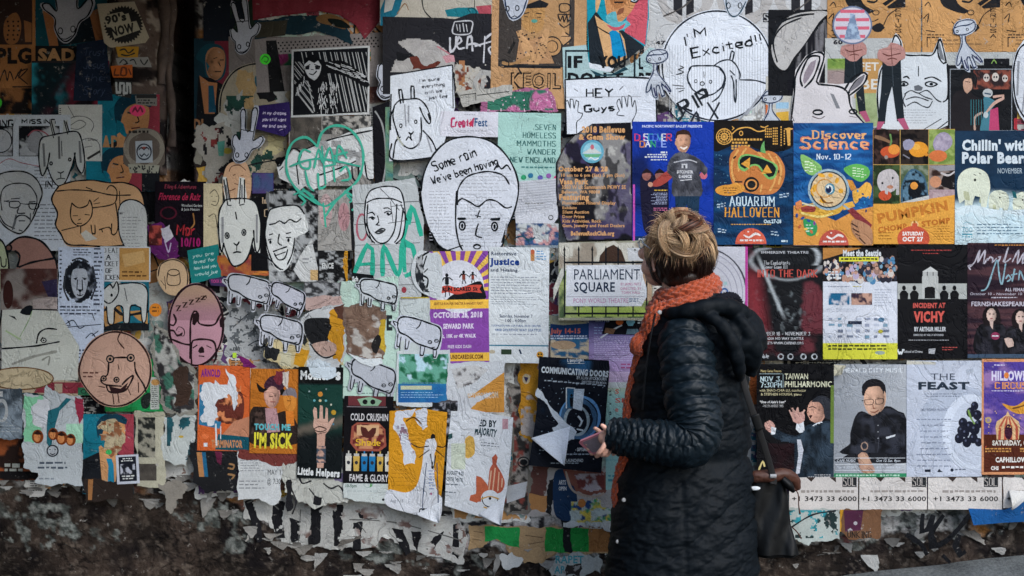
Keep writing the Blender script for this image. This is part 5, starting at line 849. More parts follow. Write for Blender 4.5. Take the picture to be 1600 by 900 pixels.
q.IMG(1316, 22, 1348, 64, lambda X, Y: mix(lin('#8da0b4'), lin('#5c708a'), sst(.4, .6, NZ(X, Y, 4, 4, 3))), 1.6, shape='1328,22 1334,22 1336,32 1340,46 1344,62 1318,62 1322,46 1326,32'); q.done()
q = CU('white donkey head drawing with two tall ears above the science poster', 'drawing', '1232,196 1238,150 1242,110 1258,88 1272,80 1286,82 1290,92 1278,130 1310,132 1330,130 1350,112 1356,114 1352,130 1330,152 1332,170 1358,200 1352,204', '#aba5a4', mat='news')
q.SS('1234,196 1240,150 1243,118 1258,92 1272,83 1284,84 1286,94 1275,128 1278,132 1310,136 1324,146 1330,170 1356,200/1253,136 1250,120 1262,92 1276,88 1280,94 1270,122 1256,138/1318,142 1332,122 1350,114 1354,118 1348,132 1326,150/1324,148 1334,130 1350,118', 2.4); q.P('1256,132 1255,118 1266,98 1274,94 1270,112', '#8a7f86', 1); q.P('1326,144 1338,126 1350,118 1344,132', '#6f6c70', 1); q.P('1296,146 1302,148 1312,170 1306,170', '#77787b'); q.E(1277, 176, 7.5, 3.6, INK, ring=2.2); q.E(1332, 175, 6, 3.4, INK, ring=2); q.SS('1268,182 1280,186 1288,182/1326,182 1338,184/1236,180 1240,190', 1.2, '#5a5050'); q.done()
q = PO('framed theatre poster of a pale man in black beside dancers in teal and pink', 'poster', (1480, 102, 1588, 207), '#0e1014', mat='gloss'); q.R(1483, 108, 1580, 109.2, '#8a8f94'); q.R(1483, 108, 1484, 206, '#8a8f94'); q.R(1579, 108, 1580, 206, '#8a8f94'); q.R(1485, 204, 1588, 205, '#8a8f94')
q.IMG(1520, 110, 1578, 140, lambda X, Y: mix(lin('#7d4234'), lin('#251a1c'), sst(.4, .6, NZ(X, Y, 10, 3, 3))), 2); q.P('1488,150 1500,142 1512,140 1520,150 1532,160 1534,202 1488,202', '#1b181b', 1); q.P('1505,122 1514,120 1518,130 1517,140 1510,147 1504,138', '#b18c76', 1); q.P('1500,124 1506,114 1520,114 1526,124 1522,140 1518,124 1506,124 1502,132', '#131114', 1); q.S('1507,128 1515,129', 1.2, '#20181a')
for e in ((1540, 122, 5), (1554, 121, 5.5), (1569, 123, 4.5)): q.E(e[0], e[1], e[2], e[2]*1.3, '#b5aaa0'); q.E(e[0]-2, e[1], 1.3, 1.8, INK); q.E(e[0]+2, e[1], 1.3, 1.8, INK)
q.E(1542, 146, 8, 7, '#a8aaa8'); q.S('1537,146 1547,148', 2, '#3a4c5c'); q.P('1536,152 1550,156 1556,160 1546,176 1544,204 1530,204 1536,176', '#3d6f7c', 1); q.P('1546,172 1558,168 1560,204 1544,204', '#a83c60'); q.S('1550,152 1566,150 1566,154 1552,162 1540,176', 4, '#b89484'); q.S('1522,204 1522,184 1534,176', 3, '#a88c7c'); q.E(1539, 180, 4, 5, '#a9b0b0')
for i in range(5): q.S([(1516+i*4, 156), (1516+i*4, 196)], .8, '#2c6a70', taper=0)
q.R(1582, 110, 1588, 204, '#101114'); q.P('1583,186 1588,184 1588,204 1583,202', '#9a2c34'); q.done()
q = CU('white oval drawing cut off by the right edge above the polar bears', 'drawing', catmull(pts('1612,62 1592,72 1582,96 1580,126 1584,160 1596,186 1612,190'), True, 6), '#a9aaad', mat='news'); q.S('1612,64 1593,75 1584,98 1582,126 1586,158 1598,182 1612,188', 2.2); q.S('1590,96 1588,150', 4, '#85878b'); q.S('1600,140 1596,176', 3, '#85878b'); q.done()
hand_cut(1507, 60, 1.0, 'cup and hand cut-out over the kraft poster above the dancers poster', -4)
# --- right hand grid of clean posters
q = PO('strip of pink, green and yellow cartoon paper under the aquarium poster', 'poster', (1110, 376, 1240, 400), '#a8a4a4'); q.E(1124, 384, 8, 5, '#17181b'); q.E(1151, 385, 8, 5, '#17181b'); q.R(1162, 378, 1176, 396, '#c23c86'); q.R(1176, 378, 1192, 396, '#2f7a4c'); q.E(1182, 384, 5, 4, '#a9b0ac'); q.R(1196, 380, 1222, 392, '#b3a03c'); q.L(1198, 382, 1220, 392, 2, '#22251c', .6); q.done()
q = PO('dark rock photo poster for a gem show with tan lettering', 'poster', '884,226 896,214 924,196 984,194 987,374 884,378 872,340 868,300 868,256', '#15141a')
def rockf(X, Y):
    a = NZ(X, Y, 34, 13, 5); c = mix(lin('#141318'), lin('#7c7a78'), sst(.46, .58, a)); c = mix(c, lin('#a4a29c'), sst(.55, .75, NZ(X, Y, 9, 21, 4))*sst(.5, .6, a)); c = mix(c, lin('#3f3858'), sst(.55, .62, NZ(X, Y, 30, 4, 3))*.8); return mix(c, lin('#121116'), sst(.55, .6, NZ(X, Y, 12, 44, 4, 30))*.8)
q.IMG(866, 194, 988, 378, rockf, 1.5, shape='885,227 897,215 925,197 983,195 985,373 885,376 874,340 870,300 870,257')
for t, x0, y0, x1, y1, b in (('2018 Bellevue', 908, 200, 975, 210, 2), ('& Gem Show', 903, 212, 975, 221, 2), ('October 27 & 28', 872, 262, 948, 270, 2), ('10 am to 6 pm (Sat) 5 pm (Sun)', 876, 273, 974, 278, 1), ('Vasa Park', 873, 281, 918, 290, 2), ('3560 W Lk Sammamish PKWY SE', 877, 291, 976, 297, 1), ('Bellevue, WA 98008', 877, 299, 936, 304, 1), ('Featuring', 873, 305, 919, 314, 2), ('Fluorescent Mineral Display', 878, 316, 960, 321, 1), ('Exhibits', 878, 324, 900, 328, 1), ('Silent Auction', 878, 330, 919, 335, 1), ('Door Prizes', 878, 337, 912, 342, 1), ('Kids Activities, Rock', 878, 344, 938, 349, 1), ('Gem, Jewelry and Fossil Dealers', 878, 351, 974, 356, 1), ('BellevueRockClub.org', 891, 362, 958, 369, 2)): q.T(t, x0, y0, x1, y1, '#c39262', b)
q.E(924, 239, 18, 18, '#5a94a8'); q.E(924, 239, 14, 14, '#86b4c0'); q.P('908,242 918,236 924,230 930,236 940,242', '#b4b8b4'); q.P('910,243 938,243 934,248 914,248', '#5f9a70'); q.SS('918,252 922,248 928,252 934,249', 1.4, W_); q.E(924, 232, 3, 4, '#b0606a'); q.done()
q = PO('royal blue dance poster of a laughing boy in a grey shirt', 'poster', (986, 193, 1112, 382), '#14339a', mat='gloss')
q.IMG(986, 194, 1112, 382, lambda X, Y: mix(lin('#123392'), lin('#0b1b4c'), sst(.4, .75, NZ(X, Y, 40, 3, 2)+.2*(Y-280)/100)), 3)
q.T('PACIFIC NORTHWEST BALLET PRESENTS', 1001, 198, 1094, 202, '#b5bcd4', 2)
for i, ch in enumerate('DISCOVER'): q.T(ch, 990+i*7, 212, 997+i*7, 222, ('#c4385c', '#a83a8c', '#c8cad4', '#3f8fb0', '#4a6ac4', '#3f8fb0', '#c8cad4', '#b8465c')[i], f='serif', w=2)
for i, ch in enumerate('DANCE'): q.T(ch, 998+i*8.4, 223, 1005+i*8.4, 232, ('#c07840', '#c8cad4', '#2f8f6a', '#3a4ab0', '#8aa0dc')[i], f='serif', w=2)
q.L(1026, 239, 1040, 243, 1, W_, .8, 'r'); q.L(1000, 243, 1040, 250, 2, W_, .6, 'r'); q.L(1008, 251, 1040, 254, 1, W_, .5, 'r')
for x in (1002, 1022): q.P([(x-4, 290), (x, 274), (x+8, 268), (x+18, 276), (x+20, 300), (x+18, 360), (x+2, 360)], '#17152a', 1); q.E(x+6, 276, 7, 8, '#8d5a52'); q.P([(x-2, 274), (x+6, 265), (x+14, 273), (x+6, 272)], '#1c1218', 1)
q.P('1042,256 1050,244 1062,240 1076,244 1088,250 1102,266 1098,276 1090,270 1092,308 1050,308 1048,280 1040,272', '#45464c', 1); q.P('1042,268 1050,276 1030,292 1014,292 1018,286', '#9a4038', 1); q.E(1014, 290, 4, 4, '#b88a74'); q.E(1096, 276, 6, 6, '#b8606a'); q.P('1052,308 1090,308 1088,350 1074,350 1070,320 1066,350 1054,350', '#1c3348')
q.P('1054,212 1060,208 1072,210 1076,220 1073,234 1066,242 1058,238 1053,226', '#b98c72', 1); q.P('1053,220 1054,210 1064,206 1074,210 1077,218 1072,216 1056,216', '#3a2418', 1); q.SS('1057,222 1062,221/1067,222 1073,223', 1.6, '#33201a'); q.FACE(1065, 223, 11, 16, '#bd8f74'); q.P('1053,216 1055,208 1064,205 1074,208 1078,217 1072,213 1058,213', '#33201a', 1); q.S('1060,232 1066,235 1071,231', 1.8, '#e0d6cc'); q.TX('1042,256 1050,244 1062,240 1076,244 1088,250 1102,266 1098,276 1090,270 1092,308 1050,308 1048,280 1040,272', '#33343a', '#5a5b62', 14, 4); q.S('1050,256 1072,252 1086,256', 1.6, '#b0b0b4'); q.E(1054, 226, 2.4, 4, '#b98c72')
q.R(1062, 258, 1071, 265, '#c0c0c2'); q.R(1065, 260, 1068, 265, '#45464c'); q.T('DECEMBER', 1055, 268, 1080, 273, '#c0c0c2', 2); q.T('DANCE', 1058, 275, 1078, 280, '#c0c0c2', 2); q.S('1060,284 1078,282', 1.2, '#c0c0c2'); q.L(1010, 298, 1040, 301, 1, '#c4a03c', .6, 'r'); q.L(1014, 303, 1040, 322, 8, '#a9b0cc', .35, 'r'); q.L(1014, 326, 1040, 332, 2, '#c06a8c', .4, 'r'); q.R(987, 290, 990, 382, '#b04a9a'); q.R(990, 370, 1010, 382, '#0f2a4c'); q.T('PNB', 996, 373, 1006, 378, W_, 1); q.done()
q = PO('navy aquarium poster with a pumpkin wearing a diving mask', 'poster', (1112, 191, 1234, 383), '#123458', mat='gloss')
q.IMG(1112, 230, 1234, 383, lambda X, Y: mix(lin('#123c60'), lin('#0d2743'), sst(.35, .65, NZ(X, Y, 26, 3, 3, 8))), 2.5); q.P('1112,191 1234,191 1234,230 1200,240 1150,228 1112,238', '#12100f', 1)
Y_ = '#c9974a'; q.E(1128, 216, 12, 12, Y_, ring=1.3); q.E(1128, 216, 9, 9, Y_, ring=.9); q.E(1128, 216, 5, 5, Y_, ring=1.4)
for i in range(12): a = i*math.pi/6; q.S([(1128, 216), (1128+12*math.cos(a), 216+12*math.sin(a))], .7, Y_)
q.S('1140,212 1150,204 1166,202 1180,208 1192,206', 1.6, Y_); q.S('1184,200 1190,202 1196,199', 1.6, Y_); q.E(1154, 211, 2.6, 3.4, Y_, ring=1); q.S('1140,200 1143,203 1140,206', 1, Y_)
for x, y, n_, m_ in ((1138, 219, 10, 1), (1140, 224, 5, 1), (1139, 229, 6, 2), (1191, 203, 4, 4), (1203, 202, 3, 7), (1215, 200, 1, 8), (1220, 206, 1, 6)):
    for i in range(n_):
        for j in range(m_): q.R(x+i*(5 if m_ < 3 else 2.8), y+j*4-(m_ > 2)*0, x+i*(5 if m_ < 3 else 2.8)+(3.6 if m_ < 3 else 1.8), y+j*4+(3 if m_ < 3 else 2.4), Y_)
q.P('1220,204 1228,202 1236,204 1230,206 1230,230 1226,230 1224,206', Y_)
q.P('1136,250 1142,238 1156,230 1170,234 1180,240 1196,238 1210,244 1221,262 1220,284 1208,302 1190,306 1170,304 1150,298 1138,282', '#b8723c', 1)
for s_ in ('1150,236 1140,256 1142,280 1152,294', '1162,234 1152,250 1150,270', '1196,242 1206,260 1206,284 1198,300', '1208,246 1216,266 1212,290', '1170,300 1168,290', '1184,302 1186,290', '1180,240 1190,250'): q.S(s_, 2.4, '#cf9a58')
q.P('1150,250 1160,243 1180,246 1204,256 1211,264 1206,280 1196,282 1188,274 1180,262 1170,262 1160,270 1150,264', '#71a85c', 1); q.P('1152,252 1161,245.5 1180,248.5 1203,258 1208,265 1204,277 1197,279 1190,272 1182,260 1170,259 1160,266 1153,262', '#101a1c', 1); q.P('1154,258 1168,248 1167,266', '#d3953c'); q.P('1185,274 1194,259 1202,272', '#d3953c')
q.E(1170, 290, 10.5, 10, '#15181a', ring=2.6); q.E(1170, 290, 7.6, 7.2, '#c98a48', ring=1.5); q.E(1170, 290, 6.4, 6, '#15181a'); q.S('1156,286 1144,286', 2.5, '#15181a'); q.S('1212,272 1212,268', 3, '#15181a'); q.S('1146,246 1142,250', 3, '#15181a'); q.P('1184,240 1186,228 1190,222 1190,232 1192,242', '#5f9a58', 1)
q.E(1134, 299, 20, 8.5, '#c88a3a'); q.E(1146, 296, 14, 8, '#c88a3a'); q.L(1124, 295, 1150, 306, 3, '#5c3c1c', .35, 'c')
q.T('AQUARIUM', 1137, 309, 1205, 323, '#b9ccd4', f='slab', w=2.6, jit=.7); q.T('HALLOWEEN', 1130, 326, 1212, 340, '#d09038', f='slab', w=2.9, jit=.7); q.T('Oct.27-28', 1189, 344, 1216, 350, '#b9ccd4', 2); q.L(1138, 351, 1200, 354, 1, '#c9974a', .45, 'j')
for x, y in ((1117, 320), (1213, 305), (1118, 358), (1200, 362)): q.L(x, y, x+16, y+8, 2, '#a9bac6', .45, a=-10 if y > 350 else 10)
q.E(1169, 382, 24, 24.5, '#c45a44', a0=180, a1=360); q.S('1158,368 1166,372 1176,366 1184,369', 3, '#d9cfc8'); q.E(1165, 363, 1.5, 1.2, '#d9cfc8'); q.L(1152, 375, 1188, 379, 1, '#d9cfc8', .7, 'j')
for i in range(24): q.E(1114+random.random()*20, 240+random.random()*90, .8, .8, '#5a87a0', n=5)
q.L(1216, 376, 1226, 380, 1, '#b9ccd4', .7, 'j'); q.done()
q = PO('blue and orange science poster with a fish under a magnifying glass', 'poster', (1235, 195, 1358, 384), '#103c6c', mat='gloss')
q.IMG(1235, 195, 1358, 330, lambda X, Y: mix(lin('#0f3a6c'), lin('#1e5c94'), sst(.35, .7, NZ(X, Y, 30, 6, 3, 7))), 2.5); q.P('1234,322 1262,330 1300,346 1330,330 1358,324 1358,384 1234,384', '#c98a42'); 
q.T('Discover', 1265, 207, 1347, 219, '#d8a068', f='slab', w=3.0); q.T('Science', 1247, 217, 1350, 235, '#c06a48', f='slab', w=5.2); q.T('Science', 1248.5, 218.5, 1348.5, 233.5, '#d99a70', f='slab', w=2.8); q.T('Nov. 10-12', 1271, 243, 1323, 251, '#c9d4dc', f='slab', w=2.2)
q.P('1246,244 1262,250 1278,262 1276,272 1262,276 1250,266', '#7fae62', 1); q.L(1252, 254, 1270, 272, 4, '#d0dcc0', .35, a=-12); q.P('1312,266 1332,258 1350,264 1352,276 1340,286 1326,280', '#5da450', 1); q.L(1326, 264, 1348, 280, 4, '#d0dcc0', .35, a=-8)
q.P('1242,326 1270,318 1310,320 1306,334 1270,342 1244,334', '#c99a3c', 1); q.P('1245,326 1266,322 1268,332 1248,332', '#8d3c34', 1); q.S('1246,318 1260,322 1272,322', 3, '#cfc7a8'); q.S('1246,334 1276,340 1296,334', 3, '#d8c070')
q.P('1326,300 1336,296 1348,286 1356,294 1352,312 1342,308 1330,320', '#dca548', 1); q.P('1316,282 1326,284 1332,296 1324,300', '#c98838'); q.P('1312,330 1330,324 1326,316 1312,320', '#dca548'); q.P('1270,276 1286,270 1300,272 1290,284', '#d8b06c', 1)
q.E(1289, 298, 32, 32, '#8ea3ac'); q.E(1289, 298, 28.5, 28.5, '#22303a'); q.E(1289, 298, 26.5, 26.5, '#d0b48a')
for e in ((1278, 276, 6, 3), (1302, 284, 3, 5), (1268, 296, 3, 7), (1280, 316, 6, 3), (1308, 300, 4, 4), (1292, 276, 4, 3)): q.E(*e, '#d79c34', a=20); 
q.E(1283, 296, 13, 14, '#c98f48', ring=1.5); q.E(1291, 297, 8, 9, '#4d8a9c'); q.E(1290, 297, 6, 7, '#d8dcd8'); q.E(1289, 298, 4.6, 5.5, '#1c2c4c'); q.E(1288, 294, 1.6, 2, '#d8dcd8'); q.S('1276,308 1284,318 1296,318', 2, '#6b4420'); q.S('1268,290 1262,300 1266,308', 2, '#d79c34')
q.S('1312,322 1322,330', 4, '#8ea3ac'); q.P('1318,330 1326,326 1356,352 1354,358 1336,350', '#7a3034'); q.P('1326,344 1346,350 1356,360 1356,384 1344,384 1326,364', '#a97c5c', 1); q.SS('1324,350 1334,356/1326,358 1336,364/1330,366 1338,370/1336,372 1346,382', 2, '#3a241c'); q.P('1250,344 1266,346 1272,356 1268,368 1256,368', '#2f8a52', 1); q.L(1254, 352, 1268, 366, 3, '#c0d4c0', .4)
for i, c in enumerate(('#2c4c8c', '#b8603c', '#2c4c8c', '#d8b050', '#2c4c8c', '#b8603c', '#7a4a8c', '#d8b050')): q.E(1240+i*4.5, 338+(i*17 % 30), 2, 3.4, c, a=i*30); q.E(1334+i*2.6, 300+(i*13 % 34), 1.4, 2.2, ('#2f86b8', '#1d3a66')[i % 2], a=i*40)
q.E(1297, 384, 23, 24, '#b04e40', a0=180, a1=360); q.S('1286,370 1294,374 1304,368 1312,371', 3, '#d9cfc8'); q.E(1293, 365, 1.5, 1.2, '#d9cfc8'); q.L(1280, 377, 1316, 381, 1, '#d9cfc8', .7, 'j'); q.P('1238,318 1246,314 1248,324 1240,330', '#c87a48', 1); q.done()
q = PO('orange pumpkin poster topped by six small animal photos in a grid', 'poster', (1358, 205, 1484, 382), '#cf9440')
def ph(x, y, w, h, a, b, sd, s=8): q.IMG(x, y, x+w, y+h, lambda X, Y: mix(lin(a), lin(b), sst(.42, .6, NZ(X, Y, s, sd, 3))), 1.8)
ph(1358, 205, 41, 54, '#191312', '#3d2b26', 3); ph(1400, 205, 43, 54, '#100e0f', '#2c2420', 4); ph(1444, 205, 40, 54, '#6b7f3c', '#8c9c58', 5); ph(1358, 260, 41, 60, '#24301c', '#3f5230', 6); ph(1400, 260, 43, 60, '#4a5a40', '#77806c', 7); ph(1444, 260, 40, 46, '#33231f', '#8a7a72', 8)
q.S('1360,216 1374,220 1386,226', 5, '#7a5c44'); q.E(1384, 240, 15, 9, '#b34c2c'); q.E(1390, 236, 9, 8, '#cf8338'); q.S('1384,212 1386,224 1384,230', 3, '#5d8048'); q.E(1378, 248, 3, 3, '#8d8078')
q.E(1428, 236, 15, 12, '#d08a2c'); q.E(1424, 232, 7, 5, '#dba246'); q.P('1404,224 1414,220 1422,226 1416,236 1406,236', '#8d8a9c', 1); q.E(1440, 244, 3, 2.6, '#c98230'); q.S('1404,244 1414,250', 2, '#77757c')
q.P('1450,228 1456,214 1468,209 1478,216 1480,228 1470,238 1456,240', '#948a9c', 1); q.IMG(1450, 209, 1482, 240, lambda X, Y: mix(lin('#7a6f82'), lin('#b5a9b5'), NZ(X, Y, 4, 4, 2)), 1.6, shape='1452,228 1457,216 1468,211 1477,217 1478,227 1470,236 1457,238'); q.E(1458, 246, 14, 9, '#c26a3c')
q.P('1364,288 1368,272 1384,266 1394,272 1398,284 1390,300 1372,302', '#b5adab', 1); q.E(1372, 288, 1.6, 2, INK); q.E(1388, 280, 1.6, 2, INK); q.E(1376, 307, 10, 8, '#b84c30'); q.E(1384, 294, 5, 3, '#b07a60'); q.P('1376,296 1382,296 1380,306 1376,304', '#b5adab'); q.P('1394,288 1398,286 1398,306 1393,306', '#a9a4a2')
q.P('1402,318 1402,290 1412,270 1422,266 1436,276 1442,298 1442,318', '#3c5a6c', 1); q.IMG(1402, 266, 1444, 320, lambda X, Y: mix(lin('#10181f'), lin('#557486'), sst(.4, .6, NZ(X, Y, 5, 14, 3))), 1.6, shape='1404,318 1404,290 1413,272 1422,268 1434,277 1440,298 1440,318'); q.P('1412,298 1416,286 1428,284 1432,298 1428,310 1414,308', '#11161b', 1); q.E(1421, 292, 6, 6, '#d08a3c')
q.P('1462,290 1470,272 1484,276 1484,300 1474,296', '#191617', 1); q.E(1454, 286, 9, 9, '#b98262'); q.S('1462,272 1474,276 1484,270', 2.4, '#b9b2b0'); q.IMG(1444, 298, 1484, 318, lambda X, Y: mix(lin('#8d7478'), lin('#b9a4a4'), NZ(X, Y, 4, 5, 2)), 1.8); q.P('1444,262 1484,260 1484,268 1460,270', '#8d8a8c'); q.SS('1399.5,205 1399.5,330/1443.5,205 1443.5,306/1358,259.5 1484,259.5', 1.2, '#a8884c')
q.P('1358,328 1400,319 1484,306 1484,382 1358,382', '#cf9440'); q.P('1400,318 1430,310 1444,307 1444,313 1420,317', '#b9b9b4')
q.T('PUMPKIN', 1366, 335, 1476, 351, '#b5702e', 2, a=11); q.T('CHOMP', 1366, 356, 1411, 365, '#ab6428', 2, a=8); q.E(1422, 352, 6, 6, '#d9b47c'); q.T('&', 1419, 348, 1425, 356, '#ab6428', 2); q.T('STOMP', 1433, 347, 1478, 356, '#ab6428', 2, a=8)
q.E(1420, 374, 25, 20, '#b95038'); q.R(1418, 350, 1426, 358, '#b95038'); q.R(1358, 382, 1484, 383, '#cf9440'); q.T('SATURDAY', 1403, 363, 1436, 369, '#e0dcd4', 2); q.T('OCT 27', 1403, 371, 1435, 378, '#e0dcd4', 2); q.L(1451, 354, 1476, 378, 6, '#8f5f24', .25, 'j'); q.L(1366, 364, 1390, 378, 3, '#8f5f24', .3); q.done()
q = PO('dark blue zoo poster of white polar bears on snow', 'poster', (1484, 207, 1640, 383), '#10283e', mat='gloss')
q.IMG(1484, 208, 1640, 383, lambda X, Y: mix(mix(lin('#0f2438'), lin('#14324a'), NZ(X, Y, 20, 3, 2)), mix(lin('#9fbcc4'), lin('#c3d2d2'), NZ(X, Y, 22, 5, 4)), sst(296, 312, Y+10*(NZ(X, Y, 20, 7, 3)-.5)-(X < 1530)*16)), 2.2)
q.T("Chillin' with", 1495, 221, 1598, 238, '#c3ccd0', 2); q.T('Polar Bears', 1495, 240, 1599, 258, '#c3ccd0', 2); q.T('NOVEMBER 3-4', 1550, 265, 1600, 273, '#a9b6bc', 0)
def bear(x, y, k, f=1):
    g = lambda s: [(x+a*k*f, y+b*k) for a, b in pts(s)]
    q.P(g('-26,6 -24,-14 -12,-26 4,-28 18,-22 24,-12 26,4 22,22 20,34 12,34 10,18 2,16 -4,34 -14,36 -14,22 -22,28'), '#c9cdb8', 1); q.P(g('-14,22 -16,8 -8,10 -6,24'), '#a9ac8c', 1); q.P(g('10,18 12,28 8,26'), '#9aa084'); q.E(*g('2,-9')[0], 2*k, 2.4*k, '#2a2c28'); q.S(g('0,-18 4,-16'), 1.2*k, '#4a4a44'); q.S(g('8,-20 12,-18'), 1.2*k, '#4a4a44'); q.S(g('-8,30 2,34'), 1.5*k, '#7d8068')
bear(1513, 292, .98); bear(1552, 316, .62); bear(1590, 320, .66, -1); q.P('1572,300 1578,302 1580,312 1574,310', '#1c5a60'); q.P('1484,330 1510,322 1560,330 1640,326 1640,352 1484,352', '#c3d0d2', 1)
q.IMG(1484, 326, 1640, 383, lambda X, Y: mix(lin('#a9c4cc'), lin('#c9d4d4'), NZ(X, Y, 16, 8, 4)), 2.4, lambda X, Y: Y > 330+12*NZ(X, Y, 14, 4, 3)); q.T('ZOO', 1495, 356, 1511, 364, '#3f8a9c', 0); q.R(1495, 366, 1511, 368, '#3f8a9c'); q.S('1496,352 1502,348 1510,351', 1, '#8ab0ba'); q.L(1495, 370, 1511, 374, 1, '#5a98a6', .5, 'j'); q.L(1518, 351, 1594, 370, 4, '#5a7484', .35); q.done()
hand = 0
q = PO('black show poster with swirling grey smoke and a red glow', 'poster', (1163, 388, 1280, 562), '#141416', mat='gloss')
def dark(X, Y):
    r = np.hypot((X-1226)/60, (Y-410)/28); c = mix(lin('#121316'), lin('#8a8e90'), sst(.12, .0, abs(r-.95+.25*(NZ(X, Y, 20, 3, 3)-.5)))*.9); c = mix(c, lin('#5a2a30'), sst(.56, .8, NZ(X, Y, 30, 9, 3)+.35*((X-1240)/60)*sst(440, 470, Y)*sst(540, 500, Y))); c = mix(c, lin('#5a6062'), sst(.6, .75, NZ(X, Y, 7, 22, 4))*sst(440, 460, Y)*sst(530, 500, Y)*sst(60, 20, abs(X-1212))); c = mix(c, lin('#7c2b32'), sst(26, 0, abs((X-1170)-(Y-440)*.15))*sst(410, 440, Y)*sst(560, 520, Y)*.8); return mix(c, lin('#aab0b2'), sst(5, 0, abs((X-1188)-(Y-420)*.42))*sst(390, 420, Y)*sst(505, 480, Y)*.8)
q.IMG(1163, 388, 1280, 562, dark, 1.8); q.IMG(1163, 388, 1280, 415, lambda X, Y: mix(lin('#15171a'), lin('#9fa4a6'), sst(.12, 0, abs(np.hypot((X-1226)/64, (Y-402)/34)-.8+.1*NZ(X, Y, 20, 4, 2)))), 1.8, lambda X, Y: X > 1200)
q.T('IMMERSIVE THEATRE', 1185, 393, 1258, 397, '#a9aaac', 1); q.T('The Combatants', 1189, 408, 1229, 414, '#a9aaac', f='serif', w=1.2); q.T('Gamer Game XII', 1189, 415, 1225, 420, '#a9aaac', f='serif', w=1.2); q.T('INTO THE DARK', 1178, 422, 1271, 433, '#b04a40', f='serif', w=1.8, sw=1.2); q.T('OCTOBER 18 - NOVEMBER 3', 1178, 518, 1260, 523, '#b5b6b8', f='serif', w=1.4); q.T('ARCADIA NO WAY SEATTLE', 1182, 526, 1250, 530, '#b5b6b8', 1); q.T('TICKETS WWW.CAFENO.ORG', 1184, 533, 1250, 537, '#b5b6b8', 1)
for i, x in enumerate((1184, 1215, 1230, 1250, 1267)): q.E(x, 556, 4, 4, '#9fa3a6', ring=1.6) if i else q.T('fumble', 1178, 552, 1196, 558, '#9fa3a6', f='hand', w=1)
q.done()
q = PO('white seat plan poster topped by an audience photo with a yellow foot', 'poster', (1280, 388, 1395, 560), '#c0c3ca')
q.R(1280, 388, 1395, 440, '#1c191b'); q.P('1280,388 1340,388 1326,392 1280,406', '#a8743c')
pc = ['#b08a78', '#a67f6c', '#6f93a6', '#c0b8b0', '#8a6c60', '#3a3c4c', '#4a7a9c', '#a89ab0', '#2a2a34']
for i in range(210):
    x, y = 1282+random.random()*110, 400+random.random()*38
    if y < 404+max(0, (1340-x))*.12: continue
    q.E(x, y, 2.2+random.random()*1.6, 2.8+random.random()*2, random.choice(pc), n=7); q.z -= .0065
q.z += .02
for i in range(24): x, y = 1330+random.random()*60, 418+random.random()*18; q.E(x, y+5, 5, 6, random.choice(pc[2:]), n=8); q.E(x, y, 2.8, 3.4, '#b08a78', n=8); q.P([(x-3, y-1), (x, y-4), (x+3, y-1), (x, y-2)], '#241a18')
q.T('Meet the Seattle', 1311, 391, 1370, 401, W_, 2); q.R(1305, 402, 1366, 409, '#c9c43c'); q.L(1308, 404, 1364, 408, 1, '#33341c', .6, 'j'); q.L(1288, 424, 1308, 432, 2, W_, .6); q.L(1286, 433, 1320, 438, 1, W_, .6)
q.L(1288, 447, 1326, 450, 1, '#8a8e9a', .5); q.L(1326, 447, 1346, 450, 1, '#b0a860', .5); q.IMG(1289, 458, 1321, 476, lambda X, Y: mix(lin('#1d5a7c'), lin('#c4c0c4'), sst(.4, .6, NZ(X, Y, 8, 3, 3))), 1.5); q.IMG(1324, 458, 1356, 476, lambda X, Y: mix(lin('#3a2c38'), lin('#b08a78'), sst(.4, .6, NZ(X, Y, 6, 3, 3))), 1.5); q.L(1360, 452, 1390, 480, 7, '#9a9eaa', .3); q.L(1286, 482, 1350, 488, 2, '#9a9eaa', .3)
for j in range(4):
    for i in range(7):
        if random.random() < .85: q.R(1289+i*14, 496+j*9, 1289+i*14+random.uniform(4, 10), 499+j*9+random.uniform(0, 2), random.choice(['#6d7484', '#8a90a0', '#6c8a9c', '#aab0bc']))
q.R(1319, 501, 1340, 506, '#2a3040'); q.E(1370, 499, 5, 3.6, '#4d6c84'); q.E(1369, 517, 4, 3, '#a9a040'); q.R(1280, 535, 1395, 560, '#bfbd3c'); q.L(1288, 538, 1378, 548, 2, '#34361c', .5, 'j'); q.E(1368, 550, 8, 3, '#8d9a8c'); q.done()
q = PO('black play poster with a pale tower, silhouettes and red title', 'poster', (1395, 383, 1503, 560), '#0f0f12', mat='gloss')
q.L(1416, 391, 1478, 394, 1, '#9a3a36', .5, 'j'); q.L(1434, 396, 1460, 399, 1, '#9a3a36', .4, 'j'); q.R(1395, 443, 1502, 467, '#9fa19c'); q.P('1433,425 1446,417 1458,425', '#b9bab6'); q.R(1434, 425, 1457, 432, '#a9aaa6'); q.R(1433, 432, 1458, 466, '#b0b1ac'); q.SS('1441,425 1441,431/1450,425 1450,431', 1.2, '#333'); q.P('1437,466 1437,450 1442,448 1449,448 1453,450 1453,466', '#121214')
for x in (1405, 1421, 1467, 1483): q.E(x, 450, 3, 4, '#101012'); q.P([(x-6, 467), (x-7, 459), (x-3, 454), (x+3, 454), (x+7, 459), (x+6, 467)], '#101012')
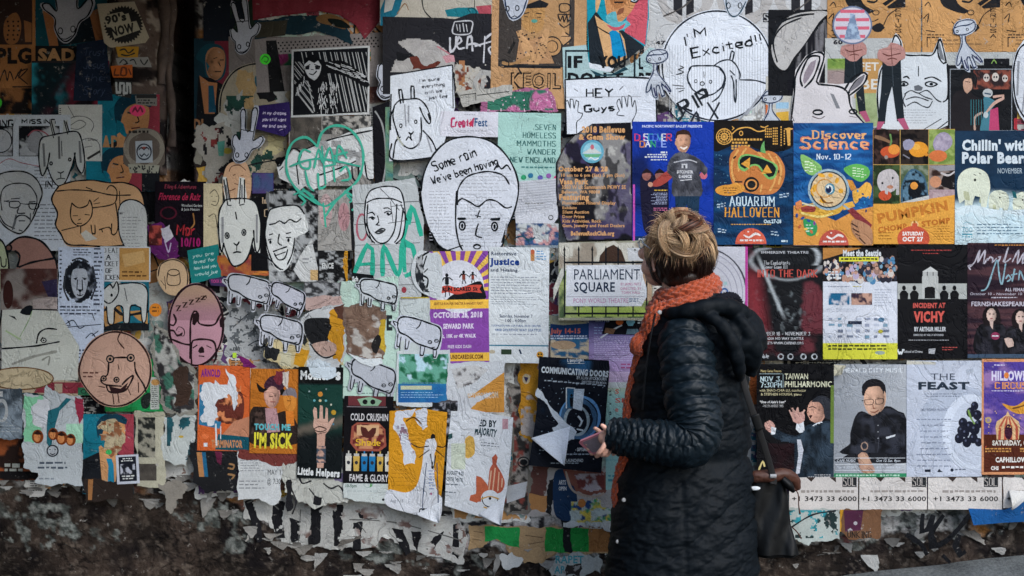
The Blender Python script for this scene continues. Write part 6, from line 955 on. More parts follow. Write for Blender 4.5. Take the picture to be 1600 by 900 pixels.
q.T('INCIDENT AT', 1419, 473, 1469, 481, '#b85048', 2, jit=.04); q.T('VICHY', 1420, 486, 1468, 503, '#c2544a', 2, jit=.05); q.T('BY ARTHUR MILLER', 1421, 510, 1470, 517, '#b9babc', 2); q.T('DIRECTED BY KELLY KITCHENS', 1420, 521, 1466, 524, '#a5a6a8', 1); q.L(1412, 530, 1474, 532, 1, '#a5a6a8', .5, 'j'); q.T('W', 1395, 545, 1404, 552, W_, f='slab', w=2); q.T('School of Drama', 1405, 546, 1434, 550, '#a5a6a8', 1); q.P('1443,544 1454,543 1452,552 1443,551', '#a5a6a8'); q.L(1464, 541, 1490, 548, 2, '#b0504a', .4); q.done()
q = PO('purple brown poster with white script title and two women in black', 'poster', (1503, 380, 1640, 558), '#2a1a26', mat='gloss')
q.IMG(1503, 381, 1640, 558, lambda X, Y: mix(lin('#221620'), lin('#4a3034'), sst(.35, .7, NZ(X, Y, 60, 4, 4, 5))), 2.2); q.L(1545, 383, 1590, 386, 1, '#b0763c', .6, 'j')
q.SS('1506,418 1514,410 1522,392 1519,410 1530,392 1528,412 1534,404/1534,408 1538,402 1542,404 1542,410 1548,404/1550,410 1554,402 1550,402/1558,410 1566,388 1560,410 1570,404/1572,410 1582,392 1580,412 1590,396 1588,412 1600,400/1510,414 1504,416 1508,422', 1.8, '#a9a4ac'); q.SS('1524,454 1534,448 1548,408 1552,430 1556,444 1562,412/1562,436 1566,430 1570,436 1564,440/1572,440 1576,420 1572,440/1570,430 1580,428/1582,438 1584,424 1588,432 1590,438/1592,430 1592,438 1598,430 1600,440', 2, '#7f9ea8')
q.T('ALL FEMALE CAST', 1561, 450, 1612, 455, '#b9b3bc', 1); q.T('October 10 - November 10 Theatre', 1507, 457, 1612, 461, '#b9b3bc', 0); q.T('FERNSHAKESPEARE.COM', 1509, 471, 1618, 478, '#b9b3bc', 1); q.L(1540, 464, 1580, 467, 1, '#b9b3bc', .5, 'j')
for x, y in ((1540, 492), (1585, 496)):
    q.P([(x-16, y+62), (x-28, y+50), (x-22, y+20), (x-10, y+12), (x+10, y+12), (x+22, y+20), (x+26, y+62)], '#101014', 1); q.P([(x-10, y+16), (x-14, y), (x-8, y-12), (x+4, y-14), (x+12, y-6), (x+14, y+14), (x+6, y+14)], '#171012', 1); q.TX([(x-14, y+60), (x-24, y+48), (x-20, y+22), (x+18, y+16), (x+22, y+60)], '#0c0c10', '#26252c', 9, 3); q.FACE(x, y, 7.5, 10.5, '#c0a698'); q.SS('%g,%g %g,%g/%g,%g %g,%g' % (x-4, y-2, x-1, y-2, x+2, y-2, x+5, y-2), 1.3, '#241c1c'); q.S([(x-2, y+5), (x+2, y+5)], 1.4, '#8d3a40'); q.P([(x-3, y+8), (x+3, y+8), (x+2, y+22), (x-2, y+16)], '#b59c90')
q.P('1560,528 1572,528 1574,540 1566,542', '#b59c90', 1); q.E(1546, 524, 7, 6, '#7a2c48'); q.S('1541,524 1551,524', 1.6, W_); q.R(1503, 552, 1640, 558, '#3a4a5c'); q.done()
q = PO('orange strip poster showing beside the conductor poster', 'poster', (1172, 572, 1182, 632), '#c06a3c'); q.done()
q = PO('black concert poster of an ecstatic conductor in tails with raised hands', 'poster', (1178, 567, 1297, 748), '#0c0c0f', mat='gloss')
q.T('Meany Center Presents', 1184, 576, 1216, 580, '#b0a070', 1); q.R(1182, 582, 1218, 583, '#8a9a9c'); q.T('NOV 3,', 1184, 587, 1216, 594, '#b3c8cc', f='slab', w=1.9); q.T('7:30PM', 1184, 596, 1216, 603, '#b3c8cc', f='slab', w=1.9); q.R(1218, 583, 1219, 604, '#8a9a9c'); q.T('TAIWAN', 1221, 582, 1257, 591, '#c9c8ac', 1); q.T('PHILHARMONIC', 1221, 594, 1294, 603, '#c9c8ac', 1); q.T('with SHAO-CHIA LU, conductor', 1182, 606, 1254, 610, '#b0a884', 1); q.T('& STEPHEN HOUGH, piano', 1184, 612, 1247, 616, '#b0a884', 1); q.T('"One of Asia\'s best"', 1182, 624, 1222, 628, '#c0c0c0', 2, sh=.2); q.T('-THE LOS ANGELES TIMES', 1187, 630, 1219, 634, '#a0a0a0', 1)
q.P('1196,660 1216,672 1240,678 1252,664 1262,660 1280,656 1294,664 1296,744 1238,742 1232,690 1210,684 1196,672', '#1c2630', 1); q.P('1240,684 1246,684 1250,700 1244,736 1238,738 1242,708', '#b5b8c0'); q.P('1262,664 1272,668 1280,658 1276,654', '#c8ccd0')
q.P('1240,656 1250,656 1252,672 1244,674 1238,668', '#c8ccd0'); q.P('1232,648 1228,640 1234,642 1230,634 1238,640 1240,634 1244,642 1250,640 1252,654 1242,660 1234,656', '#b98f84', 1); q.SS('1233,650 1228,638/1237,645 1233,635/1242,642 1241,634/1248,644 1252,638', 2.4, '#c09a8c'); q.P('1190,658 1198,654 1206,662 1202,674 1192,668', '#b98f84', 1); q.P('1200,664 1208,666 1206,676 1200,676', '#c8ccd0')
q.P('1258,630 1266,622 1280,624 1286,640 1278,656 1266,656 1256,646', '#b58a78', 1); q.P('1264,624 1274,618 1288,620 1293,632 1292,650 1284,648 1284,636 1276,628', '#34373c', 1); q.SS('1258,634 1264,632 1270,636 1262,638/1270,634 1280,634', 1.4, '#15171a'); q.FACE(1269, 640, 13, 18, '#bd907c', -1); q.S('1258,635 1264,633 1270,636', 1.3, '#15171a'); q.P('1258,647 1264,646 1261,652', '#3a1c1c'); q.P('1262,626 1272,617 1286,618 1296,632 1294,652 1283,650 1281,636 1274,626', '#2a2c32', 1); q.TX('1212,676 1240,680 1254,668 1280,658 1294,664 1296,742 1254,742 1248,700 1240,690 1214,686', '#111920', '#2f3c48', 12, 3, sy=20); q.P('1240,684 1246,684 1250,700 1244,736 1238,738 1242,708', '#b5b8c0'); q.S('1258,641 1255,643', 1.4, '#8a5c4c'); q.IMG(1196, 690, 1236, 730, lambda X, Y: mix(lin('#0c0c0f'), lin('#2c1418'), NZ(X, Y, 16, 4, 2)), 3); q.SS('1181,731 1187,718 1190,726/1193,718 1199,731', 2.2, '#c9b87c'); q.T('MEANY CENTER', 1181, 733, 1215, 737, W_, 1); q.L(1254, 738, 1292, 744, 2, '#a9a9a9', .4, 'r'); q.E(1200, 745, 10, 4, '#a9a9a9', n=8) if 0 else None; q.done()
q = PO('green and yellow slivers of paper between the conductor and the seated man', 'paper', (1292, 600, 1298.5, 690), '#5f7434'); q.done()
q = PO('grey concert poster of a seated man in glasses and black suit', 'poster', (1297, 568, 1409, 743), '#909499', mat='gloss')
q.IMG(1297, 568, 1409, 736, lambda X, Y: mix(lin('#7f8388'), lin('#a9acb0'), sst(0, 1, (X-1297)/112*.6+.4*NZ(X, Y, 60, 3, 2))), 3); q.T('EMERALD CITY MUSIC', 1306, 574, 1403, 580, '#c6cacd', f='serif', w=1.4)
q.P('1322,676 1330,648 1340,640 1358,646 1378,632 1396,640 1408,650 1409,706 1310,706 1322,690', '#17181d', 1); q.P('1310,712 1330,706 1409,706 1409,720 1300,718', '#191a1f', 1); q.P('1344,620 1342,610 1352,600 1366,600 1376,608 1376,630 1364,648 1354,646 1346,632', '#b59078', 1); q.P('1341,616 1341,604 1352,597 1366,598 1375,606 1374,614 1366,606 1350,608 1345,616', '#15151a', 1); q.SS('1344,624 1358,622 1358,630 1346,631 1344,624/1360,622 1372,620 1372,628 1361,630 1360,622/1340,624 1344,624', 1.3, '#1c1c20'); q.FACE(1359, 623, 16, 24, '#bd967e', -1); q.SS('1344,623 1357,622 1357,629 1346,630 1344,623/1361,622 1373,621 1372,628 1362,629 1361,622', .8, '#1c1c20'); q.P('1343,613 1340,603 1346,594 1356,590 1368,592 1376,600 1377,613 1374,607 1369,602 1357,602 1347,605', '#17161a', 1); q.TX('1324,676 1332,650 1342,642 1356,648 1378,636 1396,642 1406,652 1407,704 1370,704 1312,706 1324,692', '#0f1014', '#2c2e36', 16, 5); q.S('1363,652 1366,676 1364,704', 1.6, '#3a3c44'); q.SS('1357,630 1358,636 1361,636/1353,641 1360,642 1366,638', 1.4, '#7a4c3c'); q.P('1356,646 1364,652 1372,640 1368,660 1364,704 1360,704 1360,664', '#202127')
for y in (662, 672, 682): q.E(1365, y, 1, 1, '#8d9094', n=6)
q.P('1377,680 1392,676 1391,679 1378,683', '#b9bcc0'); q.E(1344, 694, 5, 6, '#8f7768', ring=1.6); q.P('1334,708 1346,704 1354,718 1360,734 1340,734', '#a98470', 1); q.P('1336,712 1344,706 1352,716 1346,728', '#b59078', 1)
for y, a_, b_ in ((712, 'CAFE MUSIC', 'Oct 12 Sat. 8pm'), (722, 'Nov. 16 (8:00pm)', '415 Westlake Ave'), (731, '', '')): q.R(1299, y, 1407, y+.9, '#c0c4c8'); a_ and (q.T(a_, 1301, y+2.5, 1330, y+6.5, '#b9bec4', 1, sh=.2), q.T(b_, 1362, y+2.5, 1399, y+6.5, '#b9bec4', 1, sh=.2))
q.R(1297, 736, 1409, 744, '#2c7c54'); q.L(1300, 738, 1362, 742, 1, '#a9c8b4', .6, 'j'); q.L(1368, 738, 1398, 742, 1, '#a9c8b4', .6, 'j'); q.P('1297,568 1316,570 1306,582 1297,586', '#b9b39c'); q.done()
q = PO('pale grey supper poster with a plate of black grapes', 'poster', (1409, 562, 1525, 741), '#b4bac6')
q.IMG(1409, 562, 1525, 741, lambda X, Y: mix(lin('#bcc1cc'), lin('#a4aab6'), NZ(X, Y, 50, 3, 2)), 3.2); q.E(1490, 660, 62, 60, '#a4abb8'); q.E(1508, 672, 44, 58, '#bfc5cf'); q.E(1512, 674, 36, 50, '#b3b9c4')
q.T('THE', 1446, 582, 1484, 592, '#3a4150', 0); q.T('FEAST', 1427, 595, 1506, 607, '#26303c', 2); q.L(1424, 613, 1506, 620, 2, '#5f6674', .35, 'c'); q.T('EMILY REDFERN PRESENTS', 1431, 636, 1471, 640, '#5f6674', 1)
for i in range(9): q.L(1424, 652+i*9, 1478, 657+i*9, 1, '#7a8190', .35, 'c')
for x, y, rx in ((1514, 632, 6), (1508, 642, 7), (1518, 646, 7), (1496, 658, 7), (1506, 664, 7.5), (1494, 670, 7), (1514, 668, 8), (1490, 682, 7), (1502, 688, 7), (1512, 682, 7), (1520, 688, 6), (1520, 660, 6), (1500, 674, 6)): q.E(x, y, rx, rx*1.15, '#1a1c28'); q.E(x-2, y-2.5, 1.6, 2, '#4b5064')
q.S('1504,638 1508,650 1514,660', 2.4, '#6d8a48'); q.R(1524, 654, 1528, 690, '#7a3a3c'); q.R(1437, 730, 1446, 734, '#1f2430'); q.P('1456,734 1459,729 1462,732 1465,734', '#1f2430'); q.E(1479, 731, 2.6, 2.6, '#1f2430'); q.L(1484, 729, 1500, 733, 1, '#5f6674', .5, 'j'); q.P('1409,562 1454,564 1454,568 1409,568', '#b3b0a4'); q.P('1500,576 1512,574 1512,580 1502,584', '#a2a8b2'); q.done()
q = PO('purple circus poster with striped tent and orange border', 'poster', (1525, 560, 1640, 738), '#c2855c')
q.R(1528, 564, 1640, 676, '#54408a'); q.IMG(1528, 564, 1640, 678, lambda X, Y: mix(lin('#4a3a86'), lin('#8d6c9c'), sst(.4, .7, NZ(X, Y, 24, 3, 3, 10)+.1*(Y-620)/50)), 2.4); q.R(1528, 676, 1640, 734, '#4e2418')
q.L(1544, 568, 1560, 571, 1, '#c0b8d0', .6, 'j'); q.T('HILLOWEEN', 1540, 578, 1610, 593, '#c8c2d4', 2); q.E(1563, 585, 4, 5, '#cf7a3c'); q.T('CIRCUS', 1546, 596, 1594, 605, '#d08a44', f='slab', w=2.4); q.L(1540, 608, 1596, 611, 1, '#c0b8d0', .5, 'j'); q.P('1556,628 1576,632 1600,618 1640,600 1640,630 1590,644 1570,640', '#c88c34', 1); q.S('1572,636 1588,632 1598,626', 2, '#6a4420')
q.P('1546,664 1548,656 1562,646 1565,640 1568,646 1582,656 1584,664 1582,684 1548,684', '#c8a478'); 
for i in range(4): q.P([(1550+i*9, 684), (1551+i*8.6, 664), (1561+i*2.4, 648), (1563+i*2.2, 648), (1555+i*8.6, 664), (1554+i*9, 684)], '#a8503c')
q.E(1566, 672, 6, 12, '#3a1c2c'); q.E(1535, 654, 5, 5, '#b09a58'); q.E(1535, 654, 3, 3, '#8d7a8c')
for i in range(16): q.E(1530+random.random()*70, 640+random.random()*36, 1, 1, '#d8b46c', n=5)
q.T('SATURDAY, OCTOBER 27', 1541, 685, 1640, 693, '#d0c8bc', 2); q.L(1530, 697, 1570, 705, 2, '#c08a4c', .5, 'j'); q.L(1584, 697, 1640, 705, 2, '#c08a4c', .5, 'j'); q.T('CAPHILLOWEEN.COM', 1546, 711, 1630, 719, '#d6d0c8', 2); q.S('1530,696 1532,694', 2, '#b84c34'); q.T('CHS', 1539, 725, 1551, 731, '#d6d0c8', 2); q.L(1556, 725, 1596, 730, 1, '#d6d0c8', .6, 'j'); q.done()
# --- phone number strips along the foot, right
for i, (x0, x1, tx) in enumerate(((1228, 1334, 1230), (1336, 1440, 1337), (1442, 1556, 1448), (1558, 1680, 1561))):
    q = PO(('white street poster strip with a telephone number just right of the handbag', 'white strip with a telephone number under the seated man', 'white strip with a telephone number under the grape plate', 'torn white strip with a cut off telephone number at the right edge')[i], 'poster', (x0, 742, x1, 792) if i < 3 else torn(pts('1558,742 1680,742 1680,760 1596,776 1570,790 1558,790'), 1), '#a9a29c', group='white street posters with a telephone number', mat='news')
    q.R(tx+80, 742, tx+102, 757, '#26282a'); q.T('SOL', tx+81.5, 743, tx+100, 755, '#a9a29c', f='serif', w=2); q.P([(tx+24, 742), (tx+38, 742), (tx+32, 749)], '#3a302c'); q.P([(tx+60, 742), (tx+70, 742), (tx+70, 750)], '#3a302c'); q.L(tx+16, 762, tx+98, 768, 1, '#8d8680', .6, 'j'); q.T('+1 3473 33 6000', tx+2, 771.5, tx+(102 if i < 3 else 106), 779, '#2a2828', 1); q.done()
q = PO('bright blue painted sheet under the torn strip at the right edge', 'poster', '1504,790 1560,792 1600,776 1680,772 1680,806 1560,812 1512,816', '#14528c', mat='worn'); q.done()
q = PO('teal and white scraped poster with a yellow edge beside the handbag', 'poster', torn(pts('1226,790 1306,792 1306,838 1262,842 1258,848 1240,838 1226,836'), 2), '#a3aaa4', mat='worn'); q.IMG(1228, 793, 1303, 836, lambda X, Y: mix(lin('#1c2c2c'), lin('#2f8a94'), sst(.5, .6, NZ(X, Y, 18, 4, 2))), 1.8, lambda X, Y: NZ(X, Y, 9, 7, 4) > .53); q.S('1230,820 1264,800 1300,794', 2, '#1c2024'); q.P('1306,792 1312,792 1308,826 1306,826', '#c08a24'); q.done()
q = PO('plum and brown stained poster patch beneath the phone number strips', 'poster', torn(pts('1312,792 1372,792 1368,836 1320,838 1308,826'), 2), '#6d4c34', mat='worn'); q.P('1312,793 1342,793 1338,824 1314,826', '#4a2038'); q.E(1330, 813, 3, 3, '#a9a4a8'); q.P('1318,824 1322,820 1326,824', '#a9a4a8'); q.T('UNKING', 1318, 826, 1354, 835, '#1c1714', f='slab', w=1.8); q.done()
q = Sheet('graffiti', 'black spray scrawl on the torn paper below the phone numbers', 'graffiti', '1410,796 1510,796 1510,870 1410,870', '#444', mat='base', base=False); q.SS('1434,798 1432,826 1442,822 1450,800/1506,800 1490,820 1470,840 1450,848 1446,830 1466,800/1408,830 1430,844 1440,862/1490,830 1484,848 1492,862 1500,856/1464,862 1476,874', 8, '#17181b'); q.done()
# --- centre, lower half
tall = lambda s: [(x, 770+(y-770)*1.3) for x, y in pts(s)]
q = PO('grid of street posters in huge black torn serif capitals along the foot of the wall', 'poster', torn(tall('380,772 560,778 716,800 730,822 724,856 640,838 600,820 590,836 520,838 470,834 440,830 420,806 380,800'), 3), '#aaaaa6', mat='worn')
for s_ in ('382,780 396,778 412,826 402,830', '430,776 448,778 440,800 448,826 430,822 424,800', '488,776 504,776 500,830 482,834', '520,786 536,784 536,836 522,834', '552,806 566,804 564,838 550,838', '560,792 596,796 596,802 562,800', '612,812 630,814 642,842 634,846', '642,816 660,818 652,842 646,830', '680,822 694,816 678,838 666,838', '708,808 718,806 716,850 706,844', '452,800 470,804 468,826 456,830', '600,780 640,784 700,798 640,792'): q.P(torn(tall(s_), 1.5), '#16161a')
for s_ in ('386,782 412,776 436,790', '546,802 620,806 716,826', '470,790 466,834', '560,806 572,818'): q.S(tall(s_), 1.5, '#5a5a58')
q.IMG(380, 770, 730, 884, lambda X, Y: mix(lin('#b3b3af'), lin('#6c5650'), sst(.5, .7, NZ(X, Y, 20, 4, 3))), 1.8, lambda X, Y: NZ(X, Y, 13, 17, 5) > .60, shape=torn(tall('382,774 560,780 714,802 728,822 722,852 640,836 600,818 590,834 520,836 470,832 440,828 420,804 382,798'), 2)); q.done()
q = PO('kraft and green banded poster strip along the wall foot in front of the coat', 'poster', torn(pts('733,820 960,826 962,864 890,866 872,862 850,878 820,880 800,870 790,850 770,842 750,856 732,860'), 2), '#a08562', mat='worn')
q.P(torn(pts('757,822 812,824 812,856 790,850 776,842 757,846'), 1.5), '#1f8c44'); q.P(torn(pts('852,824 920,826 920,862 852,862'), 1.5), '#1f8438'); q.P(torn(pts('876,812 890,812 894,864 882,862'), 1.5), '#15171a'); q.P('920,826 960,826 960,862 920,862', '#8f6238'); q.SS('740,830 754,832/738,842 752,844/820,836 848,840/826,850 850,846', 1.2, '#5c4632'); q.done()
q = Sheet('torn_sheet', 'white torn paper tongue hanging below the green banded strip', 'paper', torn(pts('780,868 800,862 818,874 812,884 796,890 784,882'), 4), '#b3b5b4', lift=1); q.done()
q = PO('scraps of teal lettered paper at the foot of the wall beside the coat', 'poster', torn(pts('866,866 936,866 938,896 900,900 862,900'), 5), '#a2a6a2', mat='worn'); q.T('RAPET', 868, 868, 912, 880, '#3a8a94', 1); q.T('AR', 866, 884, 884, 896, '#3a8a94', 1); q.P(torn(pts('886,882 908,880 906,900 884,900'), 3), '#2f2a28'); q.done()
q = PO('brown, kraft and white torn layers below the black space poster', 'poster', torn(pts('820,724 958,730 964,800 940,806 900,800 880,808 800,804 800,740'), 4), '#a19c98', mat='worn')
q.P(torn(pts('832,728 858,730 850,776 822,774'), 2), '#5c3a34'); q.P(torn(pts('822,772 856,774 852,800 822,796'), 2), '#a9794a'); q.P(torn(pts('858,750 866,746 862,806 852,800'), 2), '#15171a'); q.P('868,736 892,740 902,782 894,812 870,808 864,780', '#16304e', 1); q.T('ARTS', 873, 750, 884, 757, W_, 1); q.T('OPEN', 873, 760, 885, 766, W_, 1)
q.P(torn(pts('880,732 948,736 946,770 924,774 900,768 886,752'), 3), '#7d4c40'); q.IMG(896, 738, 948, 770, lambda X, Y: mix(lin('#a9a0a4'), lin('#6a3430'), sst(.45, .55, NZ(X, Y, 9, 5, 4))), 1.8, shape='898,740 944,740 944,764 924,768 904,762'); q.S('884,736 892,762 906,772 930,776 944,770', 3.5, '#a8988a')
q.IMG(890, 778, 962, 822, lambda X, Y: mix(mix(lin('#a9b4b0'), lin('#1d3c6a'), sst(.5, .58, NZ(X, Y, 8, 5, 3))), mix(lin('#3f8a5c'), lin('#c4b04a'), sst(.4, .6, NZ(X, Y, 6, 9, 2))), sst(.5, .56, NZ(X, Y, 9, 15, 3))), 1.8, shape=torn(pts('892,784 936,780 940,792 960,792 960,820 892,818'), 2)); q.E(909, 786, 6, 7, '#b07038'); q.done()
q = Sheet('torn_sheet', 'ragged white paper edge reaching the coat above the green banded strip', 'paper', torn(pts('880,816 940,816 964,812 964,832 944,828 936,822 880,823'), 2.5), '#b9bdbd', lift=1, mat='worn'); q.done()
q = PO('collage of black and brown scraped paper between the white figure posters and the space poster', 'poster', torn(pts('790,600 830,600 838,640 830,700 828,800 792,806 780,790 796,740 800,680'), 3), '#6f6a62', mat='worn')
q.IMG(786, 600, 836, 804, lambda X, Y: mix(mix(lin('#8f8880'), lin('#2c2a28'), sst(.45, .58, NZ(X, Y, 9, 55, 5))), lin('#7a3c34'), sst(.55, .65, NZ(X, Y, 12, 95, 4))), 1.9, shape='794,604 828,604 834,640 826,700 824,796 794,800 786,788 800,740 804,680'); q.E(818, 722, 6, 5, '#16181a'); q.E(818, 722, 9, 8, '#1c1e1f', ring=1.5); q.P('790,760 824,752 820,776 792,786', '#b3b6ba'); q.done()
q = PO('ochre wheat pasted poster peeling beside the black space poster', 'poster', torn(pts('812,566 842,562 840,616 870,630 868,660 836,690 812,680'), 3), '#b98424', mat='worn')
q.IMG(812, 566, 872, 690, lambda X, Y: mix(lin('#bc8424'), lin('#a9a09a'), sst(.48, .54, NZ(X, Y, 14, 6, 4)+(Y-640)*.004)), 1.8, shape='814,568 838,566 838,614 866,632 864,656 836,684 814,678'); q.E(822, 592, 6, 8, '#c0b090'); q.P('818,588 826,590 822,598', '#2c2a50'); q.S('814,612 830,616 842,630', 1.2, '#7d5414'); q.done()
q = PO('pale mint poster with pink letters down its edge beside the scarf', 'poster', (946, 588, 996, 765), '#8fb8b2'); q.IMG(946, 588, 996, 625, lambda X, Y: mix(lin('#c4b48a'), lin('#8fb8b2'), sst(590, 622, Y)), 2)
for i, (t, y) in enumerate((('S', 608), ('SI', 622), ('e', 637), ('FAL', 727))): q.T(t, 961, y, (967, 974, 966, 980)[i], y+(7, 7, 6, 9)[i], '#c0584c', 1)
for y in (600, 610, 616, 630, 643, 646): q.R(952, y, 955, y+2, '#1d2428')
q.L(950, 742, 974, 748, 1, '#4a8a94', .5); q.L(950, 748, 960, 754, 1, '#4a8a94', .6); q.E(963, 748, 2, 2, '#2a4a6c'); q.R(946, 718, 990, 719, '#6aa0a4'); q.done()
q = PO('pale pink lined poster tail under the blue listings poster', 'poster', (940, 550, 1005, 606), '#b9a3c0'); q.T('A', 957, 571, 961, 575, '#2a2430', 1); q.L(965, 570, 990, 573, 1, '#a04a6c', .5); q.L(950, 590, 1000, 604, 3, '#9a8aa4', .25); q.R(940, 597, 1005, 606, '#b5bcbc'); q.done()
q = PO('blue summer event poster with a beach pebble photo', 'poster', torn(pts('860,492 890,496 922,506 922,560 860,562'), 1), '#1c3a66'); q.P('858,492 890,496 918,505 880,508 860,506', '#a9a890'); q.P('860,532 922,534 920,562 860,562', '#a7a08c'); q.IMG(861, 528, 921, 560, lambda X, Y: mix(lin('#2a5a7c'), lin('#b8a990'), sst(.4, .55, NZ(X, Y, 12, 5, 3, 6))), 2); q.E(880, 539, 20, 7, '#a58c70'); q.T('July 14-15', 860, 513, 907, 521, '#c46a58', 2); q.L(860, 524, 918, 531, 2, '#b9c4d4', .6, 'j'); q.done()
q = PO('blue to lilac listings poster with orange and teal emblems', 'poster', (920, 494, 1016, 580), '#5a6a9c')
q.IMG(920, 494, 1016, 580, lambda X, Y: mix(lin('#2f4078'), lin('#b49ac4'), (Y-494)/86+.15*(NZ(X, Y, 30, 2, 2)-.5)), 3); q.P('948,494 1016,494 1016,524 940,522', '#14141a'); q.E(968, 503, 6, 5, '#c2602c'); q.P([(985+7*math.cos(a*math.pi/3), 503+7*math.sin(a*math.pi/3)) for a in range(6)], '#7ab4c8'); q.L(996, 499, 1012, 508, 2, '#a9b4b8', .6); q.T('SEATTLE', 930, 499, 952, 503, '#9aa4c4', 1); q.S('938,528 960,514 972,508', 2, '#c9cdd0'); q.P('946,512 962,514 958,522 944,520', '#7a5a44'); q.P('980,514 996,514 1000,522 978,522', '#5c7480'); q.L(928, 511, 946, 524, 3, '#8fa0c4', .4)
q.L(928, 526, 1010, 566, 13, '#c3bcd8', .28, 'j'); q.L(970, 568, 1008, 578, 2, '#a0507c', .5); q.done()
q = PO('colour photo poster of a white street sign on black park railings', 'poster', '872,380 1016,376 1018,500 872,500', '#8b8a78')
q.IMG(873, 380, 1016, 420, lambda X, Y: mix(lin('#b3b0a4'), lin('#8a8072'), sst(.4, .6, NZ(X, Y, 12, 3, 3, 24))), 2.2); q.P('932,410 936,396 946,384 956,380 968,390 976,410', '#3c2c24'); q.P('928,412 932,396 946,380 958,377 972,388 982,412 976,412 970,392 957,383 946,388 936,400 934,412', '#b9b5a8')
q.IMG(873, 420, 1016, 496, lambda X, Y: mix(lin('#44563a'), lin('#8f9a62'), sst(.4, .6, NZ(X, Y, 12, 5, 3))), 2.2); q.R(900, 480, 1016, 494, '#8fa050'); q.IMG(998, 415, 1016, 470, lambda X, Y: mix(lin('#a48c74'), lin('#4a3a34'), sst(.4, .6, NZ(X, Y, 6, 3, 2, 30))), 2); q.P('864,470 884,420 876,420 864,450', '#b0b0a8')
for x in (881, 903, 924, 945, 964, 987, 1008): q.R(x-1, 388, x+1.2, 494, '#15181c'); q.P([(x-2, 392), (x, 384), (x+2, 392)], '#15181c')
q.R(880, 409, 1016, 412, '#15181c'); q.R(880, 488, 1016, 491, '#15181c'); q.P('884,415 1002,414 1002,432 1008,450 1008,464 1000,478 883,478', '#c2c5ca'); q.R(884, 463, 1006, 464, '#8f8d98')
q.T('PARLIAMENT', 896, 421, 998, 437, '#1a2a3e', 0); q.T('SQUARE', 896, 441, 959, 456, '#1a2a3e', 1); q.T('BY JAMES FRITZ', 968, 442, 1000, 446, '#a8507c', 0); q.T('DIRECTED BY', 968, 449, 1000, 453, '#a8507c', 0); q.T('TORN HALL', 969, 455, 998, 459, '#a8507c', 0); q.T('PONY WORLD THEATRE', 895, 466, 980, 473, '#a86a90', 0); q.L(981, 466, 1000, 473, 2, '#5a6a84', .5)
q.P('978,388 1012,388 1012,408 980,408', '#b5b7b8'); q.E(990, 391, 1.3, 1.3, '#222'); q.done()
q = PO('white poster of concentric grey rings mostly hidden behind the hair bun', 'poster', (1092, 386, 1164, 500), '#b3b3ba')
for r in (66, 60, 52, 43, 34): q.E(1096, 458, r, r*1.05, ('#44444c', '#8f8f9a', '#9a9aa6', '#a4a4ae', '#9a9aa6')[(66-r)//9 if r != 60 else 1], ring=(2 if r == 66 else 1.2))
q.E(1098, 460, 24, 26, '#a09ab0', ring=5); q.T('OUR', 1118, 440, 1133, 446, '#6ab0ac', 0); q.E(1128, 456, 5, 5, '#3a5a8c', ring=2); q.R(1160, 386, 1165, 500, '#a83c86'); q.done()
q = PO('long white justice workshop flyer with navy heading', 'flyer', (764, 387, 857, 566), '#c3c8ca', rot=-.6)
q.T('Restorative', 767, 394, 806, 400, '#26344c', 1); q.T('Justice', 765, 404, 811, 415, '#173a7c', 2); q.T('and Healing', 766, 420, 808, 425, '#26344c', 1); q.R(828, 391, 834, 408, '#b07c4c'); q.E(831, 394, 3.4, 4, '#a9583c'); q.L(837, 392, 853, 408, 4, '#5f8ab0', .5)
q.L(767, 433, 850, 462, 7, '#6d7480', .25); q.L(767, 464, 850, 478, 4, '#6d7480', .22); q.T('Saturday, November 7', 781, 491, 832, 496, '#26344c', 1); q.T('1:00 - 4:00pm', 790, 498, 822, 503, '#26344c', 1); q.T('YOUNGSTOWN CULTURAL ARTS CENTER', 768, 507, 845, 510, '#3c5a84', 1); q.T('4408 DELRIDGE WAY SEATTLE', 774, 513, 845, 517, '#3c5a84', 1); q.L(770, 521, 845, 526, 1, '#7d8490', .25)
q.R(764, 538, 857, 540, '#2c6c84'); q.R(784, 545, 800, 553, '#2c3c2c'); q.E(770, 549, 5, 3, '#a9a08a'); q.S('812,545 815,552', 3, '#1c2c44'); q.E(844, 553, 5.5, 5.5, '#c08a30'); q.E(842, 552, 1.5, 1.5, '#221c14'); q.E(846, 552, 1.5, 1.5, '#221c14'); q.S('841,556 847,556', 1.6, '#221c14'); q.done()
q = PO('purple and yellow sunburst fun run poster with small running figures', 'poster', (671, 393, 764, 567), '#7d4596', rot=.8)
q.R(671, 393, 764, 470, '#7d4596')
for i in range(13):
    a0 = math.radians(180+i*15-4); a1 = a0+math.radians(7.5); q.P([(718, 452), (718+90*math.cos(a0), 452+90*math.sin(a0)), (718+90*math.cos(a1), 452+90*math.sin(a1))], '#d9b254')
q.E(718, 448, 39, 41, '#c9cbd2'); q.P('700,470 722,452 736,444 752,440 757,452 756,470', '#17181c', 1); q.R(671, 468, 764, 482, '#dcae46'); q.P('690,448 704,446 716,450 734,446 754,446 750,452 754,458 736,456 716,460 700,456 692,458', '#b8483c', 1); q.T('RUN SCARED 5k', 693, 448.5, 748, 455, '#17181c', 2)
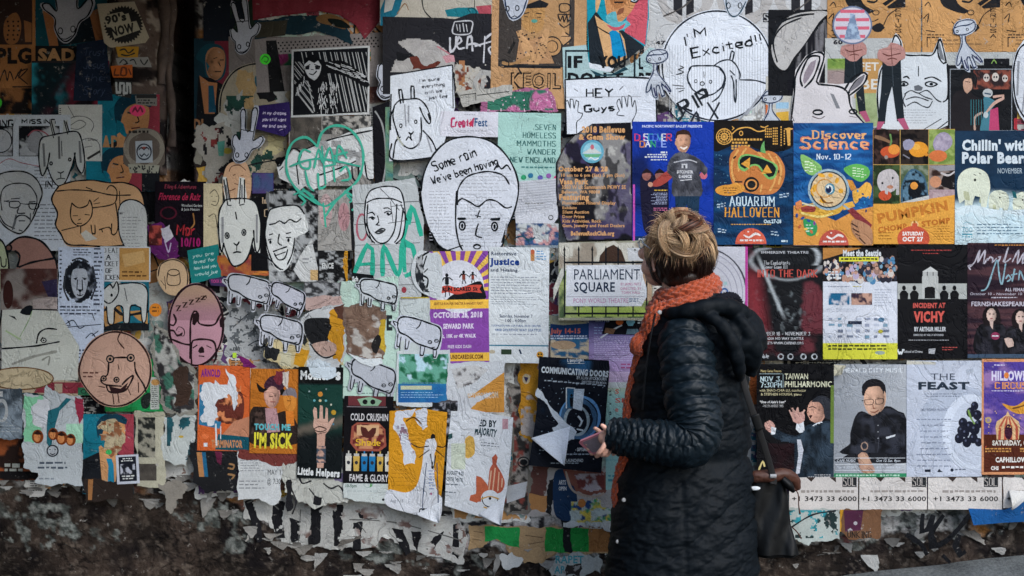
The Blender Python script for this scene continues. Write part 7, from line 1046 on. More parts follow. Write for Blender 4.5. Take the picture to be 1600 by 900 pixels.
for x, y, k in ((700, 440, 1), (726, 434, .85), (740, 434, .7)): q.E(x, y-10*k, 2.6*k, 3*k, '#17181c'); q.P([(x-3*k, y-7*k), (x+3*k, y-7*k), (x+3*k, y+4*k), (x-3*k, y+4*k)], '#17181c' if k > .9 else '#7a3a30'); q.SS('%g,%g %g,%g %g,%g/%g,%g %g,%g/%g,%g %g,%g/%g,%g %g,%g' % (x-8*k, y, x-4*k, y-6*k, x+4*k, y-6*k, x+4*k, y-6*k, x+9*k, y-2*k, x-1*k, y+4*k, x-3*k, y+(24 if k == 1 else 12)*k, x+1, y+4*k, x+4*k, y+(22 if k == 1 else 11)*k), 1.8*k, '#17181c')
q.T('SEATTLE RUN FOR SHELTER A HARVEST FEAST', 680, 472, 755, 476, '#6b3c2c', 1); q.T('OCTOBER 28, 2018', 678, 487, 754, 496, '#d0c6d8', 2, sh=.05); q.T('SEWARD PARK', 693, 505, 741, 513, '#d0c6d8', 2); q.T('5k, 10K or 4K WALK', 688, 521, 744, 527, '#d0c6d8', 2); q.T('FREE KIDS DASH', 700, 538, 736, 543, '#d0c6d8', 1); q.R(671, 550, 764, 563, '#dcae46'); q.T('WWW.RUNSCARED5K.COM', 681, 553, 754, 560, '#6b4420', 2); q.done()
q = CU('bearded face drawing tucked behind the purple sunburst poster', 'drawing', catmull(pts('650,400 660,392 676,396 690,400 690,462 666,460 650,446 644,424'), True, 5), '#a2a5a7', mat='news'); q.SS('672,394 660,402 652,420 654,440 664,456/662,402 656,424 664,440/668,400 662,420/654,440 666,448/660,430 670,436 668,450/670,420 664,426', 2.2)
q.IMG(648, 396, 674, 460, lambda X, Y: mix(lin('#22252a'), lin('#a2a5a7'), sst(.42, .56, NZ(X, Y, 4, 5, 3, 8))), 1.8, shape='652,404 660,398 664,420 662,440 672,456 664,456 652,440'); q.done()
HM_save = None
# mint flyer, tree flyer, white torn sheets
q = PO('tall pale mint flyer with a large dark letter behind the sheep cut-outs', 'flyer', torn(pts('536,440 624,432 628,626 537,620'), 1), '#a9c2b6'); q.T('E', 606, 492, 615, 516, '#23282a', 2); q.P('530,440 552,440 552,478 534,478', '#a3b8ad'); q.P('570,462 582,462 582,478 576,478', '#2a3230'); q.P('552,426 585,430 590,448 560,446', '#15181b'); q.T('Sch', 553, 432, 562, 440, W_, 2); q.L(538, 602, 570, 606, 1, '#6a7a74', .5); q.L(560, 612, 600, 616, 1, '#6a7a74', .4); q.done()
q = PO('white sheet with lime green corner and blue dash over the mint flyer', 'flyer', torn(pts('626,470 672,464 678,560 628,556'), 1), '#b4bcbc'); q.R(628, 524, 637, 527, '#2c4c9c'); q.R(628, 464, 672, 466, '#a9953c'); q.done()
q = PO('flyer with a leafy tree photo over a blue text block', 'flyer', torn(pts('622,548 704,545 704,630 664,634 622,632'), 1), '#b9c0c2')
q.IMG(625, 552, 702, 600, lambda X, Y: mix(mix(lin('#1c5a3c'), lin('#5f9a86'), sst(.4, .6, NZ(X, Y, 9, 3, 4))), lin('#a9c8d4'), sst(.55, .62, NZ(X, Y, 14, 9, 4)+(570-Y)*.004)), 1.7); q.IMG(624, 598, 702, 627, lambda X, Y: mix(lin('#1c4a8c'), lin('#2f7aa0'), NZ(X, Y, 16, 3, 2)), 2.6); q.R(628, 601, 676, 607, '#b3b89a'); q.L(628, 611, 698, 622, 3, '#8fb0d0', .3); q.L(630, 596, 698, 599, 1, '#4a6a8c', .5); q.done()
q = PO('white and orange torn poster with brick triangle and web address fragment', 'poster', torn(pts('700,566 788,562 788,640 700,650'), 1.5), '#b8bcc0', mat='paper')
q.P('724,634 788,596 788,642 760,642', '#c07a34'); q.P('724,626 788,580 788,640 770,642 730,636', '#b8823c'); q.IMG(700, 570, 770, 606, lambda X, Y: mix(lin('#b3b3b3'), lin('#5f5c5c'), sst(.55, .7, NZ(X, Y, 8, 4, 4))), 1.8, shape='706,576 740,568 764,576 744,596 716,606'); q.T('ELTHEON.COM', 732, 613, 779, 623, '#b9a894', 2, a=4); q.P(torn(pts('700,600 730,620 770,612 730,640 700,646'), 2), '#b3b6bb'); q.done()
q = PO('black and white photo scraps between the ochre and the white figure posters', 'poster', torn(pts('676,626 716,624 718,672 690,680 676,676'), 2), '#4a484c', mat='worn'); q.IMG(677, 627, 716, 676, lambda X, Y: mix(lin('#16181c'), lin('#8d8f98'), sst(.45, .6, NZ(X, Y, 5, 3, 3))), 1.6); q.done()
q = PO('grey wet pasted torn sheet with pen scribbles right of the sleeping oval', 'paper', torn(pts('352,470 410,480 470,500 486,560 440,590 392,560 352,556'), 6), '#a3a6a8', mat='worn')
q.SS('366,510 384,494 392,488/380,524 396,516 400,504/364,530 372,546/404,508 420,520/388,540 404,532 416,540/366,496 376,500', 1.6, '#3a3c42'); q.IMG(352, 474, 480, 584, lambda X, Y: mix(lin('#2a2c30'), lin('#6a7074'), NZ(X, Y, 9, 3, 2)), 1.8, lambda X, Y: NZ(X, Y, 6, 43, 5) > .58, shape='360,480 408,488 464,504 478,556 440,582 396,556 360,548'); q.done()
q = PO('strip of torn yellow, orange and black paper between the sheep cut-outs', 'paper', torn(pts('420,520 480,540 500,500 540,490 540,570 500,580 440,570 420,560'), 4), '#b9ab84', mat='worn'); q.P(torn(pts('470,540 486,546 478,572 462,568'), 2), '#c08a20'); q.P(torn(pts('420,534 440,544 436,562 420,560'), 3), '#1a1c1f'); q.P(torn(pts('440,548 460,552 458,572 440,568'), 2), '#b9b498'); q.P(torn(pts('376,556 392,560 406,572 384,572'), 2), '#6a1c5c'); q.P('368,550 374,550 374,558 368,558', '#a9cc3c'); q.done()
q = PO('grey photo newspaper scrap above the torn helmet face', 'paper', torn(pts('478,440 536,440 530,480 480,484'), 2), '#5c5d60', mat='worn'); q.IMG(480, 442, 532, 480, lambda X, Y: mix(lin('#2c2d30'), lin('#9d9fa2'), sst(.4, .6, NZ(X, Y, 8, 8, 3, 4))), 1.8); q.P(torn(pts('482,464 536,462 540,476 482,484'), 2), '#b39a94'); q.done()
q = PO('torn advert face in a dark helmet visor with ochre drips', 'poster', torn(pts('474,500 500,482 540,474 545,540 530,590 490,600 470,590 490,556'), 3), '#b5b8ba', mat='worn')
q.P('480,500 500,496 524,500 520,522 510,536 492,538 480,520', '#17181b', 1); q.P(torn(pts('520,484 540,476 542,520 536,566 524,560 516,530'), 3), '#bd8620'); q.P(torn(pts('524,480 542,474 544,500 530,496'), 3), '#4f3228'); q.P('490,538 512,532 528,538 526,552 510,556 498,550', '#b09488', 1); q.S('488,536 498,550 512,558 528,552', 2, '#15171a'); q.P(torn(pts('486,560 520,566 536,590 500,604 478,596'), 3), '#b9c4cc'); q.S('474,500 484,490 500,484', 3.5, '#b9bcbe'); q.SS('508,542 514,548/518,540 520,548', 1, '#333'); q.done()
q = PO('torn brown furry animal photograph right of the helmet face', 'poster', torn(pts('538,478 560,474 604,478 602,560 580,566 545,552'), 3), '#6d5a50', mat='worn')
q.IMG(540, 478, 602, 562, lambda X, Y: mix(mix(lin('#4a342a'), lin('#8a7262'), NZ(X, Y, 5, 3, 4)), lin('#b0aca6'), sst(.5, .6, NZ(X, Y, 14, 23, 4)+(Y-530)*.004)), 1.7, shape='542,482 562,478 600,482 598,556 580,560 548,548'); q.P(torn(pts('596,500 604,498 604,550 594,540'), 1.5), '#b3952c'); q.P('582,540 592,522 598,530 590,552', '#1c1a1a', 1); q.done()
SHEEP = 'white cut-outs of a plump sheep walking'
def sheep(x, y, k, a, label, col='#b3b9c4'):
    ca, sa = math.cos(math.radians(a)), math.sin(math.radians(a)); g = lambda s: [(x+(p*ca-r*sa)*k, y+(p*sa+r*ca)*k) for p, r in pts(s)]
    q = CU(label, 'cut-out', catmull(g('-34,-14 -28,-22 -10,-22 14,-18 30,-14 34,-2 34,16 30,32 26,32 24,22 14,20 12,32 6,32 4,18 -8,14 -10,26 -16,26 -18,12 -22,14 -24,24 -30,24 -30,4 -34,-4 -40,-8 -38,-14'), True, 3), col, group=SHEEP)
    q.S(g('-30,-6 -30,-15 -24,-20 -8,-20 14,-16 28,-12 32,-2 31,12 28,19 20,18 0,14 -14,6 -26,2 -30,-6'), 2); q.SS('/'.join(' '.join('%g,%g' % p for p in g(s)) for s in ('-29,-10 -37,-12 -33,-6', '2,-18 0,-10 -4,-6', '-28,4 -27,22 -24,23 -23,8', '-16,10 -15,24 -12,24 -11,12', '6,17 7,30 11,30 12,18', '24,20 26,30 29,30 29,20', '26,16 20,18')), 1.4)
    for e in ((18, 10), (27, 7)): q.E(*g('%g,%g' % e)[0], 2.8*k, 2.2*k, INK, ring=1.1); q.S(g('%g,%g %g,%g' % (e[0]-2, e[1], e[0]+2, e[1])), .9)
    q.done()
sheep(392, 452, 1.05, 4, 'plump sheep cut-out right of the zzz oval', '#a9acb4'); sheep(452, 463, .86, 14, 'small sheep cut-out cut short beside the white pointed flap', '#abadb8'); sheep(442, 515, 1.05, 4, 'plump sheep cut-out left of the torn helmet face', '#aeb1ba'); sheep(593, 456, .92, 2, 'plump sheep cut-out just under the green sprayed letters', '#b7bdc2'); sheep(655, 520, 1.1, 8, 'sheep cut-out running under the purple sunburst poster', '#b9bec8'); sheep(584, 586, 1.12, 10, 'grey shaded sheep cut-out at the foot of the mint flyer', '#a4a8b0')
q = Sheet('torn_flap', 'white curled paper flap over the back of the grey shaded sheep', 'paper', '546,550 570,560 598,558 601,566 584,572 566,566', '#c3c9cc', lift=2); q.done()
q = CU('pink brown oval drawing of a sleeping hooded figure beneath a row of Z', 'drawing', [(311+44*math.cos(t), 507+65*math.sin(t)) for t in np.linspace(0, 6.283, 44, endpoint=False)], '#96707a', mat='news')
q.IMG(268, 443, 354, 500, lambda X, Y: mix(lin('#a08470'), lin('#96707a'), sst(450, 495, Y)), 3, lambda X, Y: ((X-311)/41)**2+((Y-507)/62)**2 < 1); q.S([(311+42*math.cos(t), 507+63*math.sin(t)) for t in np.linspace(0, 6.2, 44)], 2.8, '#221518', closed=True, sm=0)
for i, (x, y) in enumerate(((281, 478), (291, 473), (301, 469), (311, 466), (319, 463))): q.T('Z', x, y, x+7, y+8-i*.6, '#2a1a18', f='hand', w=1.8, a=10)
q.S('326,461 327,466', 1.8, '#2a1a18'); q.SS('302,560 302,520 303,500 308,486 314,490 315,504 328,508 340,506 346,496 351,488/304,568 304,536 312,530 330,530 340,536 342,556 338,566/270,528 290,536 302,538/268,516 276,516 282,524 290,520/276,490 280,500 276,508 270,506', 2.4, '#221518'); q.P('305,506 307,490 312,488 314,500 309,508', '#221518', 1); q.P('347,500 352,492 352,512 348,510', '#221518'); q.P('316,543 320,540 323,543 324,550 317,551 314,548', '#221518', 1); q.SS('306,543 313,538/327,539 335,543/315,555 324,556', 1.8, '#221518'); q.SS('280,516 284,510 292,514 292,524 282,522/284,517 285,518/289,518 290,519', 1.2, '#3a2428'); q.done()
q = Sheet('sticker', 'small orange round sticker left of the sleeping oval', 'sticker', [(248+9.5*math.cos(t), 484+10.5*math.sin(t)) for t in np.linspace(0, 6.28, 20, endpoint=False)], '#c8781c', mat='stick'); q.L(242, 479, 254, 490, 2, '#5a3410', .4, 'c'); q.done()
q = PO('narrow collage strip of torn paper left of the orange film poster', 'paper', torn(pts('242,500 268,520 286,560 312,580 314,640 286,650 262,640 244,560'), 4), '#86847c', mat='worn'); q.IMG(244, 506, 312, 648, lambda X, Y: mix(mix(lin('#a9a9a4'), lin('#2c2a2c'), sst(.42, .55, NZ(X, Y, 14, 71, 4))), lin('#3c6a5a'), sst(.58, .64, NZ(X, Y, 18, 35, 3))), 1.9, shape='246,508 268,526 286,564 308,584 308,636 286,644 264,634 248,560'); q.P(torn(pts('276,580 296,570 304,600 300,632 280,634'), 3), '#3c2c24'); q.done()
q = PO('brown and teal stripe remains under the orange film poster', 'poster', torn(pts('302,690 372,700 376,760 330,768 306,750'), 3), '#17181b', mat='worn'); q.P('312,704 324,704 330,742 316,742', '#a8764a'); q.P('320,704 326,704 330,742 324,742', '#1c5a7c'); q.P('340,702 352,704 350,724 344,720', '#5c1c38'); q.SS('362,722 370,724 368,730 360,728/360,738 370,740 366,746', 2.4, '#8f6c48'); q.done()
q = PO('orange action film poster with torn white scar across its face', 'poster', (314, 570, 394, 702), '#b8582c', rot=-1, mat='paper')
q.T('ARNOLD', 318, 576, 348, 588, '#6c2478', 2, jit=.1); q.P('316,600 340,598 356,640 348,668 316,662', '#2c6a8c'); q.P('340,604 380,610 384,650 366,660 346,650', '#5c2c24', 1); q.IMG(316, 590, 384, 662, lambda X, Y: mix(lin('#4a241c'), lin('#c27a50'), sst(.4, .6, NZ(X, Y, 10, 8, 3))), 1.8, lambda X, Y: NZ(X, Y, 12, 8, 3) > .5, '322,606 380,600 384,650 360,660 330,652'); q.P(torn(pts('320,602 340,592 362,600 360,620 340,632 346,650 330,664 318,654 322,630'), 5), '#c0c4c9'); q.P(torn(pts('356,574 368,584 376,612 370,640 360,606'), 3), '#c0c4ca'); q.P('350,680 370,656 394,648 394,682', '#a9745a'); q.P('346,676 394,680 394,702 342,700', '#144a58'); q.T('TERMINATOR', 336, 685, 384, 697, '#b07a54', 2); q.S('342,660 344,694', 2.4, '#c0c4c8'); q.S('350,664 350,684', 1.6, '#c0c4c8'); q.R(324, 690, 330, 696, '#c0c4c8'); q.E(326, 680, 6, 4, '#c8683c'); q.done()
q = PO('torn white sheet printed with a May date under the cowboy poster', 'flyer', torn(pts('376,702 446,712 442,776 432,786 404,776 376,778'), 2), '#b4b7b8', mat='paper'); q.T('MAY 1', 422, 731, 442, 739, '#2a2c30', 0); q.T('@ 7:30', 421, 745, 442, 753, '#2a2c30', 0); q.L(380, 716, 418, 736, 5, '#7d8084', .3); q.L(378, 748, 418, 764, 3, '#6d7074', .3); q.P(torn(pts('376,700 470,706 468,722 440,726 400,716 376,712'), 2), '#6a3430'); q.done()
q = PO('brown crayon drawn paper piece below the little hand poster', 'paper', torn(pts('446,720 536,726 558,746 552,776 500,790 470,782 448,766'), 4), '#b0b1aa', mat='worn'); q.SS('470,740 476,752 490,748/486,760 494,770/508,752 520,760 532,756 540,766/458,760 466,780 460,800', 2, '#26262a'); q.P(torn(pts('494,770 506,774 504,786 492,784'), 1), '#1a1a1e'); q.P(torn(pts('450,750 458,746 462,790 452,796'), 2), '#1a1a1e'); q.P(torn(pts('524,732 538,736 540,750 526,748'), 2), '#6f6484'); q.done()
q = PO('ochre cowboy poster with yellow lettering about being sick', 'poster', (395, 575, 469, 706), '#a86424', rot=-1)
q.P('396,640 410,634 424,636 430,646 452,640 468,660 468,690 396,690', '#2a211e', 1); q.P('404,596 410,602 416,606 426,600 444,604 450,612 440,616 418,612 408,610', '#15120f', 1); q.P('416,604 424,588 440,586 448,600 440,608', '#3a2230', 1); q.P('417,610 440,608 438,626 430,636 420,630', '#b0847a', 1); q.FACE(429, 618, 11, 16, '#b98f80'); q.FACE(457, 622, 8, 13, '#bf8248'); q.TX('397,650 410,640 418,650 424,672 398,676', '#14100f', '#4a3a34', 5, 2); q.P('418,636 436,636 442,672 422,674', '#a98488'); q.S('424,618 430,618', 1.3, '#3a201c'); q.S('426,626 434,626', 1.3, '#8a3c3c')
q.P('446,616 454,608 464,612 466,630 460,640 450,636', '#c07c34', 1); q.P('444,616 452,604 464,606 467,620 460,616 450,616', '#6f6a70', 1); q.P('450,640 462,640 464,662 452,664', '#c8742c'); q.S('452,624 458,624', 1.2, '#4a2410'); q.P(torn(pts('434,578 448,576 446,592 440,600 430,590'), 2), '#6a2a34'); q.P(torn(pts('444,580 454,578 452,606 446,600'), 1.5), '#b9b0a8')
q.T('TOUCH ME', 402, 660, 458, 670, '#59aab4', 2); q.T("I'M SICK", 402, 674, 462, 698, '#cdc43c', 2, jit=.04); q.done()
q = PO('dark green poster of a raised open hand with planets', 'poster', (469, 572, 538, 744), '#0f2422', rot=-1, mat='gloss')
q.IMG(469, 600, 538, 744, lambda X, Y: mix(mix(lin('#16362f'), lin('#0f1416'), sst(650, 690, Y+16*(NZ(X, Y, 20, 3, 3)-.5))), lin('#6f6257'), sst(14, 0, abs(Y-664+(X-500)*.25+8*(NZ(X, Y, 12, 6, 3)-.5)))*.6), 2); q.R(469, 572, 538, 598, '#0e1010'); q.T('Mother', 472, 578, 518, 592, W_, 2); q.T("'s", 522, 578, 534, 592, W_, 2); q.P(torn(pts('484,572 526,572 530,584 512,592 492,588'), 2), '#b9c4cc')
q.P('492,640 494,652 493,664 500,676 512,676 520,664 526,650 521,652 516,658 515,636 512,634 511,652 508,652 507,632 503,631 502,652 499,652 498,636 494,634', '#b99686', 1); q.P('499,674 512,674 510,728 500,728', '#b08c7c'); q.IMG(499, 694, 513, 720, lambda X, Y: mix(lin('#3a4450'), lin('#b08c7c'), sst(.45, .6, NZ(X, Y, 4, 3, 2))), 1.5); q.SS('494,668 502,664 510,666 514,668 506,672 498,671 494,668/500,676 514,672', 1.3, '#2a1a16')
for x, y, r, c in ((503, 614, 4, '#b87c34'), (494, 624, 2, '#5a98a0'), (512, 624, 2, '#5a98a0'), (503, 624, 2.2, '#c0b08a'), (524, 642, 4, '#a8842c'), (520, 630, 1.6, '#b0b0a0'), (486, 610, 1.4, '#8a9a9c'), (512, 606, 1.2, '#8a9a9c'), (524, 660, 1.6, '#4a7a90')): q.E(x, y, r, r, c)
q.T('Little Helpers', 470, 727, 535, 739, W_, 2, a=-3); q.done()
q = PO('pale flyer hanging below the black glory poster', 'flyer', torn(pts('540,740 618,742 618,784 560,780 540,774'), 1), '#b3bab8'); q.T('10-5pm', 543, 753, 560, 758, '#3c5c4c', 1); q.E(578, 754, 7, 4, '#8fa09c', ring=1); q.P('580,758 582,748 584,756', '#4a8a4c'); q.L(545, 763, 600, 768, 1, '#9aa4a4', .3); q.E(601, 777, 2, 2, '#15171a'); q.done()
q = PO('black poster with pixel art crest, six small jars and condensed lettering', 'poster', (540, 617, 616, 752), '#111013', rot=-1)
q.R(546, 617, 604, 632, '#5c2c30'); q.P('560,622 580,618 598,624 592,632 566,632', '#7a9a80'); q.E(572, 626, 4, 4, '#141416'); q.E(584, 626, 4, 4, '#141416'); q.R(544, 633, 606, 634.5, '#6c6468'); q.T('COLD CRUSHIN', 550, 644, 608, 655, '#c0bec0', 1)
q.P('552,664 560,658 594,658 604,668 606,694 596,702 560,702 550,690', '#8d4a3c'); q.IMG(552, 660, 604, 702, lambda X, Y: mix(lin('#b07a58'), lin('#5c2424'), sst(.45, .55, NZ(X, Y, 7, 4, 2))), 1.8, shape='556,664 562,660 594,660 602,668 602,692 594,698 562,698 554,690'); q.R(560, 662, 594, 678, '#c09a74'); q.P('566,664 574,666 578,672 584,666 590,666 586,680 570,680', '#4a2420', 1); q.T('Shade', 560, 684, 596, 693, '#c8a02c', f='slab', w=2.6)
for i, c in enumerate(('#c0bdb4', '#b8984c', '#1f6a9c', '#1f6a9c', '#b8984c', '#c0bdb4')): x = 543+i*12.2; q.P([(x, 710), (x+10, 710), (x+9, 733), (x+1, 733)], c); q.R(x+1, 706, x+9, 710, '#a9a8a4'); q.R(x+4, 702, x+6, 706, c); q.E(x+5, 720, 2.6, 3, '#2c2c34')
q.T('FAME & GLORY', 550, 738, 610, 749, '#c0bec0', 1); q.done()
q = PO('ochre poster of a tall white figure in a trailing gown', 'poster', '611,640 660,636 700,642 697,700 692,760 686,810 650,800 608,786', '#c0861f', mat='gloss')
q.P('608,762 636,766 652,756 660,730 664,700 668,684 676,682 680,700 680,740 686,768 692,774 686,810 650,800 607,786', '#c1c4ca', 1); q.P(torn(pts('622,640 652,636 642,650 632,650 640,680 652,710 650,722 634,724 628,690 616,664'), 2), '#bdc1ca'); q.IMG(616, 650, 650, 716, lambda X, Y: mix(lin('#5a4a66'), lin('#a9868c'), NZ(X, Y, 6, 3, 2)), 1.8, lambda X, Y: NZ(X, Y, 8, 4, 3) > .57, '622,664 634,660 644,690 650,712 634,710'); q.P(torn(pts('650,640 668,636 670,664 662,670 652,656'), 2), '#bdc1ca')
q.S('636,656 648,650 660,660', 2, '#5a3c10'); q.E(678, 680, 3.6, 5, '#15151a'); q.P('672,684 680,682 684,690 680,706 672,706', '#c8cad0', 1); q.SS('672,694 656,696 644,690/684,694 694,696 700,690/672,700 656,712/682,700 696,712/674,706 678,728 682,708/678,718 676,728 679,730', 1.3, '#17161a'); q.S('668,720 662,780 664,800', 1.2, '#34425c'); q.S('684,720 686,780 684,800', 1.2, '#34425c'); q.L(670, 732, 682, 764, 7, '#5a6c9c', .3, 'c'); q.E(675, 768, 1.6, 2, '#a0507c'); q.T('Aug 9-18', 612, 776, 632, 781, '#5f646c', 0); q.T('CSI', 656, 790, 668, 799, '#15171a', 2); q.L(614, 730, 650, 760, 5, '#a8741c', .25); q.done()
q = PO('white poster of a seated figure patterned in rust stripes', 'poster', '706,640 756,642 802,650 798,712 792,764 782,812 740,800 696,786 700,700', '#c0c4c9', mat='gloss')
q.T('BLED BY', 738, 652, 776, 663, '#1f2c34', 2, a=-4); q.T('MAJORITY', 742, 664, 776, 676, '#1f3a40', 2, a=-8); q.P(torn(pts('724,640 752,642 748,668 736,664'), 3), '#c3c6cb'); q.R(785, 652, 794, 668, '#a9848c'); q.P('728,682 740,680 742,706 728,712', '#c09a4c', 1); q.L(752, 688, 790, 696, 2, '#5c646c', .35, a=-6); q.P('702,676 708,674 708,682 702,684', '#2a4a4a'); q.R(706, 690, 728, 730, '#b7bfae')
q.P('769,712 775,706 778,712 776,722 784,736 789,752 782,766 764,766 764,744 766,728 770,722', '#a0503c', 1); q.SS('768,732 764,764/774,728 770,764/780,734 778,764/785,744 784,758', 2, '#c09a80'); q.P('745,740 752,742 762,754 764,762 752,780 736,776 736,770 744,768', '#a8583c', 1); q.P('736,770 750,774 746,782 734,778', '#a8583c'); q.E(766, 776, 14, 14, '#c3c7cc'); q.E(766, 776, 12, 12, '#26282c', ring=1.3, a0=0, a1=200); q.SS('752,776 766,772 780,776/756,788 770,792 784,786', 1.6, '#b08a3c'); q.E(766, 775, 2.2, 2.2, '#1c1c20'); q.T('AUGUST 4-25', 699, 732, 725, 738, '#2c3c44', 1, a=-4); q.T('CENTER THEATRE', 699, 742, 724, 748, '#2c3c44', 1, a=-4); q.L(698, 752, 722, 757, 1, '#5c646c', .4, a=-4); q.L(697, 764, 722, 768, 1, '#5c646c', .4, a=-6); q.done()
q = PO('black space themed theatre poster with a doorway and blue ring', 'poster', '842,556 950,562 951,574 938,736 826,724 838,640', '#0f131c', mat='gloss')
q.IMG(826, 556, 952, 736, lambda X, Y: mix(lin('#0f131c'), lin('#2a5a80'), sst(.62, .9, NZ(X, Y, 40, 3, 3)+.35*np.exp(-((X-905)/40)**2-((Y-560)/30)**2))), 2.2, shape='844,558 948,564 949,574 936,734 828,722 840,640')
for i in range(60): q.E(842+random.random()*100, 570+random.random()*140, .7, .7, '#9ab0c0', n=5); q.z -= .0065
q.z += .02
q.T('Lamplight', 886, 559, 911, 564, W_, f='hand', w=1); q.R(886, 566, 912, 567, W_); q.T('COMMUNICATING DOORS', 845, 571, 949, 581, '#c0c8cc', 2, a=-4); q.T('BY ALAN AYCKBOURN', 900, 586, 946, 591, '#a9b0b4', 1, a=-3); q.T('DIRECTED BY JEN MOON', 908, 593, 946, 597, '#a9b0b4', 1, a=-3); q.L(850, 592, 944, 597, 1, '#9aa4ac', .4, 'j', a=-5)
q.E(905, 650, 30, 32, '#5d8cb8', ring=4); q.E(903, 652, 25, 28, '#3c5c78', ring=6); q.E(900, 655, 18, 22, '#8f9ca0', ring=4); q.P('884,604 910,606 908,638 884,636', '#1c2c44'); q.P('884,604 898,606 896,634 884,636', '#2a5878'); q.P('896,606 912,606 908,640 894,636', '#b9c4cc'); q.S('884,604 884,636', 1.6, W_); q.S('884,604 898,605', 1.6, W_); q.E(892, 616, 2.2, 2.6, '#0c0f14'); q.P('889,619 895,619 894,634 890,634', '#0c0f14'); q.SS('902,648 908,656 904,664/900,668 910,670', 3, '#b9c0c4'); q.P('886,690 910,694 904,700 884,700', '#a9b0b4') if 0 else None
q.T('- SEPTEMBER 2', 898, 697, 924, 702, W_, 1); q.L(842, 700, 872, 704, 1, '#8d98a0', .4); q.L(884, 706, 930, 710, 1, '#8d98a0', .5); q.T('LAUNCHPAD', 884, 714, 910, 719, '#a9b0b4', 1); q.L(860, 720, 912, 724, 1, '#8d98a0', .4); q.E(926, 714, 1, 1, W_); q.done()
q = Sheet('torn_sheet', 'white torn tongue of paper crossing the black space poster', 'paper', torn(pts('840,604 866,640 900,672 896,684 870,690 862,666 872,660 852,628 836,616'), 1.5), '#b9c0c6', lift=1); q.done()
# bent corner standing off the wall: a real curled sheet
def flap(label, tip, b, c, lift_, col='#c9ced3'):
    n = 14; V = []; C = []; F = []
    A, B, T_ = np.array(b, float), np.array(c, float), np.array(tip, float); xs_ = (tip[0], b[0], c[0]); ys_ = (tip[1], b[1], c[1]); base = HM[int((min(ys_)-HY0)/HC):int((max(ys_)-HY0)/HC)+2, int((min(xs_)-HX0)/HC):int((max(xs_)-HX0)/HC)+2].max()+.6
    for i in range(n+1):
        u = i/n
        for j in range(n+1):
            v = j/n; p = (A*(1-v)+B*v)*(1-u)+T_*u; d = lift_*math.sin(u*math.pi*.55)**1.3*(1+.25*math.sin(v*5+u*3))
            V.append((wx(p[0]), -(base+d)*.001, wz(p[1]))); C.append(lin(col))
    for i in range(n):
        for j in range(n): a = i*(n+1)+j; F.append((a, a+1, a+n+2, a+n+1))
    me = mk_mesh('paper_flap', V, F, np.array(C), True); me.materials.append(MAT['paper']); o = bpy.data.objects.new('paper_flap', me); COL.objects.link(o); tag(o, label, 'paper')
    s_ = o.modifiers.new('thickness', 'SOLIDIFY'); s_.thickness = .0006
flap('large white triangular paper flap bent off the black space poster', (880, 722), (829, 682), (890, 664), 42, '#cdd2d8')
flap('small white folded paper corner at the top of the seated man poster', (1307, 583), (1298, 586), (1312, 569), 14, '#b9b39c')
flap('white paper corner curling off the right end of the torn phone strip', (1566, 790), (1566, 762), (1606, 764), 30, '#b9b6b0')
flap('dirty white paper tongue curling from the wall foot below the handbag', (1222, 868), (1198, 862), (1242, 862), 24, '#a3a3a0')
flap('curled paper tip at the lower end of the ochre gown poster', (688, 812), (650, 800), (690, 780), 18, '#c6cad0')
flap('curled lower corner of the rust striped figure poster', (783, 815), (748, 800), (790, 770), 20, '#c6cad0')
q = Sheet('paper_scrap', 'small ragged grey paper tuft clinging to the dark wall below the cream grid poster', 'paper', torn(pts('252,752 284,748 300,760 284,776 272,800 264,782'), 4), '#7d7870', mat='worn'); q.done()
# ---------------------------------------------------------------- the woman, her phone and her bag
YW = -0.42
def WP(px, py, y=YW):
    k = K*(CD+y)/CD; return np.array([(px-800)*k, y, CZ+(450-py)*k])
def fabric(name, col, rough=0.45, spec=0.5, bump=0.3, sc=40, dist=0.002, sheen=0.0, attr=False):
    m, t = new_mat(name); L = t.links.new; o = N(t, 'ShaderNodeOutputMaterial'); b = N(t, 'ShaderNodeBsdfPrincipled', i_Roughness=rough); b.inputs['Specular IOR Level'].default_value = spec; b.inputs['Sheen Weight'].default_value = sheen
    g = N(t, 'ShaderNodeNewGeometry'); n = N(t, 'ShaderNodeTexNoise', i_Scale=float(sc), i_Detail=6.0, i_Distortion=0.8); L(g.outputs['Position'], n.inputs['Vector'])
    r = N(t, 'ShaderNodeMapRange'); r.inputs['To Min'].default_value = 0.7; r.inputs['To Max'].default_value = 1.3; L(n.outputs['Fac'], r.inputs['Value'])
    mc = N(t, 'ShaderNodeMix', data_type='RGBA', blend_type='MULTIPLY'); mc.inputs[0].default_value = 1; L(r.outputs[0], mc.inputs[7])
    if attr: a = N(t, 'ShaderNodeAttribute', attribute_name='Col'); L(a.outputs['Color'], mc.inputs[6])
    else: mc.inputs[6].default_value = (*lin(col), 1)
    L(mc.outputs[2], b.inputs['Base Color']); bu = N(t, 'ShaderNodeBump', i_Strength=bump, i_Distance=dist); L(n.outputs['Fac'], bu.inputs['Height']); L(bu.outputs[0], b.inputs['Normal']); L(b.outputs[0], o.inputs[0]); return m
M_COAT = fabric('quilted_nylon', '#07131a', 0.5, 0.24, 0.35, 30, 0.004); M_COATD = fabric('matt_nylon', '#090d11', 0.65, 0.2, 0.35, 60, 0.003)
M_COATM = fabric('quilted_nylon_matt', '#060c11', 0.62, 0.13, 0.5, 26, 0.005); M_SKIN = fabric('skin', '#c99a86', 0.5, 0.4, 0.1, 90, 0.0006); M_KNIT = fabric('orange_wool', '#9c4528', 0.95, 0.1, 1.0, 260, 0.003, 0.3); M_HAIR = fabric('hair', '#000', 0.42, 0.5, 0.1, 300, 0.0004, 0, True)
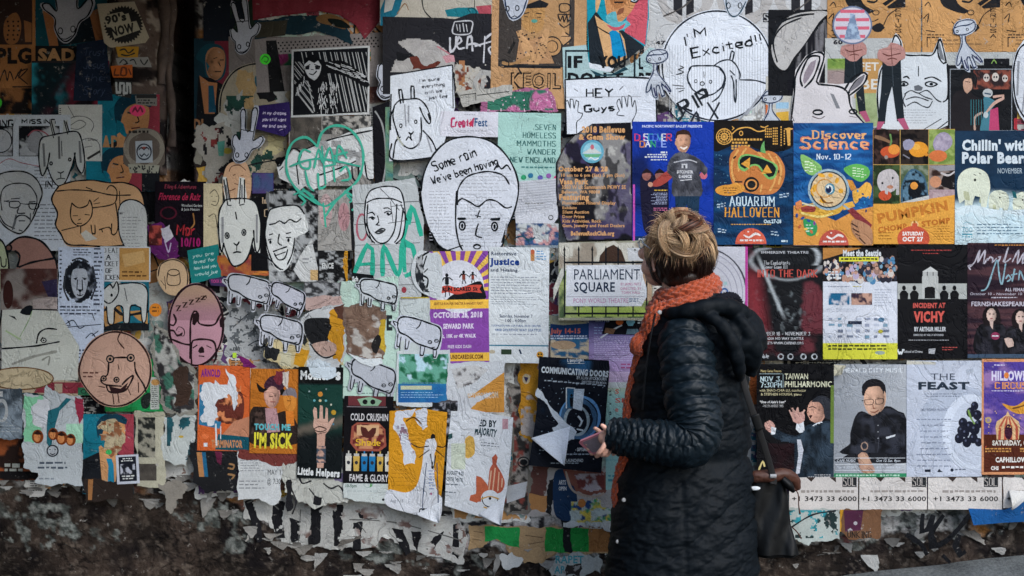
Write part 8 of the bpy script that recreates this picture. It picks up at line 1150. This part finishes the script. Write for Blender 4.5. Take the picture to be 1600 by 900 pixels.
M_LEATH = fabric('black_leather', '#070809', 0.5, 0.2, 0.45, 40, 0.002); M_BROWN = fabric('brown_leather', '#432519', 0.55, 0.4, 0.35, 50, 0.002); M_STRAP = fabric('grey_webbing', '#191818', 0.7, 0.3, 0.5, 400, 0.001)
M_PINK = fabric('pink_case', '#cf7f8c', 0.35, 0.5, 0.05, 60, 0.0004); M_METAL = fabric('worn_metal', '#8a8a8a', 0.35, 0.6, 0.05); M_DENIM = fabric('dark_denim', '#1b2230', 0.85, 0.2, 0.5, 200, 0.001); M_WHITE = fabric('white_tag', '#c3c6c8', 0.6, 0.3, 0.1)
person = bpy.data.objects.new('person', None); COL.objects.link(person); person.location = (WP(1070, 0)[0], YW, 0); tag(person, 'woman with messy blond bun in a long dark quilted coat and orange scarf', 'person')
def mob(name, V, F, mat, parent=None, C=None, smooth=True, org=None):
    V = np.asarray(V, float); org = np.array(org if org is not None else (parent.matrix_basis.translation if parent else V.mean(0)))
    me = mk_mesh(name, V-org, F, C, smooth); me.materials.append(mat); o = bpy.data.objects.new(name, me); COL.objects.link(o)
    if parent: o.parent = parent
    else: o.location = org
    return o
def path3(P, n):
    P = np.array(P, float); m = len(P); out = []
    for k in range(n):
        s = k/(n-1)*(m-1); i = min(int(s), m-2); t = s-i; a, b, c, d = P[max(i-1, 0)], P[i], P[i+1], P[min(i+2, m-1)]
        out.append(.5*(2*b+(c-a)*t+(2*a-5*b+4*c-d)*t*t+(3*b-a-3*c+d)*t**3))
    return np.array(out)
def tube(P, R, n=60, m=32, disp=None, squash=None, closed=False):
    """tube along P (points) with radii R; disp(u, a, length) adds to the radius; squash scales the across and up half widths"""
    PR = path3([list(p)+([r] if np.isscalar(r) else list(r)) for p, r in zip(P, R)], n); C_ = PR[:, :3]; RR = PR[:, 3:]
    T = np.gradient(C_, axis=0); T /= np.linalg.norm(T, axis=1)[:, None]; L = np.r_[0, np.cumsum(np.linalg.norm(np.diff(C_, axis=0), axis=1))]
    u = np.array([0, -1, 0.0]); V = []
    ang = np.linspace(0, 2*math.pi, m, endpoint=False)
    for i in range(n):
        u = u-T[i]*u.dot(T[i]); u /= np.linalg.norm(u); w_ = np.cross(T[i], u); ru = RR[i, 0]; rw = RR[i, -1]
        d = disp(L[i], ang, L[-1]) if disp else 0
        V.append(C_[i]+np.outer((ru+d)*np.cos(ang), u)+np.outer((rw+d)*np.sin(ang), w_))
    V = np.concatenate(V); i = np.arange(n*m).reshape(n, m); j = np.roll(i, -1, 1)
    F = np.stack([i[:-1], j[:-1], j[1:], i[1:]], -1).reshape(-1, 4)
    k = len(V); V = np.vstack([V, C_[0], C_[-1]]); e = np.array([(k, j[0, q], i[0, q], i[0, q]) for q in range(m)]+[(k+1, i[-1, q], j[-1, q], j[-1, q]) for q in range(m)])
    Ft = np.concatenate([F[:, [0, 1, 2]], F[:, [0, 2, 3]], e[:, :3]]); return V, Ft
def ball(c, r, n=24, rot=0, disp=None):
    a, b = np.meshgrid(np.linspace(0, 2*math.pi, 2*n, endpoint=False), np.linspace(0.02, math.pi-.02, n)); D = np.stack([np.cos(a)*np.sin(b), np.sin(a)*np.sin(b), np.cos(b)], -1)
    k = 1+(disp(a, b) if disp else 0); V = (D*np.array(r)*(k[..., None] if disp else 1)).reshape(-1, 3)
    if rot: cr, sr = math.cos(math.radians(rot)), math.sin(math.radians(rot)); V = V@np.array([[cr, 0, sr], [0, 1, 0], [-sr, 0, cr]])
    V = V+np.array(c); i = np.arange(n*2*n).reshape(n, 2*n); j = np.roll(i, -1, 1); F = np.stack([i[:-1], i[1:], j[1:], j[:-1]], -1).reshape(-1, 4)
    return V, np.concatenate([F[:, :3], F[:, [0, 2, 3]], [(i[0, 0], i[0, q], i[0, q+1]) for q in range(1, 2*n-1)], [(i[-1, 0], i[-1, q+1], i[-1, q]) for q in range(1, 2*n-1)]])
def join(parts):
    b = 0; Vs = []; Fs = []
    for V, F in parts: Vs.append(V); Fs.append(np.asarray(F)+b); b += len(V)
    return np.concatenate(Vs), np.concatenate(Fs)
# body: one skin surface grown from overlapping limbs
def limb(pts_, rs, n=24): return tube([WP(*p) for p in pts_], rs, n, 16)
HC_ = WP(1058, 398, YW+.0)
def fingers(ch, r=.0085): return [tube([WP(*p) for p in c], [r*1.05]+[r]*(len(c)-2)+[r*.72], 14, 10) for c in ch]
parts = [ball(HC_, (.080, .082, .102)), ball(WP(1030, 412, YW+.035), (.052, .05, .062)), ball(WP(1026, 428, YW+.045), (.04, .042, .04)), ball(WP(1016, 418, YW+.02), (.030, .035, .03)), ball(WP(1012, 409, YW+.09), (.014, .02, .016)),
 ball(WP(1020, 411, YW-.045), (.010, .010, .021), 14), ball(WP(1021, 422, YW-.047), (.009, .008, .009), 12), ball(WP(1006, 396, YW+.055), (.02, .03, .02)),
 limb([(1056, 420, YW), (1060, 450, YW), (1070, 490, YW)], [.055, .052, .07]), limb([(1070, 485, YW), (1075, 560, YW), (1072, 640, YW), (1070, 740, YW), (1070, 790, YW)], [.08, .13, .115, .14, .12]),
 limb([(1068, 510, YW-.06), (1076, 560, -.58), (1086, 680, -.63), (1020, 688, -.63), (952, 682, -.585)], [.055, .05, .042, .036, .026]), limb([(1068, 510, YW+.08), (1070, 600, -.26), (1060, 680, -.26), (1000, 690, -.36), (948, 686, -.47)], [.05, .045, .04, .034, .025]),
 limb([(1050, 780, YW-.05), (1045, 900, YW-.07), (1040, 1000, YW-.08), (1042, 1098, YW-.08)], [.085, .06, .05, .035]), limb([(1092, 780, YW+.06), (1096, 900, YW+.08), (1100, 1000, YW+.08), (1104, 1098, YW+.08)], [.085, .06, .05, .035]),
 ball(WP(947, 684, -.588), (.026, .020, .024)), ball(WP(944, 690, -.49), (.028, .020, .026))]
parts += fingers([[(950, 678, -.60), (945, 668, -.613), (938, 663, -.612)], [(946, 684, -.60), (944, 696, -.618), (937, 706, -.615), (932, 710, -.605)], [(948, 688, -.59), (949, 700, -.603), (944, 709, -.60), (938, 712, -.59)], [(950, 690, -.575), (953, 702, -.582), (949, 710, -.58), (942, 712, -.57)]])+fingers([[(953, 690, -.56), (959, 701, -.565), (961, 708, -.56), (956, 711, -.55)]], .0075)
parts += fingers([[(944, 684, -.50), (936, 674, -.51), (928, 668, -.52)], [(938, 688, -.50), (926, 692, -.51), (914, 694, -.52)], [(938, 692, -.49), (926, 699, -.50), (916, 702, -.51)], [(940, 696, -.48), (930, 706, -.49), (922, 710, -.50)], [(942, 700, -.47), (936, 710, -.48), (930, 715, -.485)]])
V, F = join(parts); body = mob('body', V, F, M_SKIN, person, org=person.location)
rm = body.modifiers.new('r', 'REMESH'); rm.mode = 'VOXEL'; rm.voxel_size = .0038; rm.use_smooth_shade = True; sm_ = body.modifiers.new('s', 'SMOOTH'); sm_.iterations = 4; sm_.factor = .5
# trousers and boots under the coat
for i, (x, y) in enumerate(((1044, YW-.075), (1100, YW+.08))):
    V, F = limb([(x+2, 880, y), (x, 990, y), (x, 1090, y)], [.078, .066, .058], 30); mob('trouser_leg', V, F, M_DENIM, person, org=person.location)
    a = WP(x, 1090, y); V, F = join([tube([a+np.array([.02, 0, .12]), a+np.array([.015, 0, -.0]), a+np.array([.01, 0, -.035])], [.052, .05, .046], 16, 20), tube([np.array([a[0]+.05, a[1], .05]), np.array([a[0]-.03, a[1]+.01, .055]), np.array([a[0]-.11, a[1]+.03, .04]), np.array([a[0]-.17, a[1]+.05, .032])], [(.04, .05), (.042, .052), (.038, .038), (.03, .026)], 20, 20)]); V[:, 2] = np.maximum(V[:, 2], .004); mob('boot', V, F, M_LEATH, person, org=person.location)
# coat
RG = [(458, 1046, 1118, .065), (468, 1030, 1126, .085), (480, 1020, 1134, .11), (495, 1015, 1144, .14), (515, 1010, 1152, .165), (545, 1002, 1158, .17), (580, 993, 1163, .165), (620, 987, 1166, .16), (660, 984, 1167, .155), (700, 979, 1167, .155), (740, 970, 1171, .165), (780, 964, 1175, .18), (820, 960, 1178, .19), (860, 956, 1180, .2), (900, 951, 1181, .205), (940, 948, 1183, .21), (975, 946, 1184, .21)]
RA = np.array(RG, float)
def coat():
    nv, na = 330, 300; P = np.interp(np.linspace(0, 1, nv), np.linspace(0, 1, 2), [458, 975]); ang = np.linspace(0, 2*math.pi, na, endpoint=False); V = []
    # smooth the ring table
    f = lambda py, c: np.interp(py, RA[:, 0], RA[:, c])
    for py in P:
        xl = np.mean([f(py+d, 1) for d in (-12, -4, 4, 12)]); xr = np.mean([f(py+d, 2) for d in (-12, -4, 4, 12)]); B = np.mean([f(py+d, 3) for d in (-12, -4, 4, 12)])
        cx, A = (xl+xr)/2, (xr-xl)/2; ca, sa = np.cos(ang), np.sin(ang); X = cx+A*np.sign(ca)*np.abs(ca)**.85; Yd = YW-B*np.sign(sa)*np.abs(sa)**.9
        up = sst(722, 690, py); lo = 1-up
        s1 = (py+(X-1060)*.80+9*(NZ(X, np.full_like(X, py), 60, 2, 2)-.5)*2)/50.0; pf = np.abs(np.sin(math.pi*s1))**.35-.6*np.exp(-((X-1068-(py-800)*.06)/3.0)**2)*(py > 742)
        s2 = (py-500+(X-1060)*.12)/44.0; pu = np.abs(np.sin(math.pi*s2))**.6
        wr = NZ(X+Yd*300, np.full_like(X, py), 26, 5, 4, 12)-.5; wr2 = np.abs(NZ(X*1.0+py*.7, py-X*.5+np.zeros_like(X), 16, 9, 3)-.5)
        d = (.0085*pf*lo+.009*pu*up)+.016*wr-.014*wr2+.006
        rib = np.exp(-((py-712)/16)**2)*sst(1085, 1100, X)*sst(1150, 1135, X); d = d*(1-rib)+rib*(.002+.003*np.abs(np.sin(X*.9)))
        waist = -.010*np.exp(-((py-716)/14)**2); d = d+waist
        if py > 965: d = d-.004*(py-965)/10
        nx, ny = ca, -sa; k = K*(CD+YW)/CD; V.append(np.stack([(X-800)*k*(CD+Yd)/(CD+YW)*1.0+d*nx, Yd+d*ny, np.full_like(X, CZ+(450-py)*k)+0*d], -1))
    V = np.array(V); i = np.arange(nv*na).reshape(nv, na); j = np.roll(i, -1, 1); F = np.stack([i[:-1], i[1:], j[1:], j[:-1]], -1).reshape(-1, 4)
    return mob('coat', V.reshape(-1, 3), F, M_COATM, person, org=person.location)
coat_ob = coat()
def puff(sp, amp, fine=0.004, seed=0):
    def f(u, a, L):
        s = (u+.014*np.cos(a+.6)+.006*np.sin(2*a))/sp; fo = sst(.27, .33, u)
        w_ = NZ(a*3.0+seed, np.full_like(a, u*95), 1.0, 3+seed, 3); cr = np.abs(NZ(a*1.6+seed, np.full_like(a, u*60)+np.sin(a)*2, 1.0, 8+seed, 3)-.5)
        crump = np.abs(np.sin(math.pi*(u+.01*np.sin(2*a+1))/.021+NZ(a*2, a*0+u*30, 1, 4)*3))**.7
        return amp*np.abs(np.sin(math.pi*s))**.6*(1-fo*.75)+fo*.006*crump+fine*2*(w_-.5)-.014*cr*(1-.3*fo)
    return f
sl = [(1076, 506, -.50), (1071, 528, -.55), (1074, 565, -.59), (1080, 620, -.615), (1087, 665, -.63), (1078, 690, -.64), (1048, 692, -.645), (1012, 688, -.632), (980, 683, -.61), (953, 678, -.588)]
V, F = tube([WP(*p) for p in sl], [(.048, .052), (.07, .074), (.074, .080), (.074, .078), (.074, .078), (.072, .076), (.062, .066), (.052, .058), (.046, .054), (.036, .046)], 300, 120, puff(.047, .013)); mob('sleeve', V, F, M_COAT, person, org=person.location)
sl = [(1076, 520, -.33), (1070, 570, -.25), (1068, 640, -.24), (1060, 685, -.26), (1020, 692, -.32), (985, 690, -.40), (958, 688, -.45)]
V, F = tube([WP(*p) for p in sl], [.05, .075, .072, .07, .058, .05, .04], 160, 60, puff(.047, .012, seed=5)); mob('sleeve', V, F, M_COAT, person, org=person.location)
# hood folded on her back, with rolls of cloth along its opening
def hd(a, b): return .07*np.sin(3*a+2*b)+.20*(NZ(a*2.2, b*3.4, 1, 3, 4)-.5)-.16*np.abs(NZ(a*2+b, b*2.5, 1, 17, 3)-.5)
hood = [ball(WP(1142, 532, -.45), (.108, .15, .112), 90, 18, hd), ball(WP(1112, 520, -.50), (.08, .09, .095), 70, 30, hd)]
hr = lambda u, a, L: .006*np.abs(np.sin(u*62))**.6+.006*(NZ(a*2, a*0+u*40, 1, 3, 3)-.5)
hood += [tube([WP(*p) for p in q], r, 110, 40, hr) for q, r in (
 ([(1030, 492, -.50), (1056, 489, -.575), (1090, 483, -.60), (1125, 478, -.58), (1156, 488, -.53), (1180, 512, -.46), (1190, 545, -.42)], [.010, .017, .022, .024, .025, .024, .018]),
 ([(1100, 492, -.60), (1124, 505, -.62), (1144, 535, -.62), (1154, 570, -.60), (1156, 592, -.55)], [.012, .016, .019, .018, .010]),
 ([(1150, 494, -.56), (1170, 520, -.57), (1180, 552, -.55), (1174, 586, -.50)], [.014, .018, .020, .012]))]
V, F = join(hood); ho = mob('hood', V, F, M_COATM, person, org=person.location); r_ = ho.modifiers.new('r', 'REMESH'); r_.mode = 'VOXEL'; r_.voxel_size = .0048; r_.use_smooth_shade = True; r_ = ho.modifiers.new('s', 'SMOOTH'); r_.iterations = 9
V, F = tube([WP(*p) for p in ((1118, 470, -.50), (1132, 466, -.47), (1146, 466, -.43), (1156, 474, -.39))], [.010, .016, .016, .01], 60, 24, lambda u, a, L: .005*np.sin(a*7)*np.sin(u*420)); mob('fleece_lining', V, F, fabric('black_fleece', '#1a1a20', .95, .1, .8, 220, .003), person, org=person.location)
# placket, zip and press studs
V, F = tube([WP(1024, 490, -.565), WP(1016, 530, -.575), WP(1009, 580, -.57), WP(1004, 640, -.56)], [(.006, .003)]*4, 40, 10); mob('zip', V, F, M_COATD, person, org=person.location)
dgp = None
for x, y, d in ((1031, 488, -.588), (975, 781, -.545), (966, 846, -.53)):
    c = WP(x, y, d); V, F = tube([c, c+np.array([-.002, -.004, 0]), c+np.array([-.002, -.006, 0])], [.0068, .0068, .004], 6, 18); mob('press_stud', V, F, M_METAL, person, org=person.location)
# scarf
def knit(fr, fa, amp): return lambda u, a, L: amp*(np.abs(np.sin(u*fr+np.sin(a*fa)*1.1))*.9+np.abs(np.sin(a*fa*.5+.3))*.7-.9+.5*(NZ(a*3, a*0+u*120, 1, 2, 2)-.5))
t_ = np.linspace(0, 2*math.pi, 15); ring = []
for a in t_: ring.append(WP(1074+40*math.cos(a), 456-13*math.cos(a)+4*math.sin(a), YW+.005-.085*math.sin(a)))
sc = [tube(ring, [(.026, .034)]*15, 420, 56, knit(120, 9, .0085))]
ring2 = [WP(1066+44*math.cos(a), 474-11*math.cos(a)+5*math.sin(a), YW-.005-.10*math.sin(a)) for a in t_]
sc.append(tube(ring2, [(.024, .028)]*15, 420, 56, knit(120, 9, .0085)))
V, F = join(sc); scarf = mob('scarf', V, F, M_KNIT, person, org=person.location)
tail = [(1034, 474, -.52), (1018, 498, -.52), (1006, 530, -.49), (998, 562, -.47), (990, 596, -.46), (983, 630, -.46), (981, 660, -.46), (980, 700, -.46), (973, 735, -.46), (967, 770, -.46), (967, 792, -.46)]
V, F = join([tube([WP(*p) for p in tail], [(.02, .022), (.022, .022), (.02, .018), (.019, .016), (.018, .016), (.018, .015), (.018, .015), (.02, .016), (.024, .02), (.026, .022), (.02, .016)], 620, 44, knit(120, 8, .0078)), tube([WP(*p) for p in ((1002, 524, -.50), (994, 536, -.51), (994, 546, -.50), (1002, 548, -.49))], [.014, .018, .017, .012], 90, 36, knit(160, 8, .005))]); o = mob('scarf_tail', V, F, M_KNIT, person, org=person.location); o.name = 'scarf_end'
# hair
HB = WP(1061, 368, YW-.105); rngh = random.Random(5)
dark, mid, blond = lin('#22120c'), lin('#7c4628'), lin('#d8b68c')
def hd2(a, b): return .03*(NZ(a*9, b*3, 1, 3, 3)-.5)
CR = np.array([.093, .096, .113]); HCc = WP(1062, 400, YW-.008)
n_ = 60; V, F = ball(HCc, CR*.97, n_, 0, hd2); a = (V[:, 2]-HCc[2]); col_ = mix(dark, mid, sst(-.02, .06, a)); keepf = ~((V[F].mean(1)[:, 0] < WP(1022, 0)[0]) & (V[F].mean(1)[:, 2] < WP(0, 386)[2])); cap = (V, F[keepf], col_)
nape = ball(WP(1066, 432, YW-.03), (.066, .065, .045), 40, 0, hd2)
SV = []; SF = []; SCc = []; nb = 0
def strand(P, r, c):
    global nb
    P = np.array(P); n = len(P); T = np.gradient(P, axis=0); T /= np.linalg.norm(T, axis=1)[:, None]+1e-9; u = np.cross(T, [0.3, -1, 0.2]); u /= np.linalg.norm(u, axis=1)[:, None]+1e-9; w_ = np.cross(T, u); rr = (r*np.sin(np.linspace(.25, math.pi-.12, n)))[:, None]
    for k in range(3): th = k*2.094; SV.append(P+rr*(u*math.cos(th)+w_*math.sin(th)))
    i = np.arange(n-1)
    for k in range(3): a_, b_ = nb+k*n+i, nb+((k+1) % 3)*n+i; SF.append(np.stack([a_, b_, b_+1, a_+1], -1))
    SCc.append(np.tile(np.asarray(c).reshape(-1, 3) if np.ndim(c) == 2 else np.tile(c, (n, 1)), (3, 1))); nb += 3*n
def clump(x): return vn(x*5.1, 0.3, 9)
for ci in range(34):      # clumps swept up from neck and sides to the bun
    r2 = random.Random(ci*3+2); a0 = r2.uniform(math.pi, 2*math.pi) if ci < 26 else r2.uniform(0, math.pi); el0 = r2.uniform(-.75, .05); lightc = r2.random(); sw0 = r2.gauss(0, .3); pf = r2.uniform(.004, .022)
    for i in range(95):
        a = a0+rngh.gauss(0, .13); el = el0+rngh.gauss(0, .14); D = np.array([math.cos(a)*math.cos(el), math.sin(a)*math.cos(el), math.sin(el)])
        if D[0] < -.70 and D[2] < .05: continue
        tgt = HB+np.array([math.cos(a0)*.035+rngh.gauss(0, .006), .05, rngh.gauss(0, .01)])-HCc; tgt /= np.linalg.norm(tgt/CR); P = []; S0 = D*CR; e = rngh.gauss(0, .004)
        for k in range(12):
            t = k/11; q = S0*(1-t)+tgt*t; q = q/np.linalg.norm(q/CR); sd = np.cross(q, tgt); sd /= np.linalg.norm(sd)+1e-9; P.append(HCc+q*(1+(pf*math.sin(math.pi*t)**.8+.003+e*math.sin(math.pi*t))/.1)+sd*sw0*.045*math.sin(math.pi*t))
        P = np.array(P); kk = rngh.uniform(.5, 1.1); top = mix(dark*1.5, blond*1.1, min(1, kk*lightc*1.5*(lightc > .35))); c = mix(dark*rngh.uniform(.6, 1.4), top, sst(WP(0, 416)[2], WP(0, 390)[2], P[:, 2]+.010*math.sin(a*5)+rngh.gauss(0, .005))); strand(P, rngh.uniform(.0006, .0013), c)
for lock in range(24):     # the bun: thick locks wound round and tucked over each other
    r2 = random.Random(lock*7+4); tilt = r2.uniform(-1.2, 1.2); tw = r2.uniform(-1.1, 1.1); ax = np.array([math.sin(tilt), -1.0+.7*abs(tw), tw]); ax /= np.linalg.norm(ax); e1 = np.cross(ax, [0, .2, 1.]); e1 /= np.linalg.norm(e1); e2 = np.cross(ax, e1); off = r2.uniform(-.65, .65); ph = r2.uniform(0, 6.28); ln = r2.uniform(2.0, 3.6); rl = r2.uniform(.008, .018); lt = r2.uniform(.0, 1.0); lift = r2.uniform(.92, 1.10)
    for i in range(135):
        b0 = rngh.uniform(0, 6.28); rr0 = rl*math.sqrt(rngh.random())*(1 if rngh.random() < .88 else 1.7); P = []
        for k in range(15):
            t = ph+ln*k/14; R_ = math.sqrt(1-off*off); o_ = off+.12*math.sin(2*t+lock); rad = e1*math.cos(t)*R_+e2*math.sin(t)*R_; env = math.sin(math.pi*min(1, max(0, k/14)))**.5; th = b0+t*.9
            q = (rad+ax*o_)*np.array([.080, .062, .068])*lift*(.72+.28*env); P.append(HB+q+(rad*math.cos(th)+ax*math.sin(th))*rr0*env)
        kk = rngh.uniform(.4, 1.15); g = .45+.55*np.sin(np.linspace(0, math.pi, 15)); strand(P, rngh.uniform(.0006, .0013), mix(dark*1.6 if rngh.random() < .25 else mid*rngh.uniform(.5, .9), blond*1.15, 0 if lt < .22 else min(1, lt*kk*1.2))*(g**1.3)[:, None])
for i in range(160):      # twist on top and loose hairs
    a = rngh.uniform(0, 6.28); top = WP(1063, 333, YW-.07); P = [top+np.array([math.cos(a+k*.5)*.020*(1+k*.05), math.sin(a+k*.5)*.017, .004+.013*math.sin(k*.5)]) for k in range(9)]; strand(P, .0013, mix(mid, blond, rngh.random()*.6))
for i in range(520):
    a = rngh.uniform(0, 6.28); s = HB+np.array([math.cos(a)*.078, rngh.uniform(-.03, .03), math.sin(a)*.068]); d = np.array([math.cos(a+rngh.gauss(0, .8)), rngh.gauss(0, .4), math.sin(a+rngh.gauss(0, .8))])*rngh.uniform(.008, .038); strand([s+d*t+np.array([0, 0, -.01*t*t+.006*math.sin(t*4)]) for t in np.linspace(0, 1, 7)], .0006, mix(mid, blond, rngh.random()))
for i in range(60): s = WP(rngh.uniform(1012, 1022), rngh.uniform(370, 392), YW+rngh.uniform(-.02, .02)); strand([s+np.array([-.022*t*rngh.uniform(.4, 1.2), 0, .012*math.sin(t*3)-.016*t*rngh.random()]) for t in np.linspace(0, 1, 7)], .0009, mix(dark, blond, rngh.random()*.8))
for i in range(260):      # dark hair drawn down at the neck
    x0 = rngh.uniform(1030, 1098); s = WP(x0, rngh.uniform(440, 452)-abs(x0-1066)*.25, YW-.075+abs(x0-1066)*.0012); e = WP(1062+(x0-1062)*.8, 405, YW-.108+abs(x0-1066)*.0010); m_ = (s+e)/2+np.array([0, -.012, 0]); strand(path3([s, m_, e], 8), rngh.uniform(.0012, .002), dark*rngh.uniform(.6, 1.5))
V2 = np.concatenate(SV); F2 = np.concatenate(SF); F2 = np.concatenate([F2[:, :3], F2[:, [0, 2, 3]]]); C2 = np.concatenate(SCc); bunV, bunF = ball(HB, (.066, .050, .056), 30)
Vh, Fh = join([(cap[0], cap[1]), nape, (bunV, bunF), (V2, F2)]); Ch = np.concatenate([cap[2], np.tile(dark*.8, (len(nape[0]), 1)), np.tile(dark, (len(bunV), 1)), C2]); mob('hair', Vh, Fh, M_HAIR, person, C=Ch, org=person.location)
# glasses
gl = [tube([WP(1003, 379, -.40), WP(1010, 384, -.455), WP(1020, 392, -.47)], [.0022]*3, 12, 8), tube([WP(1001, 374, -.395), WP(998, 380, -.38), WP(1001, 388, -.385), WP(1006, 384, -.40), WP(1004, 377, -.402), WP(1001, 374, -.395)], [.0024]*6, 30, 8), tube([WP(1000, 378, -.38), WP(996, 379, -.33), WP(998, 380, -.27)], [.002]*3, 10, 8)]
V, F = join(gl); mob('glasses', V, F, fabric('clear_grey_frame', '#a9b3b8', .25, .6, .02), person, org=person.location)
# phone
def quadbox(name, A, B, D, th, mat, parent=None, org=None, inset=0, off=0):
    A, B, D = map(np.array, (A, B, D)); u, v = B-A, D-A; n = np.cross(u, v); n /= np.linalg.norm(n)
    if n[1] > 0: n = -n
    A = A+u*inset+v*inset+n*off; u = u*(1-2*inset); v = v*(1-2*inset); q = []
    for cx, cy, a0 in ((.12, .08, 180), (.88, .08, 270), (.88, .92, 0), (.12, .92, 90)):
        for k in range(5): a = math.radians(a0+k*22.5); q.append((cx+.12*math.cos(a)*(.6), cy+.08*math.sin(a)))
    q = [((x-.048)/(1-.096), y) for x, y in q]; m = len(q); V = [A+u*x+v*y+n*d for d in (0, th) for x, y in q]+[A+u*.5+v*.5, A+u*.5+v*.5+n*th]
    F = []
    for i in range(m): j = (i+1) % m; F += [(i, j, m+j), (i, m+j, m+i), (2*m, j, i), (2*m+1, m+i, m+j)]
    return mob(name, V, F, mat, parent, smooth=False, org=org)
TL, TR, BL = WP(905, 688, -.505), WP(948, 670, -.598), WP(926, 708, -.49)
ph_ = bpy.data.objects.new('phone', None); COL.objects.link(ph_); ph_.location = tuple((TR+BL)/2); tag(ph_, 'phone in a pink case with a grey picture on its back, held by the woman', 'phone'); bpy.context.view_layer.update()
quadbox('case', TL, TR, BL, .009, M_PINK, ph_, ph_.location); quadbox('back_picture', TL, TR, BL, .0012, fabric('printed_case_back', '#8b7f86', .4, .4, .2, 90, .001), ph_, ph_.location, .10, .0088); quadbox('screen', TL, TR, BL, .001, M_LEATH, ph_, ph_.location, .05, -.001)
# bag
bag = bpy.data.objects.new('handbag', None); COL.objects.link(bag); YB = -.40; bag.location = tuple(WP(1210, 800, YB)); tag(bag, 'black leather bucket bag with rolled brown top hanging at the woman\'s back', 'bag'); bpy.context.view_layer.update()
def bagbody():
    V = []; na = 80; nv = 90
    for k in range(nv):
        t = k/(nv-1); py = 744+t*124; xl = np.interp(t, [0, .3, .97, 1], [1170, 1166, 1176, 1184]); xr = np.interp(t, [0, .25, .6, .97, 1], [1224, 1230, 1234, 1247, 1240]); B = .055*(1-.3*(1-t))*(1 if t < .97 else .8); a = np.linspace(0, 2*math.pi, na, endpoint=False); cx, A = (xl+xr)/2, (xr-xl)/2
        ca, sa = np.cos(a), np.sin(a); X = cx+A*np.sign(ca)*np.abs(ca)**.45; Yd = YB-B*np.sign(sa)*np.abs(sa)**.5; d = .022*(NZ(X, a*0+py, 24, 6, 3, 60)-.5)+.006*np.sin(X*.16+py*.05)
        kk = K*(CD+YB)/CD; V.append(np.stack([(X-800)*kk, Yd-d*np.sign(sa)*np.abs(sa), np.full_like(X, CZ+(450-py)*kk)], -1))
    V = np.array(V).reshape(-1, 3); i = np.arange(nv*na).reshape(nv, na); j = np.roll(i, -1, 1); F = np.stack([i[:-1], i[1:], j[1:], j[:-1]], -1).reshape(-1, 4); F = np.concatenate([F[:, :3], F[:, [0, 2, 3]]]); c = len(V); V = np.vstack([V, V[-na:].mean(0)]); F = np.vstack([F, [(i[-1, q], c, j[-1, q]) for q in range(na)]]); return V, F
V, F = bagbody(); mob('bag_body', V, F, M_LEATH, bag, org=bag.location)
V, F = join([tube([WP(*p) for p in ((1166, 748, YB-.03), (1182, 744, YB-.045), (1204, 744, YB-.045), (1226, 742, YB-.03), (1240, 750, YB-.01), (1246, 764, YB))], [.016, .02, .021, .022, .02, .012], 90, 30, lambda u, a, L: .005*(NZ(a*1.5, a*0+u*60, 1, 3, 3)-.5)), tube([WP(*p) for p in ((1168, 748, YB+.03), (1204, 744, YB+.045), (1236, 750, YB+.02))], [.016, .02, .016], 40, 20)]); mob('rolled_top', V, F, M_BROWN, bag, org=bag.location)
V, F = tube([WP(*p) for p in ((1222, 748, YB-.05), (1232, 758, YB-.052), (1240, 768, YB-.045))], [(.018, .012), (.02, .014), (.008, .006)], 30, 20); mob('closing_strap', V, F, M_LEATH, bag, org=bag.location)
V, F = tube([WP(*p) for p in ((1156, 570, -.52), (1166, 612, -.53), (1180, 655, -.52), (1195, 700, -.49), (1208, 746, -.462), (1208, 756, -.46))], [(.0022, .0105)]*6, 90, 16); mob('shoulder_strap', V, F, M_STRAP, bag, org=bag.location)
V, F = tube([WP(1179, 648, -.526), WP(1187, 672, -.522)], [(.004, .0145)]*2, 8, 12); mob('slider_buckle', V, F, M_LEATH, bag, org=bag.location)
V, F = tube([WP(1203, 744, -.468), WP(1213, 744, -.468)], [(.005, .007)]*2, 8, 12); mob('strap_ring', V, F, M_METAL, bag, org=bag.location)
V, F = join([tube([WP(*p) for p in ((1240, 762, -.44), (1247, 772, -.43), (1248, 790, -.43), (1250, 803, -.43))], [.002, .002, .002, .0035], 30, 8), tube([WP(*p) for p in ((1238, 824, -.44), (1246, 832, -.43), (1252, 842, -.43))], [.002]*3, 12, 8)]); mob('cord', V, F, M_BROWN, bag, org=bag.location)
V, F = ball(WP(1180, 763, YB-.055), (.017, .004, .007), 14); mob('paper_tag', V, F, M_WHITE, bag, org=bag.location)
print('TRIS', sum(len(o.data.polygons)*(1 if o.data.polygons and o.data.polygons[0].loop_total==3 else 2) for o in SC.objects if o.type=='MESH'))
